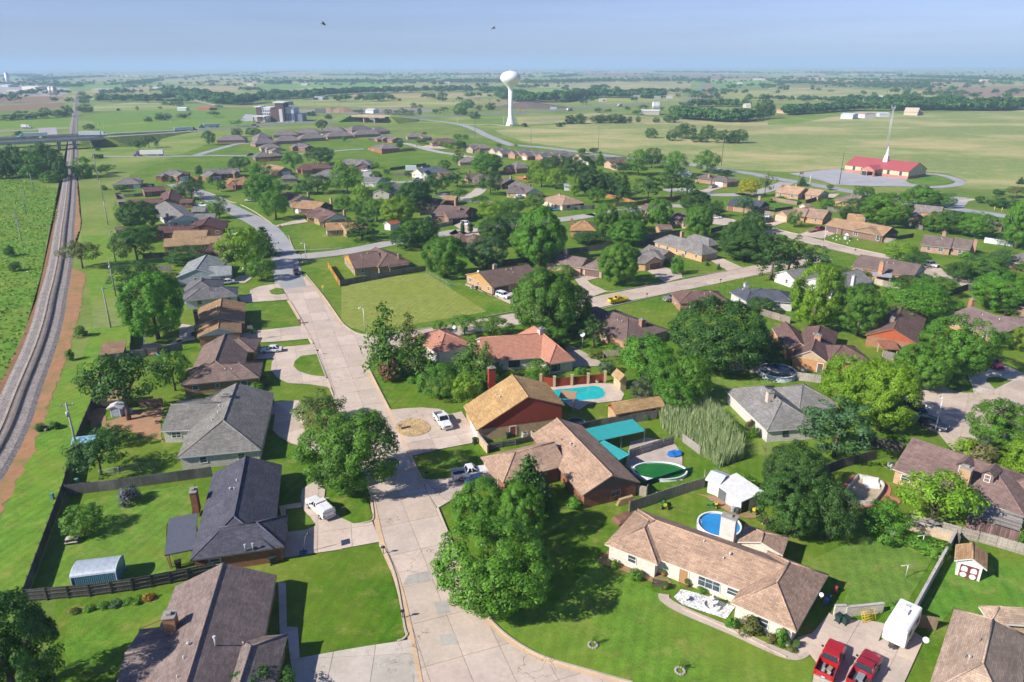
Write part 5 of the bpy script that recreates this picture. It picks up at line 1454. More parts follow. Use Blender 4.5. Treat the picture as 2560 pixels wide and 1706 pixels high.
{"n":"pink roofed farmhouse beneath the middle tree belt","r":(63,45,39),"w":(71,65,60),"k":[{"g":(-365.7,1564,-.525,26.7,14,"x","hh",3,3)}],"name":"farm_building"},
{"n":"red brown farmhouse beside the lone field tree","r":(58,45,41),"w":(55,42,37),"k":[{"g":(-334,1578,-.864,40.7,15,"x","hh",3,3)}],"name":"farm_building"},
{"n":"grey sheds cluster behind the hotel tower","r":(63,65,66),"w":(55,55,55),"k":[{"g":(-386.2,1474,-.639,29,16,"x","gg",1.5,4)}],"name":"farm_building"},
{"n":"blue roofed canopy behind the hotel","r":(74,77,80),"w":(55,55,57),"k":[{"g":(-399.5,1271,-.533,26.2,20,"x","gg",.8,5)}],"name":"farm_building"},
{"n":"white office with a grey roof by the quarry heaps","r":(71,71,71),"w":(81,81,79),"k":[{"g":(-200.7,1033,-.589,15.3,12,"x","gg",2,4)}],"name":"farm_building"},
{"n":"long white roofed depot beside the highway silos","r":(81,79,76),"w":(63,61,59),"k":[{"g":(167.7,977,-.255,24.7,22,"x","gg",1.2,5)}],"name":"farm_building"},
{"n":"white metal barn left of the pair at the pasture edge","r":(79,81,85),"w":(76,79,84),"k":[{"g":(391.6,893,-.815,14.7,16,"x","gg",1.2,5)}],"name":"farm_building"},
{"n":"brown roofed metal barn right of the white barn","r":(65,55,50),"w":(77,77,77),"k":[{"g":(417,917,-1.354,22,16,"x","gg",1.6,5)}],"name":"farm_building"},
{"n":"open fronted pole barn with a white roof in the upper field","r":(85,86,87),"w":(50,37,35),"k":[{"g":(668,1393,-.644,18.7,16,"x","gg",1.5,5)}],"name":"farm_building"},
{"n":"cream farmhouse with a steep roof at the pasture edge","r":(71,65,57),"w":(74,67,60),"k":[{"g":(497,952,-.661,16.1,16,"x","gg",5,4)}],"name":"farm_building"},
{"n":"brown roofed farmhouse right of the cream farmhouse","r":(55,45,41),"w":(63,55,50),"k":[{"g":(514,951,-.058,8.7,14,"x","hh",3,3.5)}],"name":"farm_building"},
{"n":"pink roofed country house behind dark trees at the left pasture corner","r":(65,47,40),"w":(71,57,50),"k":[{"g":(352,1004,-1.089,23.2,16,"x","hh",3.5,4)}],"name":"farm_building"},
{"n":"grey metal shop at the pasture edge","r":(71,74,76),"w":(71,72,73),"k":[{"g":(450,917,-.056,12.6,14,"x","gg",1.4,4)}],"name":"farm_building"},
{"n":"small white store at the pasture edge","r":(74,63,58),"w":(79,77,76),"k":[{"g":(446,937,-.057,10.6,12,"x","gg",1,3.5)}],"name":"farm_building"},
]
TREES = """big -49.1 53.9 9.3 13.4 d l 5 0
dense -59.2 83.2 4.8 4.2 m l 8 0
shrub -56.5 90.5 2.9 2.9 35,36,40 l 8 0
dense -25.5 54.5 6.7 3.8 d r 5 0
big -2.1 69.2 13.4 10 m f 31 -1
big 1.1 80.7 6.5 8.8 m f 31 -2
big -4.4 83 7.8 7.8 m l 31 0
conifer 2.3 90 6.8 7.7 d l 31 0
wisp 8.9 62.2 .8 1.6 l f 39 -1
wisp 17.7 58.7 .8 1.4 l f 39 -2
shrub 9.3 88.9 2.3 1.7 m f 31 0
shrub 13 75.4 1.1 1.2 g l 39 -1
shrub 15.4 73.3 1.6 1.4 g l 39 -2
big -24.3 93.8 13.7 12.7 g r 27 0
spread -34.3 114 8.1 6.1 o r 27 0
big 37.5 82.3 8.5 9 d r 76 -1
broad 42.6 81 5.7 8.7 d r 76 0
big 40.8 89.8 9.2 9.2 d r 76 -2
dense 50.6 81.9 5.8 5 m l 75 0
spread 57.9 83.8 8.7 8.1 l b 75 0
shrub 26.6 63.9 2.5 2.2 35,36,17 f 39 -1
shrub 29.5 62.3 1.3 2.6 m f 39 3
shrub 28.7 62.5 1.1 1.4 40,37,20 f 39 -2
shrub 25 65 1.3 1.4 m f 39 2
shrub 30.7 61.5 1.3 .8 o f 39 0
shrub 23.1 70.8 1.2 .8 m f 39 1
shrub 45.6 67.2 2.2 1.3 g f 75 0
broad 78.5 95.9 4.3 4.7 l b 75 0
shrub 67.6 79.1 1.2 3.4 g r 75 0
shrub 54.2 79.2 3.5 2 m l 75 -1
shrub 55.5 77.4 2.8 2.4 m l 75 -2
shrub 35.1 92.5 2.8 3.3 m r 76 0
broad 78 95.6 5.4 7 l b 75 0
broad -84.7 221.6 13.2 13.2 l r 42 0
conifer -83.9 238.4 8.9 9.7 d r 42 0
round -75.1 208.2 7.9 6.6 g r 42 0
broad -123.6 231.2 11.5 11.3 d f 58 0
dense -105.1 227.2 12.5 6 d l 42 0
dense -108.2 199.6 12.6 7.9 d l 49 0
big -83.5 158.6 14.1 15.8 m l 57 0
spread -137.1 222.8 9.7 8.3 o f 58 0
spread -69.8 117.1 11.4 12.4 d b 66 0
oval -66.8 129.6 6.2 8.4 g l 23 0
spread -67.9 108.2 5 3.2 d f 22 0
spread -64.7 98.2 7.1 6.5 d f 22 0
shrub -53.4 128 2.7 1.7 m f 23 0
shrub -50.6 129.5 2.3 1.9 m r 23 0
shrub -50.1 132.3 2.6 2.1 o r 23 0
shrub -97.1 145.7 1.9 2.7 g l 7 -1
shrub -103 160.2 3.1 2.8 g l 7 -2
shrub -81.4 113.9 1.8 1.4 d l 22 -2
shrub -83.5 113.1 1.5 1.5 d l 22 -1
broad -100.8 204.7 5.2 3.5 o l 49 0
shrub -156.6 219.9 3.2 3.4 d l 58 -2
shrub -170.6 238.6 3 4.2 d l 58 -1
shrub -62.5 162.3 1.7 1.5 g f 30 0
broad -155 350.4 12.1 9.9 d r 63 0
oval -123.7 303.2 7.5 8.8 g r 73 0
round -163.7 395.3 3.6 4.7 g f 70 -1
round -149.3 373.1 5.3 5.9 g f 70 -2
round -182.9 428 4 6.4 d l 70 0
oval -247.7 609 10.2 11.3 b l 29 0
broad -145.4 422 13.1 9.1 m b 48 0
broad -165.7 447 10.7 9.1 d r 70 0
broad -115.1 329.3 11.1 14.5 m f 48 0
big -146.5 281 15.3 11.1 d b 58 0
broad -136.7 260.6 10.8 5.6 g r 58 0
round -201.6 374.2 5.7 3.7 g f 19 0
spread -283.8 564 11.2 7.5 d l 54 0
spread -287.7 588 9.9 9.3 b b 54 0
wisp -274.9 574 6.3 8.8 b b 54 0
broad -250.3 680 8.7 8 d l 25 0
broad -238.2 687 12.2 7.5 d f 25 0
wisp -294.1 804 19.7 7.9 b l 25 0
shrub -127 294.9 4.5 2.8 g r 13 0
round -170.9 372.4 2.3 3.2 g b 63 0
shrub -188.9 406 3.3 3.4 g f 74 0
spread -244.9 443 8 5.2 g b 19 0
shrub -212.9 379.1 3.1 2.8 g l 19 0
shrub -210.9 410 2.5 1.7 d r 19 0
broad -138.2 464 12.3 9.9 g f 59 0
broad -125 481 16.1 10.9 d b 44 0
broad -192.8 761 11.2 9.4 d r 25 0
round -104.7 449 5.6 6.6 l b 45 0
broad -82.7 364.9 14.8 14.1 m r 45 0
broad -98 366.3 12.2 8.9 d f 45 0
oval -106.6 366.5 7 5.6 g f 34 0
broad -68.1 332.1 7.8 10 l f 45 0
broad -62.4 354.7 9.4 7.2 g l 11 0
big -42.8 319 16 13.1 d l 11 0
big -45.9 290.6 14.9 11.2 l b 72 0
broad -55.6 295.1 8.8 9.3 g b 72 0
oval -75 318.8 7.6 7.2 g b 9 0
oval -67.1 310.2 5.9 6.8 g r 9 0
pine -55.2 261.7 10.6 9.7 d r 20 0
big -33.7 252.1 13.1 9.1 g r 72 0
round -75.7 408 6.6 5.4 d f 26 -1
round -68.7 400 5.2 3.2 d l 1 -1
round -74.1 434 4 3.2 d f 26 -2
round -60.7 425 3.5 3.1 d l 1 -2
oval -85.5 461 4.2 4.1 l f 26 0
round -141.8 631 3.9 4.9 g l 79 0
round -86.9 577 5.3 5.6 d r 26 0
round -76 611 5.6 5.4 g f 40 -1
round -72.3 616 3.8 3.6 g f 40 -2
broad -99 300.5 10.8 12.5 m f 34 0
broad -112.8 331.1 12.8 14.5 m r 48 0
round -116.6 415 3.8 3.3 b f 44 0
round -118.1 465 4.6 2.9 l r 44 0
spread -114.9 365.6 8.1 4.3 d f 34 0
spread -102.4 363.1 6.6 5 d f 34 0
round -55.6 588 4.2 4.6 l r 40 1
round -51.1 579 4.2 4.3 l r 40 2
round -47.2 576 4.1 4 l r 40 3
round -38.4 556 8 8.1 d l 10 0
oval -34.8 478 6.9 7.5 g b 12 0
oval -41.4 453 7.9 5.9 g b 1 0
big -14.3 434 19.2 11.8 m f 10 0
oval -10.4 360.2 10.8 11.6 d r 12 0
pine -28.7 384.9 11.5 8.3 d l 12 0
broad -37.7 361.9 11.4 10.4 d f 1 0
spread -24.7 342.5 7.5 5.9 g f 12 -1
spread -14.7 326.6 6.8 5.1 g f 12 -2
broad 13.6 416 8.4 10.2 l r 2 0
broad 15.9 384 9.5 9.8 l b 21 0
broad 23.3 377.7 9.3 10.6 l b 78 0
oval 10.2 402 4.5 6.3 g f 2 0
broad 26.3 436 18.4 10.1 d f 64 0
big 38.2 412 17.4 12.9 d b 78 0
oval 31 355.1 5.6 10.1 l r 78 0
broad 36.9 360.4 9.5 10.4 d r 78 0
broad -8.2 294.4 10.6 8.7 l b 33 0
broad 0 303.5 10.3 8 g f 21 -1
broad 10.1 318.2 8.8 7.4 g f 21 -2
big -6.1 252.9 12.1 9.9 d r 33 0
big 9 222.6 15.9 18.8 m l 47 0
broad -30.9 256.7 8.5 9 d r 72 0
column -18.6 270.8 1.5 5.1 d b 60 0
column -15.8 272.1 1.9 4.3 d b 33 0
broad -23.2 246.5 9.2 4.5 g l 60 0
bare -34.1 308.1 4.4 5.8 45,39,37 f 11 0
round 5.1 503 3.3 2.7 y f 28 0
round -6.1 525 4.4 3.3 d f 10 0
round 52 537 4.5 3.9 g l 65 -2
round 17.7 504 3.8 2.5 d f 51 0
round -10.2 586 4.2 2.9 g b 10 0
broad -47.4 652 7.4 4.3 g l 71 -1
broad -40.3 652 5.5 4 g l 71 -2
round -21.6 519 4.1 3.8 l l 10 0
broad 2.2 274.7 11.9 7.5 d f 21 0
broad 5.5 230 7.2 5.3 d r 33 0
conifer 57.2 473 7.3 8.4 g l 43 0
round 60.3 539 6 4.2 d f 65 0
broad 73.9 426 11.6 14.5 m r 43 0
broad 87.6 458 10.3 12 d r 43 0
broad 94.1 423 13 13.6 m l 3 0
broad 116.4 436 14 12.5 g b 3 0
spread 66 431 12.3 6.5 d f 43 0
big 40.5 358.4 15.3 12.4 d r 78 0
broad 49.1 357.2 8.5 11.5 d f 43 0
conifer 53.7 344.6 8.8 11.5 d f 43 0
pine 64.2 340.4 12.8 11.7 d f 43 0
pine 77.8 352.3 11.1 13.8 d l 3 0
pine 86.5 356.4 7.6 10.8 b l 3 0
broad 39.9 337 8.6 6.9 g r 78 0
big 34.4 260.6 9.2 13.7 g r 47 0
broad 42.8 270.3 7.3 10 g l 69 -1
big 58.1 281.3 9.6 11.3 m b 69 0
big 79.7 311.2 12.7 9.5 d f 3 0
big 68.7 261.8 10.6 12.3 g r 69 0
broad 84.5 301.5 7.7 7.2 d l 15 0
big 41.3 250.7 12.5 9.2 m l 69 0
broad 48.9 276.7 7.7 7.9 d l 69 0
big 34.8 225.1 12.5 6.5 l f 47 0
big 74.4 233 11.2 12.4 d r 38 0
broad 115 351.6 8.9 8.9 y r 3 0
spread 98.6 304.4 7.2 8.2 b l 15 0
dense 122.7 422 8.3 3.9 d b 3 0
broad 53.2 318.5 5.5 3.3 d b 69 0
broad 27 253.7 8.4 4.1 d f 47 0
spread 95.4 469 6.1 6.8 o r 43 0
round 50.9 535 5.8 4.1 g l 65 -1
wisp 124 353.7 7.2 11.1 o l 50 0
conifer 154.4 385.9 6 4.3 b b 50 0
round 163.2 371.2 3.2 3 g b 52 0
broad 168.9 350.6 5.3 5.4 g b 52 0
broad 172.1 349.1 6 4.9 g r 52 0
shrub 120.2 336.2 3.1 3.3 l r 15 0
round 140.2 320.5 6.7 4.3 m b 56 0
dense 142.7 298.2 13.2 8.8 d f 52 0
big 148.3 282.7 18 13 m l 37 0
oval 111.9 281 5.1 6.7 g l 56 0
broad 91.8 269.6 7.2 8.9 d f 15 0
round 99.4 275.4 3.7 2.7 g f 15 0
big 82.6 248.5 10.9 9.3 d f 15 -2
broad 139.3 297.5 5 3.8 d l 61 0
round 97.3 255.6 4.1 3 g f 56 0
shrub 128.2 342.3 4.5 2.1 g f 50 0
shrub 131.6 334.4 5.1 2.1 m l 6 0
broad 126 227.2 9.3 6.8 l l 35 0
broad 128.4 221.7 7.2 5 d f 35 -1
big 184.5 324.3 15.2 9.1 m b 37 0
broad 193.2 321.4 9.2 6.6 g r 37 0
big 162.7 271.2 11.2 7.5 g f 37 0
broad 166.2 268.5 10 8.6 d b 35 0
big 171.9 262.2 12.8 9.2 m r 35 0
broad 160.2 281.2 5.1 3.3 g f 37 0
big 175.5 245 10.7 16.8 m r 35 0
wisp 173.5 247.8 5.4 4.3 b r 35 0
round 216.3 332.5 3.8 3.4 d r 37 0
dense 220.2 322.7 11.2 5.5 d r 37 0
spread 242.2 346.2 8.8 5.2 o r 37 0
shrub 150.1 230.9 4.6 2.7 m r 35 0
broad 132.1 204.6 6.5 5.7 d f 35 -2
broad 142.2 207.6 9.2 7.3 g r 35 0
spread 152.4 217.4 6 6.3 b r 35 0
round 157.8 215.6 3 3.2 g b 14 0
shrub 240.5 356.7 4.3 2.6 d r 37 0
conifer 272.7 389 4.3 3.5 d r 37 0
cedar -26.2 137.2 10 15.4 g l 68 0
cedar -22.8 148 6.1 9.9 o l 68 0
shrub -24.9 134.4 3.9 5.4 41,27,21 l 68 0
wisp -20.3 135.9 4.5 4.8 o f 68 0
cedar -19.1 137.9 7.3 8.6 g f 68 -1
oval -17.4 162.7 3.4 2.9 m b 68 0
spread -11.4 161.3 7 4.3 g b 68 0
spread -4.6 160.2 7.1 4.6 g r 68 0
cedar -8.3 135.8 8.7 8.4 g f 68 -2
cedar -5.3 133.5 5 8.6 g r 68 0
broad -14 125.4 6.9 7.1 g f 68 0
oval -8.4 122 5.6 6.5 l l 0 0
oval 5.5 135.6 4.8 3.7 g b 0 0
dense 10 151.6 5.3 5.5 g b 62 0
pine 18.6 152.4 5.8 7.1 d b 62 0
big 7.7 160.1 15.2 15.6 g r 68 0
big 13.8 162.5 10.9 11.8 g b 62 0
big -20.1 210.7 12.8 12.6 g f 60 0
big -8 220.5 12.4 10.1 b f 33 0
big 7.9 231.2 17.3 12.1 m l 47 0
big 31.1 202.8 11.5 12.1 m f 47 0
broad 41.1 254.2 13.1 5.6 g l 69 -2
broad -37.4 246.6 8.6 7.7 d f 72 0
broad -30.5 253 8.3 6.3 d l 60 0
pine -55.3 260.3 9.6 4.8 d r 20 0
broad 15.6 210.2 6.4 3.7 m f 47 0
spread 27.5 254.4 11 4.4 d f 47 0
broad 27 133.8 9.8 9.7 m b 62 0
broad 29.8 124.6 6.7 9.1 g r 62 0
broad 30.1 120.5 6.8 6.4 g r 67 0
shrub 19.8 137.8 3.3 3.1 b b 62 0
dense 25.3 125.6 4.9 4.1 30,33,26 b 67 0
dense 50.7 213.5 3.7 5.8 m f 38 0
shrub -20 133.7 2.7 1.2 m f 68 0
shrub -18.1 128.9 1.4 1.6 g f 68 0
shrub 14.3 137.6 2.4 1.4 m l 62 0
shrub 4.5 135 3.6 1.4 g b 0 -2
shrub -3.6 138.9 3.4 1.9 g r 68 0
shrub -6.3 130.9 2.6 1.5 g b 0 -1
shrub 24 116.4 1.3 1.3 m f 67 0
shrub 50.1 226 1.9 1.7 g f 38 0
shrub 22.6 147.6 2.9 3.2 m b 62 0
shrub 18.4 147.2 3.9 1.5 36,41,17 b 62 0
spread 5 161.1 4.5 3.3 d r 68 0
big 43.2 138.9 19.6 15 d f 41 0
broad 33.5 122.3 6.2 10.1 m r 67 0
dense 37.4 110.8 5.6 2.2 g b 76 -1
round 64.6 176.7 6.2 4 d f 16 0
big 73.2 164 12 16.2 l f 32 0
big 81.7 159.4 11.4 12.2 g f 32 0
broad 99.4 169.6 13.4 9.7 m r 32 0
broad 116 189.3 10.4 6 g f 35 0
big 126.8 178.4 13.3 9.8 m l 14 0
broad 143.3 210.2 10.6 6.4 b r 35 0
broad 135.4 210.3 7.9 3.7 d f 35 -2
big 90.7 135.4 13.8 12.8 g f 14 -1
big 81.1 129.8 10.7 9.1 m f 14 0
big 61.3 118.8 9.6 11.3 l f 32 -1
big 64.4 112.2 10.7 12.9 l f 32 -2
pine 52.6 103 10.2 10.4 b b 76 0
big 80.7 105 9.4 8.6 g f 14 -2
shrub 73.7 103.4 3.8 3.5 l b 75 0
broad 113.9 149.8 4.2 5.3 l f 14 0
broad 110.3 150.7 4.3 3.9 g f 14 0
shrub 65.6 157.6 3.7 3.1 l f 16 0
pine 77.4 206.8 10.4 12.8 d b 16 0
pine 82.6 207.8 9.1 12.5 d l 32 0
pine 91.2 213.3 11.2 8.5 b b 32 0
big 76.8 230.3 17.7 10.6 d f 15 -1
shrub 111.4 201.8 3 2.6 d r 32 0
broad 114.6 199.8 5.5 3.1 d f 35 -1
broad 54.2 140.7 5.9 6.8 d f 16 0
conifer 62.7 223.7 1.4 1.5 d f 38 -1
conifer 65 218.7 1.3 1.9 d f 38 -2
shrub 64.9 111.2 1.5 1.3 g r 76 0
shrub 41.6 112.1 1.3 2.4 35,32,20 b 76 0
shrub 41.6 109.5 1.3 2.6 g b 76 0
dense 114.7 179.2 5.7 2.7 m l 14 0
bare 41.1 102.2 1.9 3.7 50,45,42 b 76 0
shrub 107.5 209.9 3.1 2.3 o r 32 0
shrub 43.1 121.3 1.6 1.5 m r 67 0
broad 128.7 174.3 2.6 2.3 d l 14 0
shrub 76 101.9 4 3.2 40,41,24 b 75 0
dense 45.9 100.3 5.1 3.8 g b 76 -2
dense 123.5 656 9.8 8.7 d f 36 1
dense 137.1 633 9.7 9.5 d f 36 4
dense 152.6 652 18.2 12.6 d f 36 5
dense 172.4 652 12.9 11.2 d f 18 0
dense 175.4 611 15.7 10.3 d b 3 2
dense 186.9 610 13.9 10.8 d b 3 3
dense 157.2 620 14.1 6.8 d b 3 1
dense 65.7 826 12.6 9.3 d b 65 1
dense 76.5 826 13.8 10.5 d b 65 2
dense 95.5 835 15.2 8.7 d b 65 3
dense 103.9 834 16.4 9.9 d b 65 4
dense 116 834 17.6 9.9 d l 36 -1
dense 123.8 833 11.5 7.5 d l 36 -2
oval 132 833 5.1 7.2 d f 36 -1
oval 141.2 832 5.6 7.2 d f 36 -2
dense 162.6 840 7.6 5.7 d f 36 2
dense 178.3 839 15.2 10.8 d f 36 3
shrub 12.8 785 7.1 4.3 d r 71 0
shrub 50.6 786 6.9 4.6 d b 4 0
fardot 117.7 1242 14.7 9.7 d b 65 -1
fardot 117.9 1022 10.6 8 d b 65 -2
fardot 132.6 1033 10.8 5.3 d l 36 1
fardot 165 1070 8.7 6.2 d l 36 2
fardot 163.1 973 13.4 7 d l 36 3
fardot 192 1101 17.5 7.5 d l 36 4
fardot 331.4 1505 11.2 9.6 d l 18 0
fardot 259.6 1126 18.2 11.6 d f 18 0
fardot 246.8 1062 4.6 3.4 d f 18 -1
fardot 238.9 1124 6.5 3.7 d r 36 0
fardot 369.3 1224 4.6 5 d r 18 -2
fardot 287.2 994 3.7 4.5 d f 18 -2
fardot 382.7 1399 18.1 7.2 d r 18 -1
dense 286.1 877 16.6 15.4 d r 18 -1
dense 302.1 898 19.6 23.2 d r 18 -2
fardot 212.4 1059 6.1 7.3 d r 36 0
shrub 56.1 808 3.5 3.6 d b 65 0
fardot 917 1754 13.1 11.4 d r 46 1
fardot 847 1525 12.7 10.3 d r 46 4
fardot 774 1359 8.2 7.4 d r 46 5
fardot 740 1370 10.3 6.2 d r 46 3
fardot 749 1421 6.9 5.2 d r 46 2
fardot 738 1471 7.6 4.4 d r 46 -1
fardot 490 1126 8.5 7.7 d b 77 0
dense 322.6 937 10.9 16.1 d l 77 0
fardot 746 1772 15.2 6.2 b b 77 0
fardot 820 1364 8.8 3.5 d r 46 -2
dense -294.2 425 10.8 15.1 d l 55 -1
dense -294.2 434 13.6 17.3 d l 55 -2
dense -281.3 425 12 15.1 d f 55 1
dense -272.9 420 13.2 14.3 g f 55 0
dense -292.8 463 15.8 16.3 d f 55 2
dense -264 424 10.8 15.1 d f 55 3
dense -256.4 416 7.4 11 d f 55 4
dense -257.7 408 10.4 5.9 g f 55 0
dense -327.5 505 13.5 10.6 d f 55 2
dense -333 524 11.6 9.4 d f 55 3
dense -293.9 421 8.8 11.2 d f 55 1
dense -248.3 424 11.4 11.9 g l 19 0
wisp -246.9 443 9.2 4.6 g b 19 0
oval -315.3 564 3.5 3.4 d b 19 0
shrub -291.9 520 6.5 3.4 d b 19 0
shrub -356.5 658 10.6 4.2 d l 54 0
dense -607 931 19.2 10.3 d f 53 2
dense -595 940 13.9 8.4 d f 53 3
dense -588 950 15.4 13.2 d f 53 0
dense -582 970 17.1 9.3 d r 53 1
dense -578 980 13.1 14.3 d r 53 0
dense -614 912 17.5 7 d f 53 1
dense -608 1076 20.5 11.1 d r 53 6
dense -756 1340 15.8 9 d r 53 5
dense -849 1501 17.2 7.9 d r 53 4
dense -982 1737 15.4 9.1 d r 53 3
dense -821 1407 14.6 9.4 d r 53 2
dense -435 769 9.6 5.8 d r 55 0
dense -424 876 8.4 6.6 d l 17 0
dense -422 903 11.8 9.4 d f 17 1
dense -415 906 10.5 8.5 d f 17 2
dense -413 941 11.2 6.4 d f 17 3
wisp -403 940 10.9 8.1 o f 17 0
spread -379.6 960 13.3 6.9 d r 17 0
fardot -531 1140 6.9 5.8 d l 17 2
fardot -552 1113 5.1 6.4 d l 17 1
shrub -576 1106 5.1 4 d l 17 0
fardot -578 1261 11.3 7.8 d l 17 3
fardot -552 1235 14.6 9.6 d l 17 4
fardot -527 1201 12.5 11 d b 17 -1
fardot -859 1552 7.6 6.7 d r 53 -1
fardot -903 1668 6.2 5 d r 53 -2
shrub -456 688 8 5.6 d l 55 0
fardot -454 1171 11.8 5.6 d r 17 -1
spread -244.4 435 5.2 4.4 g l 19 0
fardot -1063 2605 16.7 11.5 d b 17 -2
fardot -948 2561 16.4 10.3 d r 17 -2
fardot -920 2585 20.3 11.5 d b 25 0
fardot -272.1 1479 14 12.5 d b 24 3
fardot -286.2 1480 7.7 6.4 d b 24 2
fardot -152.1 1470 13.1 11.4 d r 24 7
fardot -150.7 1602 12.9 8 d r 24 9
fardot -92.4 1568 11.7 10 d b 71 1
fardot -147.3 1145 10.2 8.9 d r 24 5
fardot -137.3 1145 7.6 6.6 d r 24 6
shrub -259.1 974 11.6 6.7 d r 25 0
shrub -223.9 921 9.6 5.6 d l 24 -1
shrub -208.4 920 8.3 4.3 d l 24 -2
fardot -205.3 1016 15 7.3 d b 24 1
dense -44.2 912 12.2 8.8 d l 71 -2
dense -68.8 1021 16.5 13.4 g l 71 0
dense -66.8 1155 22 12.7 g l 71 0
fardot -46.3 1083 11.3 8.5 d l 71 -2
dense -30.2 1095 14.6 10.5 d b 71 0
fardot -94.3 1059 12.6 6.8 d l 71 -1
fardot -100.6 999 11.9 8.5 d r 24 8
oval -119.1 978 5.9 9 d r 24 0
fardot -130.5 978 13 7 d r 24 4
fardot -140.5 979 11.6 9.7 d r 24 3
fardot -164.8 1003 13.3 7.2 d r 24 1
fardot -151.1 988 11.4 6.5 d r 24 2
dense -66.5 986 15.7 6.3 d l 71 -1
bare -57.1 1298 11.2 11.5 45,41,40 b 71 -1
bare -38 1316 9.5 9 45,41,40 b 71 -2
bare -95.3 1246 7.2 9.4 45,41,40 l 71 0
fardot -23.2 1335 7.7 5.5 d b 71 2
dense -9.3 1420 12.3 18.1 d b 71 0
fardot -24.1 1520 13.1 10.3 d b 71 3
shrub -51.6 67.6 1 .6 o l 5 0
shrub -50.1 68 1.2 .7 m l 5 0
shrub -48.6 68.4 1.2 .8 g b 5 0
shrub -47.4 68.8 1.4 .7 b b 5 0
shrub -46.1 69.1 1.2 .7 m b 5 -1
shrub -45.1 69.4 1.4 .7 m b 5 -2
shrub -43.9 69.8 1.2 .9 55,45,17 b 5 0"""
SPECKS = [
(1777,2881,-.181,26.2),
(1717,3004,-.188,31.4),
(1312,3258,-.198,21.9),
(1035,3260,-.195,35.6),
(1045,3206,-.192,26.2),
(759,2552,-.151,15.8),
(1118,3297,-.198,26.9),
(-252.1,2740,-.153,32),
(-251.6,3572,-.198,31.5),
(-717,2599,-.142,23.4),
(-2684,5266,-.255,62.2),
(-2689,5382,-.26,81.7),
(266.9,3157,-.181,20.2),
(349.3,1122,-.066,7.9),
]
WOODS = [
("dark green tree belt behind the hotel",[-852,1842,-690,1603,-562,1396,-469,1254,-448,1326],16,120,330,(22,35,14)),
("dark belt of trees crossing the middle plain left of the water tower",[-508,1508,-442,1503,-392.9,1665,-319.5,1790,-222.7,1839,-118.6,1859,-3.94,1795],16,90,420,(22,35,14)),
("dark wood right of the water tower shaft",[1.5,1354,49,1322,102.2,1346,153,1505,217.1,1499,313.3,1517],17,100,400,(22,35,14)),
("long hedgerow left of the hotel fields",[-768,1399,-741,1431,-705,1465,-679,1522],12,40,120,(22,35,14)),
("tree line along the right pasture top edge",[350.5,952,392,981,446,1025,492,1043,539,1035],13,35,150,(22,35,14)),
("dark wood at the right edge beyond the pasture",[541,1040,586,1050,623,1035,673,1032,728,1068],16,120,330,(22,35,14)),
("bushy tree row below the highway bend",[203.3,894,221,866,244.8,839,272.8,855],14,45,120,(22,35,14)),
("low trees right of the highway curve",[272.7,1140,321.3,1168,361.4,1134],12,30,70,(22,35,14)),
("hedgerow crossing the upper right fields",[458,1349,527,1327,561,1273,597,1233,633,1220],10,25,110,(22,35,14)),
("blue green woods on the right plain",[902,2566,972,2466,1017,2324,1073,2254],13,120,170,(22,35,14)),
("blue green woods in the right middle distance",[1058,2209,1133,2165,1177,2137],16,100,110,(22,35,14)),
("far bluish tree lines on the right horizon side",[1307,2995,1455,2865,1500,2587,1562,2382],13,200,150,(22,35,14)),
("far bluish wood at the right frame edge",[1919,3681,1948,3366,1822,2708],16,420,230,(22,35,14)),
("far bluish wood beneath the right horizon",[2290,5672,2366,5266,2564,5065],16,420,150,(22,35,14)),
("far tree belt beyond the water tower bowl",[33.9,2694,198.4,2736,381.5,2946,585,2912,742,2829],16,200,300,(22,35,14)),
("far bluish tree belt above the pink field",[54.9,3921,229.7,3952,403,4662],16,250,110,(22,35,14)),
("far bluish trees in front of the right horizon",[1292,6699,1508,6216,1905,5808],17,400,150,(22,35,14)),
("far tree belt right of the horizon farms",[-830,2947,-686,2925,-466,2855,-221.7,2853,-5.93,2767],16,170,330,(22,35,14)),
("far bluish belt under the central horizon",[-1294,5103,-1058,5151,-663,4939,-79.7,5354],16,400,220,(22,35,14)),
("far bluish thin belt at the central horizon",[-2261,6792,-2555,9768,-1723,9036,-1281,9172],17,500,150,(22,35,14)),
("far bluish tree lines on the left plain",[-2351,3513,-2270,3626,-2453,4168,-2557,4687],16,260,260,(22,35,14)),
("far blue woods at the left horizon",[-3231,4838,-3750,5742,-2740,4332,-2515,4113],20,420,150,(22,35,14)),
("tree rows beside the far railway bend",[-1464,2431,-1427,2438,-1360,2406],12,40,50,(22,35,14)),
("scattered trees right of the far railway",[-1410,2553,-1342,2614,-1542,3262],16,170,110,(22,35,14)),
("far row of trees on the pale field",[-1724,3661,-1846,4329,-2114,5316],14,100,90,(22,35,14)),
("dark grove beside the far pale farmhouse",[-880,2731,-824,2691,-789,2718],16,60,50,(22,35,14)),
("small far hedges near the substation",[-2030,5295,-1644,4933],13,120,60,(22,35,14)),
]
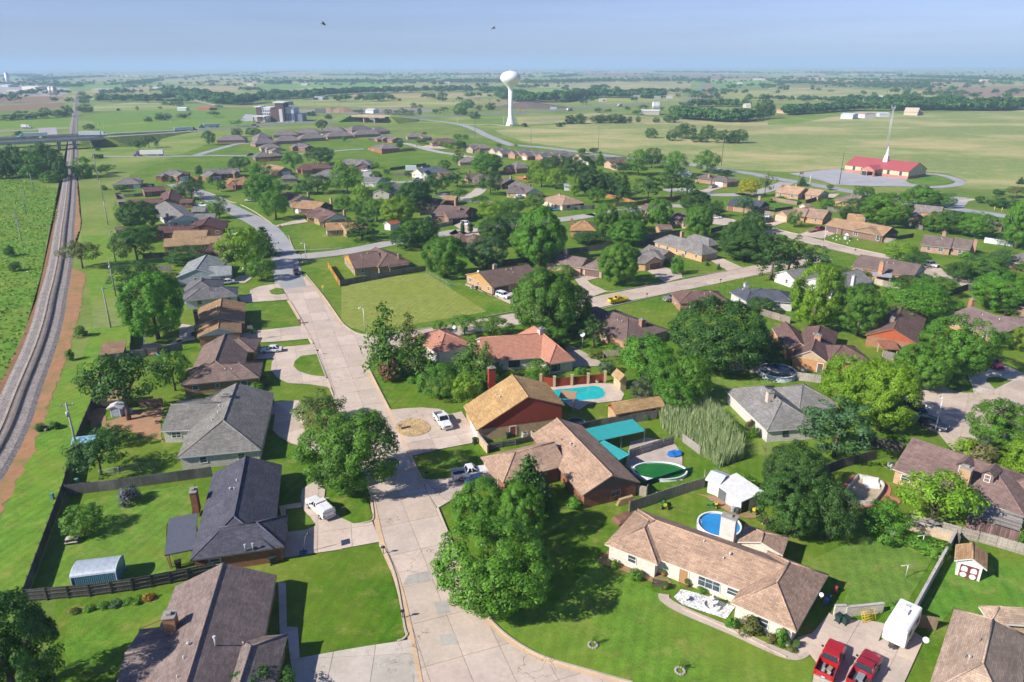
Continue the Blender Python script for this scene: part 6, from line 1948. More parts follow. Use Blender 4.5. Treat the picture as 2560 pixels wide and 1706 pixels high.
SHEETS = [
("grass","lawn",(29,42,10),[-41.3,42.1,-75.9,111.4,-116,211,-181.3,326.2,-229.3,440,-253.9,622,-106.8,664,-9.64,660,48.8,534,125.7,400,189.5,339.1,226.2,265.8,63,41.7],.002,False),
("pasture","pasture",(50,56,32),[5.79,777,69.4,835,202.4,886,243.7,827,264.3,801,303.9,807,408,941,507,979,719,1056,820,1043,267.5,324.6,264.5,374,237.1,372.2,233.8,379.4,250.1,399.3,257.5,430,249.6,438,206.1,454,165.3,436,133.7,456,113.1,486,120.7,520,81.6,526,37.9,589,15.5,618,-6.94,686,-16.1,742],.004,False),
("pasture","pasture",(55,56,36),[6.45,943,72.2,983,112.7,1015,155.1,967,203.3,894,242.5,831,295.6,862,247.3,718,208.9,751,167.5,818,108.7,824,58.3,824,7.97,818],.006,False),
("field","pasture",(58,57,39),[14.5,2649,204.6,2823,414,2882,655,2770,503,2134,359.4,1597,315.5,1517,250.7,1735,197.1,1890,130.3,2234,32.3,2087],.008,False),
("ploughed_field","earth",(52,42,35),[621,6962,1049,6111,1472,4383,1185,3523,921,3578,712,4142,452,4909],.01,False),
("ploughed_field","earth",(55,45,38),[818,2488,969,2370,1063,2087,1505,2233,1022,1510,884,1444,1014,1805,1044,2048,889,2173,786,2329],.012,False),
("field","pasture",(54,57,34),[747,2214,893,2108,901,1741,805,1450,633,1220,578,1311,467,1374],.014,False),
("ploughed_field","earth",(52,41,34),[-1176,1673,-998,1682,-956,1625,-852,1418,-848,1355,-932,1322],.016,False),
("ploughed_field","earth",(50,40,32),[-875,1240,-838,1354,-809,1372,-714,1203,-718,1157,-772,1091],.018,False),
("grass","lawn",(35,49,15),[-629,904,-569,967,-492,833,-543,777],.02,False),
("grass","lawn",(35,50,16),[-443,793,-417,871,-313,920,-278.4,816,-350.9,804,-396.3,734,-416,745],.022,False),
("grass","lawn",(34,48,17),[-576,1030,-534,1104,-380.1,1122,-323.1,950,-412,888,-463,832],.024,False),
("field","pasture",(50,57,32),[-702,1269,-686,1363,-629,1359,-515,1190,-565,1119,-618,1114],.026,False),
("field","pasture",(52,57,30),[-434,1454,-292.9,1516,-137.1,1478,-19.2,1399,-111.4,1196,-227.5,1172,-358.3,1246],.028,False),
("field","pasture",(61,55,39),[-308.1,1754,-193.7,1814,-11.53,1775,-74.3,1498,-259.8,1513],.03,False),
("quarry_ground","earth",(53,50,47),[-324,1119,-241.4,1157,-142.3,1166,-100.6,1078,-152.3,1006,-213.7,1022,-303.3,1051],.032,False),
("yard_ground","earth",(65,62,59),[-1950,2850,-1705,2737,-1333,2298,-1125,1945,-1021,1721,-1146,1701,-1172,1703],.034,False),
("field","pasture",(65,57,43),[-1163,2225,-1262,2603,-830,2477,-680,2026,-998,2155,-1109,2219],.036,False),
("field","pasture",(54,58,37),[-2114,5316,-1644,4933,-1103,3301,-1382,3032,-1590,3384],.038,False),
("rough_grass","lawn",(32,48,15),[-199.5,253.3,-305.9,412,-288.2,423,-242.2,385.1,-194.1,306.1,-186.4,286.2,-186.2,285.8,-148.3,219.8,-119.4,165.9,-106.1,139,-99.8,118.8],.04,False),
("mown_strip","lawn",(35,50,15),[-163.8,269.7,-150.2,274.6,-107.2,193.2,-96.6,171.1,-88.5,155.8,-89.1,146.1,-79.9,123.5,-74.1,107.8,-72.9,104.5,-58.7,69.8,-60.5,68.8,-62.1,62.8,-70.6,81.1,-80.2,104.5,-87.1,121.7,-94.7,138.9,-93.8,144.4,-106.4,172.3,-134,219.6],.042,False),
("mown_strip","lawn",(44,50,27),[-115.7,189.3,-106.9,192.6,-94.8,170,-99,166.8,-102.9,165.8],.044,False),
("dirt_path","earth",(60,44,32),[-172.9,285.9,-230.1,384.8,-304,513,-178,285.7,-142,223.2,-138.2,221.4,-132.6,216.2,-116,184.2,-104.4,159.7,-96.2,142,-90.3,127.5,-85,116.4,-79.8,104.6,-77.3,98.2,-74.8,90.5,-70.2,78.1,-67.1,67.4,-87.4,104.6,-91.8,118.8,-101.2,140.5,-116.4,172.4,-141.8,219.7],.046,False),
("dirt_bank","earth",(51,37,28),[-450,760,-309.2,513,-259.2,422,-216.3,341.4,-185.3,286.2,-185.1,285.8,-158.7,238.4,-131.4,189.5,-117.5,161.8,-108.6,143,-104.4,133.8,-95.8,113.2,-93.4,107.9,-99.2,121.8,-99.9,129.6,-129.4,189.5,-167,260.1],.048,False),
("lawn","lawn",(26,40,8),[-22.9,79.2,-20.1,80,-17.8,80,-17,79,-12.3,64.8,-12.3,63.2,-13.5,62.6,-19,61.6,-22.4,60.7,-24.6,67.1,-28.6,73.3],.05,False),
("lawn","lawn",(48,52,24),[-50.2,203.3,-39.5,210.9,-26.6,215.7,-17.4,198.5,-6.68,178.1,-12.2,174.7,-27.1,167.1,-32.5,161,-39.9,166.2,-43.2,171.6],.052,False),
("lawn","lawn",(34,48,15),[-3.67,68.2,-3.2,69.7,5.53,69.4,10.47,76.4,17.9,70.4,20,67.6,24.9,64.4,29.7,60.4,31.9,60.9,32.5,59.7,29.9,54.6,17.9,55,7.95,58.8,3.4,60.5,.26,62.7,-2.06,65.4],.054,False),
("lawn","lawn",(35,47,18),[36.7,75.7,47.8,81.7,52.2,81.4,54.2,79.2,54.4,76.8,47.5,69.2,38.7,67.8,41.5,71.8],.056,False),
("lawn","lawn",(31,48,15),[46.7,66.3,57.4,76.8,67.2,76.7,61.1,67.7,58,68.2,55.1,65.8,52.2,68,48.6,64.9],.058,False),
("lawn","lawn",(34,48,16),[-57.1,70.5,-60.9,82.4,-63.4,91.2,-49,95.5,-45.6,86.3,-48.7,85.3,-45.7,78.2,-43.7,75.3,-41.3,74.4,-52.8,71],.06,False),
("lawn","lawn",(31,46,13),[-51.8,66.8,-41.5,71.2,-40,67,-42.7,64.9,-40.6,58.6,-45.8,58.6,-49.6,61.7],.062,False),
("lawn","lawn",(36,49,19),[40.1,137.7,55,132.5,44,129.1,43.9,117.7,43.5,108.5,49.5,107.9,44.8,103.7,38.1,103.7,38.6,120.7,36.9,127.1],.064,False),
("dirt_yard","earth",(62,47,36),[-73.9,116.3,-70.1,120.4,-65.7,122.2,-61.8,112.4,-59.7,108.7,-65.9,111.9,-72.7,114.1],.066,False),
("dirt_yard","earth",(58,45,35),[-78.8,120.4,-77.4,122.9,-73.9,116.3,-74.5,113.5],.068,False),
("lawn","lawn",(29,42,10),[-27.9,91,-25.5,91.7,-25.5,91.3,-23.1,91.3,-21.1,89.8,-19.9,86.5,-20.3,85.3,-22.4,84.9,-24.3,86.2,-25.5,87.6],.2,False),
("lawn","lawn",(44,44,24),[-40.4,123.5,-34.9,125.1,-28.9,112.7,-28.8,109.5,-32.8,107.5,-36.6,112.7,-38.2,116.6],.2,False),
("lawn","lawn",(29,42,10),[-46.8,141.6,-47.3,144.4,-46.7,147.4,-43.6,148.4,-42.5,146.5,-38.5,136,-41.9,136.8,-45,138.9],.2,False),
("lawn","lawn",(29,42,10),[-69.4,197,-68.4,199.8,-66.3,199.1,-63.9,194.1,-66.1,193,-67.8,193.9],.2,False),
("lawn","lawn",(29,42,10),[96.2,133.2,97.5,134.4,99.7,134.6,101.3,132.8,95.2,128.8],.2,False),
("church_car_park","asphalt",(60,60,61),[163.5,430,202.6,452,201.2,441,205.6,426,221.9,408,216.5,399,212.7,379.9,201.1,382.5,189.8,382.8,172.1,388.1,171.4,404],.13,False),
("lawn","lawn",(29,45,15),[218.2,402,236,416,243.8,415,243.8,401,238.5,392.3,226,386.2,216.4,386.4,215.8,392.8],.15,False),
("hotel_car_park","asphalt",(62,62,62),[-317.3,874,-303.6,892,-291.8,856,-258,868,-243.1,898,-264.4,947,-360.2,1018],.12,False),
("patio","concrete",(73,66,60),[7.3,130.4,17.1,132.4,20.5,132,21.9,127.2,20.9,124.3,14.4,122.8,12.5,120.3,10.96,121.6],.12,False),
("patio","concrete",(71,67,62),[-79.7,153.8,-74.6,158,-78.8,167.6,-83,169.3,-78.8,159],.12,False),
("courtyard","concrete",(63,58,52),[12.1,153.9,14,152.9,18.2,145.5,20.3,141.4,13.1,140.7,12.2,146],.12,False),
("pebble_bed","gravel",(68,57,41),[-20.7,113.4,-20.5,115.3,-19.2,116.6,-17.4,116.9,-15.7,115.9,-14.5,113.4,-15,111.5,-16.6,110.3,-18.3,110.2,-19.7,111.3],.22,True),
("white_gravel_bed","gravel",(81,81,81),[19.4,69.8,20.6,71.2,22.4,70.5,24.7,69.2,26.3,68.1,24.7,66.1,22.4,67.3,20.2,68.5],.1,False),
("wooden_deck","wood",(65,60,56),[20.1,108.1,23.1,109.6,27.5,108.1,28,103.8,27.4,101,26.3,95.8,19.7,97.1,18.1,100.2],.1,False),
("gravel_patch","earth",(60,47,36),[27.6,92.2,30.8,91,33.1,87.3,36.2,88,35.9,86.9,32.3,85.9,29.9,89.5],.1,False),
("flower_bed","earth",(55,42,32),[-52.6,68,-43.4,70.7,-43.1,69.7,-52.1,67.4],.1,False),
("flower_bed","earth",(55,44,33),[10.91,77,12.9,79.1,18.2,74.7,19.9,72.2,18.7,71.4,13.3,75],.1,False),
("road_patch","concrete",(63,61,58),[-9.45,69.1,-7.81,69.4,-7.35,67.3,-8.81,67],.088,False),
("road_patch","concrete",(63,61,58),[-8.26,63.8,-6.46,64,-6.15,62.3,-7.93,62.1],.088,False),
("road_patch","concrete",(63,61,58),[-13.3,73.9,-10.75,74.8,-10.15,72.9,-13.6,72.1],.088,False),
]
SLABS = [
("street","street_slab",(73,66,60),[-9.52,55.8,-9.91,57.2,-11.68,63.6,-14.6,73.2,-17.9,80.8,-21,91.3,-35.4,127.7,-46.4,155.4,-53.4,171.7,-61.4,188.7,-68.9,205.8,-63,212,-52.1,189.9,-42.7,169.4,-40.6,166.2,-36.7,161.2,-32,160.2,-28.7,159,-30.9,147.2,-30.7,141.5,-28.1,134.2,-23.2,121.8,-16.8,104.1,-13,93.2,-10.97,88.6,-8.91,82.7,-6.1,74.3,-3.84,68.2,-2.15,65.4,.26,62.7,3.39,60.4,7.93,58.6,12.4,56.9,13.6,55.7],[-16.2,77.8,-23.4,97.4],4.2,6.6,.08,(60,55,49)),
("driveway","driveway_slab",(71,67,62),[-24.1,60.2,-18.9,61.5,-15.8,62.2,-12.3,62.9,-11.52,63.1,-9.78,56.7,-22.3,55.9],None,4.5,4.5,.128,(62,57,51)),
("driveway","driveway_slab",(71,67,62),[-29.2,72.7,-28.2,72.6,-25.9,65.1,-24.6,65,-23.1,60.3,-24.1,60.2,-25.4,63.7,-26.3,63.7],None,4.5,4.5,.13,(62,57,51)),
("driveway","driveway_slab",(73,66,60),[-30.1,77.4,-31.3,83,-28.6,83.5,-27.5,84.5,-28.7,86.4,-30.2,88.2,-31.5,91.4,-31.9,93.7,-31.2,95.1,-30.2,96.2,-28.4,93.7,-28,91.4,-25.4,91.3,-22.1,85.1,-19.9,85.7,-17.9,80.8,-22.8,79.3,-22.7,79.2],None,4.5,4.5,.132,(62,57,51)),
("driveway","driveway_slab",(73,66,60),[-34.1,89.3,-31.1,90.2,-30.7,89,-32.9,88.4,-31,83.2,-31.4,83],None,4.5,4.5,.134,(62,57,51)),
("driveway","driveway_slab",(73,66,60),[-45.5,124.2,-41,124.8,-38.1,121.3,-31.7,113.8,-28,108.5,-27.1,104.2,-31.9,104.2,-35,106.7,-37.8,108,-40.6,110.6,-42.3,112.8,-43.8,119,-46.4,117.8,-47.5,121.4],None,4.5,4.5,.136,(62,57,51)),
("driveway","driveway_slab",(73,66,60),[-58.6,150.9,-55.1,152.2,-46,154.6,-42.7,148.2,-38.3,136.2,-36.2,130.6,-40.7,132.2,-45.4,132.9,-48.4,135.5,-51,139.7,-52.2,144.1,-52.1,146.1,-56.7,145.6],None,4.5,4.5,.138,(62,57,51)),
("driveway","driveway_slab",(73,66,60),[-65,161.5,-62.3,163.8,-51.6,167.4,-47.2,158.4,-55.1,156.4,-59.8,155.7,-61.5,159.3,-63.9,158.9],None,4.5,4.5,.14,(62,57,51)),
("driveway","driveway_slab",(73,66,60),[-76.5,191.8,-73.5,192.9,-75.2,197.8,-73.6,201.7,-69,204.6,-61.4,188.7,-70.3,186.7,-73.3,186],None,4.5,4.5,.142,(62,57,51)),
("driveway","driveway_slab",(73,66,60),[-86.4,203,-83.2,204.8,-79.1,205.2,-78.8,211.4,-79.7,213.5,-83.6,213.1,-84.2,209.9,-87.6,206],None,4.5,4.5,.144,(62,57,51)),
("driveway","driveway_slab",(73,66,60),[-13.8,96.1,-9.71,96.7,-4.2,100.8,-1.46,95.4,-6.78,92.8,-9.51,90.1,-10.86,88.6,-13,93.2],None,4.5,4.5,.146,(62,57,51)),
("driveway","driveway_slab",(73,66,60),[-22.8,120.5,-20.1,121.2,-16.9,121.5,-13.5,120.8,-11.59,118.6,-9.39,119.8,-8.17,116.3,-6.22,110.4,-5.8,108.2,-7.14,107.7,-11.9,105.9,-16.3,103.7,-16.8,104.1],None,4.5,4.5,.148,(62,57,51)),
("driveway","driveway_slab",(73,66,60),[-5.69,191.4,-.65,196.2,1.58,190.9,1.69,180.7,-4.46,190.4,-12.5,200.6,-13.8,202.1,-13.4,203.9],None,4.5,4.5,.15,(62,57,51)),
("driveway","driveway_slab",(73,66,60),[18.7,210.2,23.5,214.5,27.3,210.1,22.2,206.2,23.9,201.6,27.2,195.5,21,189.1,18.8,191.8,19.7,201.7],None,4.5,4.5,.152,(62,57,51)),
("driveway","driveway_slab",(73,66,60),[42.3,217,48.2,222.4,52.2,213.5,51.5,209,45.4,204.1],None,4.5,4.5,.154,(62,57,51)),
("driveway","driveway_slab",(73,66,60),[65.1,230.5,69.7,233.6,73.1,220.3,67.3,216.6],None,4.5,4.5,.156,(62,57,51)),
("driveway","driveway_slab",(71,67,62),[94.2,136.4,99.9,139.1,103.9,138.7,102.1,132.8,94.3,127.8,90,126.8,92.1,131.4],None,4.5,4.5,.158,(62,57,51)),
("driveway","driveway_slab",(73,66,60),[100.3,140.3,104.7,141.8,106.5,134.9,104.1,131.3,102,132.6,103.6,138.3],None,4.5,4.5,.16,(62,57,51)),
("driveway","driveway_slab",(71,64,58),[107,135.6,101.7,132.6,94.3,127.8,89.6,126.7,86.6,127.4,85.3,131.1,81.3,130.1,75.5,126.1,71.1,119.6,72.2,114.9,73.9,110,73.2,105.3,75.1,102.9,80.1,106.7,91.2,112.3],None,5,5,.162,(62,57,51)),
("driveway","driveway_slab",(73,66,60),[31.8,63.1,33.8,63.8,37,67,37.5,66.1,41.5,65.6,42.7,65.2,40.6,62.5,45,64.5,45.9,62.9,39.5,55.6,30.4,55.6,32.5,59.6,32.2,61,31,60.5],None,4.5,4.5,.164,(62,57,51)),
("driveway","driveway_slab",(73,66,60),[-95.4,287.1,-87.9,302.6,-84,294.1,-93.7,285.4],None,4.5,4.5,.166,(62,57,51)),
("driveway","driveway_slab",(73,66,60),[101.5,287.8,108.3,294.3,111.5,290.5,103.6,282.1,100.7,282.8],None,4.5,4.5,.168,(62,57,51)),
("driveway","driveway_slab",(73,66,60),[108.4,267.8,114.9,273.8,122.1,277,125,271,114.5,260.4,112.1,263.1],None,4.5,4.5,.17,(62,57,51)),
("driveway","driveway_slab",(73,66,60),[94.8,367.9,110.9,387.7,113,382.7,99.6,365.6],None,4.5,4.5,.172,(62,57,51)),
("driveway","driveway_slab",(73,66,60),[82.8,302.3,88.1,302.2,94,292.9,86.8,283.6,80.1,288],None,4.5,4.5,.174,(62,57,51)),
("driveway","driveway_slab",(73,66,60),[-23.2,286.7,-20.7,292.4,-15.4,281.7,-12.3,277.5,-11.7,268.5,-17.2,272.4],None,4.5,4.5,.176,(62,57,51)),
("driveway","driveway_slab",(73,66,60),[157.3,358.3,163.3,359.3,154.8,346.8,151.6,345.8],None,4.5,4.5,.178,(62,57,51)),
("driveway","driveway_slab",(73,66,60),[-68.1,600,-58,594,-49.2,572,-63.7,575,-72.6,588],None,4.5,4.5,.18,(62,57,51)),
("driveway","driveway_slab",(73,66,60),[-187.2,406,-181.2,409,-178.7,393.1,-181.8,395.7],None,4.5,4.5,.182,(62,57,51)),
("driveway","driveway_slab",(73,66,60),[131.2,220.4,135.4,221.3,132.8,209.5,129.3,208.8],None,4.5,4.5,.184,(62,57,51)),
]
STRIPS = [
("side_street","concrete",(71,64,58),[-32.7,150.7,-25.4,157.5,-16.7,162.6,-2.78,170.1,10.36,177.3,20.1,183.7,33.5,192.3,49.8,201.6,59.9,207.6,71.8,215.2,84.1,222.3,94.8,228.7,103.5,233.8],8.2,.082,5,2),
("cross_street","concrete",(71,64,58),[99.9,277.4,103,270.7,106.9,263.1,111,253.6,116.1,244.2,121.9,234.9,123.3,231.5,127.6,226.7,129,218.6,130.9,210.1,134.8,200],8.2,.084,5,2),
("street_bend","asphalt",(57,57,57),[-63.8,199.8,-68.9,213.7,-75,231.4,-82.8,252,-94,276.3,-103.3,292.4,-114.6,307.9,-127,324.9,-142.3,345.8,-156.2,364.8,-171.4,383.5,-185,398.8],8.4,.086,0,2),
("upper_side_street","asphalt",(62,60,58),[-76,234.3,-70,237.2,-58.9,242.7,-51.1,249.4,-43.1,257.1,-29.3,267.6,-21.1,275.6,-19.4,271.1,-12.9,277.6,-1.5,285.6,13.6,294.1,23,299.2,34.5,306.9,35.7,307.1,53.3,319.4,69.5,327.1,74.7,327.9,79.3,326],7.6,.088,0,2),
("hill_street","asphalt",(62,60,59),[78.3,371,88.4,374.3,93.6,370.7,98.2,359.4,106.2,357.1,115.9,359,113.1,357.1,122,363.5,131.6,372.4,143,386.6,150.6,396.7],8,.09,0,2),
("cul_de_sac","asphalt",(58,57,55),[-93.5,469,-88.3,442,-78.7,418,-68,404,-58.2,403,-48.7,409],7,.092,0,2),
("court_street","asphalt",(60,58,56),[-36.5,364.1,-27.4,351,-21.1,345.8,-14.5,340.7,-9.29,338.7],8,.094,0,2),
("court_drive","concrete",(71,67,62),[-21.7,350.9,-18,363.7,-15.7,379.8],6.5,.096,0,2),
("subdivision_road","asphalt",(57,57,57),[-295.7,530,-270.1,530,-231.1,531,-216.3,533,-191.2,531,-172.9,532,-166.5,539,-153.5,546,-139.7,556,-125.7,568,-114.6,575],6,.098,0,2),
("subdivision_spur","asphalt",(57,57,57),[-228.4,532,-229.2,556,-229,588,-227.8,616,-219.9,622],6.5,.1,0,2),
("subdivision_street","asphalt",(63,62,61),[-90.5,618,-82.2,606,-71.1,583,-60.4,562,-49.6,545,-42,537,-32.6,523,-27.1,517],7,.102,0,2),
("main_road","asphalt",(57,57,58),[-88.5,876,-59.8,829,-38.5,762,-24,693,-9.96,636,.53,599,6.07,597,25.9,578,58.9,538,80.1,510,113.3,477,124.7,456,142,431,148.2,414,161.3,388.4,172.4,364.5,184.5,342,196.6,318.8,209,300.5,220.7,278.6],8.6,.104,0,2),
("water_tower_lane","asphalt",(63,62,60),[-53.6,826,-38.7,815,-23.6,827,-6.53,796],4.5,.106,0,2),
("church_loop","asphalt",(59,59,60),[242.8,427,247.9,426,249.2,415,246.6,401,243.5,393.5,234.9,384.8,224.3,379.6,218.2,379,214.5,386.5,211.9,392.9],5.5,.108,0,2),
("church_access","asphalt",(60,60,61),[215.6,348.8,210.2,338.8,201.4,326.7,193.6,317],8,.11,0,2),
("park_path","concrete",(71,67,62),[220.4,342.6,214.5,339.7,209.5,335.9],4,.112,0,2),
("highway","asphalt",(44,44,44),[-317.6,751,-301.5,766,-271.9,796,-249.2,838,-207,866,-171,881,-157.3,906,-75.8,958,-20.9,988,1.05,998,79.8,1089,133.8,1149,217.3,1249,306.8,1360,348.5,1463,402,1623,467,1862,551,2182,665,2633],11,.114,0,2),
("highway","asphalt",(44,44,44),[-327.1,774,-311.2,792,-279.9,820,-256.5,863,-211.9,887,-174.4,900,-159.9,922,-77.1,975,-21.3,1006,1.08,1021,81.4,1111,136.7,1173,222.3,1278,317.4,1373,381.6,1486,457,1715,507,1899,592,2233,685,2598],11,.116,0,2),
("highway_median","earth",(62,45,36),[358.9,1462,414,1622,482,1861,564,2180,660,2555],14,.118,0,2),
("far_road","asphalt",(63,62,62),[-771,1731,-633,1493,-537,1333,-466,1219],8,.12,0,2),
("left_road","asphalt",(57,57,58),[-524,749,-505,762,-485,774,-469,794],9,.122,0,2),
("left_link","asphalt",(60,58,58),[-494,795,-456,734,-410,655],16,.124,0,2),
("gutter","concrete",(77,65,52),[-20.8,90.9,-17.6,80.5,-14.4,72.9,-11.5,63.5,-9.66,56.6],.75,.126,0,2),
("gutter","concrete",(77,65,52),[12.3,56.8,7.76,58.4,3.23,60.2,.1,62.5,-2.36,65.4,-3.98,68.1,-7.16,76.2],.75,.128,0,2),
("gutter","concrete",(77,65,52),[-17,104.1,-13.8,94.8],.75,.13,0,2),
("gutter","concrete",(77,65,52),[-16.8,104.1,-23.4,121.5,-28.4,134.2,-30.9,141.5,-31,145.9],.75,.132,0,2),
("gutter","concrete",(77,65,52),[-42.4,168.1,-52.2,189.7,-63.3,212],.75,.134,0,2),
("gutter","concrete",(77,65,52),[-36.3,130.4,-46.8,156.3,-53.7,171.7,-61.4,188],.75,.136,0,2),
("garden_path","concrete",(73,66,60),[18.3,70.3,18.3,69.3,20,67.5,24.9,64.1,29.8,60.6,32.1,61.3],1.3,.138,0,2),
]
KERBS = [
[-17.8,80,-16.9,78.8,-14.6,73.2,-12.4,65,-11.95,63.9,-12.3,63.1,-12.9,62.8],
[-21,91.3,-19.8,86.5,-20.1,85.4,-21,85],
[-3.76,68.4,-2.15,65.4,.26,62.7,3.39,60.4,7.93,58.6,12.4,56.9],
[-16.8,104.1,-15.9,101.3,-14,96.5,-13,96.1],
[-10.86,88.6,-8.91,82.7,-7.26,77.7],
[-23.1,121.2,-28.1,134.2,-30.7,141.5,-31.2,146.8,-29.9,149.8],
[-43,170.5,-40.6,166.2,-36.8,161.5,-32,160.2,-26.6,162.9,-18.8,166,-9.79,171.8,1.48,178.3],
[-43,170.5,-52.4,191.3,-63.3,213.7],
[-61,188,-53.4,171.7,-51.6,167.4],
[-47.8,158.2,-46.2,155.4,-46.2,154.6],
[-43.5,148.6,-38.6,136.2,-38.3,135.8],
[-36.4,130.8,-34.9,127],
[-84.5,268.4,-77.5,249.7,-74.4,245.8,-60.2,248.4],
[-67.9,227.6,-68,231.3,-57.9,238],
[22.3,207,26.9,195.1,45.8,204.7],
[21.6,178.4,37.4,188.9,48.6,196.3],
[51.4,208.7,67.2,216.5],
[69.7,208.4,80.1,213.5,89.1,218.4],
[114.2,257.6,118,248.5,126,236.3],
[102.4,278.7,108.5,268.1],
[-156.9,372.1,-146.5,359.7,-135.6,344.9,-129.6,338.9],
[-126.2,335.1,-115.8,320.4,-108.3,308.5,-98,291.4],
[75.4,126.1,78.1,126.8,81.3,130.1],
[85.3,131.1,87.1,127.2,89.9,126.9],
[20,67.8,24.8,64.3,29.6,60.3],
]
VEHICLES = [
("pickup",33.8,59.2,.925,(65,11,12),"bright red pickup truck with scrap in its bed, left of the two"),
("pickup",36.8,57.8,.841,(55,11,15),"dark red pickup truck with a grey tool box in its bed"),
("pickup",-6.55,97.2,.316,(85,85,86),"white crew pickup parked at the garage of the light brown house"),
("sedan",-5,95.3,.413,(14,22,32),"dark blue car mostly hidden behind the white crew pickup"),
("canopy_pickup",-27.7,87.9,2.284,(85,85,86),"white pickup with a bed canopy on the looping drive"),
("pickup",-12.4,114.8,-1.169,(85,85,86),"white pickup truck beside the round pebble bed"),
("suv",-2.35,189.8,-.813,(85,85,86),"white SUV in the drive of the golden gabled brick house"),
("pickup",28.7,185.3,.444,(85,71,0),"bright yellow pickup truck driving on the side street"),
("pickup",44,186.8,-2.761,(45,46,47),"grey pickup parked at the kerb past the yellow pickup"),
("sedan",-54.1,150,-2.952,(85,85,86),"white sedan on the half moon driveway"),
("sedan",-84.3,204.2,-2.716,(85,85,86),"white sedan beside the pale grey green roofed house"),
("suv",-47.5,122.3,-3.066,(11,11,13),"black SUV behind the grey hip roofed house"),
("sedan",-66.7,215.4,-1.238,(24,10,11),"dark maroon car driving down the street towards the camera"),
("pickup",73.6,119.8,-.517,(11,11,13),"black pickup under the lime tree in the cul-de-sac"),
("suv",74.3,112.9,-.872,(14,16,22),"navy wagon parked under the basketball hoop"),
("suv",101.9,140.3,-1.496,(60,12,17),"crimson car behind the large round oak on the right"),
("suv",132.9,221,-1.011,(71,71,69),"silver SUV on the right end drive"),
("pickup",-142,329.6,-.232,(77,81,81),"white and teal pickup beside the grey roofed house"),
("suv",-193.4,388.3,2.936,(12,14,17),"black SUV by the far left corner house"),
("sedan",-182.8,404,2.429,(85,85,86),"white car before the white garage of the grey brick house"),
("sedan",-166.6,412,2.227,(45,14,17),"maroon car before the two gabled brick house"),
("suv",-187.8,530,-2.548,(11,11,13),"black SUV on the subdivision road shoulder"),
("sedan",-106,271.3,-.751,(85,85,86),"white car by the dark maroon long house"),
("sedan",-90.5,455,-1.877,(63,14,17),"red car at the grey gabled garage beside a white car"),
("sedan",-89.2,447,2.888,(85,85,86),"white car in front of the red car at the cul-de-sac"),
("pickup",-52.5,407,2.844,(26,30,32),"dark pickup beside the white gabled blue roofed house"),
("sedan",-40.6,550,-2.689,(67,17,22),"red car under the dark tree in the far street"),
("suv",-18.3,286.8,-.669,(85,85,86),"white SUV behind the twin cypresses"),
("pickup",3.83,348.9,.635,(85,85,86),"white pickup before the half timbered gable"),
("sedan",16.6,320,-.348,(67,74,77),"pale blue car in the carport of the light tan house"),
("sedan",18.8,317.6,-.153,(22,45,53),"teal car beside the pale blue car"),
("pickup",105.4,379.1,-2.376,(59,57,55),"muddy white and brown pickup at the corner brick house"),
("sedan",85.3,298.7,-.018,(85,85,86),"white car shaded under the big dark oak"),
("sedan",106.2,300.8,2.599,(77,81,82),"white car under trees left of the pale garage door"),
("pickup",104.6,290.5,-2.538,(17,16,16),"dark brown pickup left of the pale garage door"),
("suv",119.3,274.8,.62,(50,12,16),"dark red SUV before the carport of the tan house"),
("sedan",-124.6,343.7,3.122,(71,72,72),"silver car half hidden beside the street bend trees"),
("suv",-82,701,3.102,(11,11,13),"dark car beside the white walled far house"),
("sedan",-177.2,692,3.103,(85,85,86),"white car beside the dark round highway tree houses"),
("sedan",-256.5,858,3.094,(85,85,86),"white car parked before the hotel tower, left of two"),
("sedan",-251.8,861,3.094,(85,85,86),"white car parked before the hotel tower, right of two"),
("suv",-285.6,846,-.047,(11,11,13),"black car on the hotel forecourt"),
("sedan",-269.4,793,2.448,(45,17,22),"maroon car on the highway below the hotel"),
("suv",-280.3,814,3.096,(11,11,13),"black car on the highway left of the maroon car"),
("van",-373.8,593,3.104,(85,85,86),"white van alongside the lorry on the bridge"),
]
SEMIS = [
(-265.2,532,-3.014,.1,(40,22,49),(85,85,84),"semi truck with a purple cab and plain white trailer on the frontage road",16),
(-313.6,728,.535,1.6,(14,20,20),(71,79,80),"semi truck with a dark green cab and pale blue trailer on the highway",16),
(-321.6,787,-2.521,.1,(10,28,37),(71,77,79),"semi truck with a blue cab heading left on the highway",16),
(-381.8,587,-2.736,8,(50,67,74),(77,81,81),"semi truck with a light blue cab at the left end of the bridge",16),
(-332.9,600,.21,8,(77,82,84),(77,81,82),"semi truck with a white cab and double trailers leaving the bridge",16),
(-512,788,-.043,.1,(77,77,77),(81,82,82),"white box lorry on the lower left road",6),
(168.4,1175,-2.121,.1,(71,71,71),(74,75,75),"distant silver lorry on the highway below the billboards",12),
(82.5,1065,.927,.1,(22,22,24),(79,77,74),"distant lorry with a cream box on the highway",8),
]
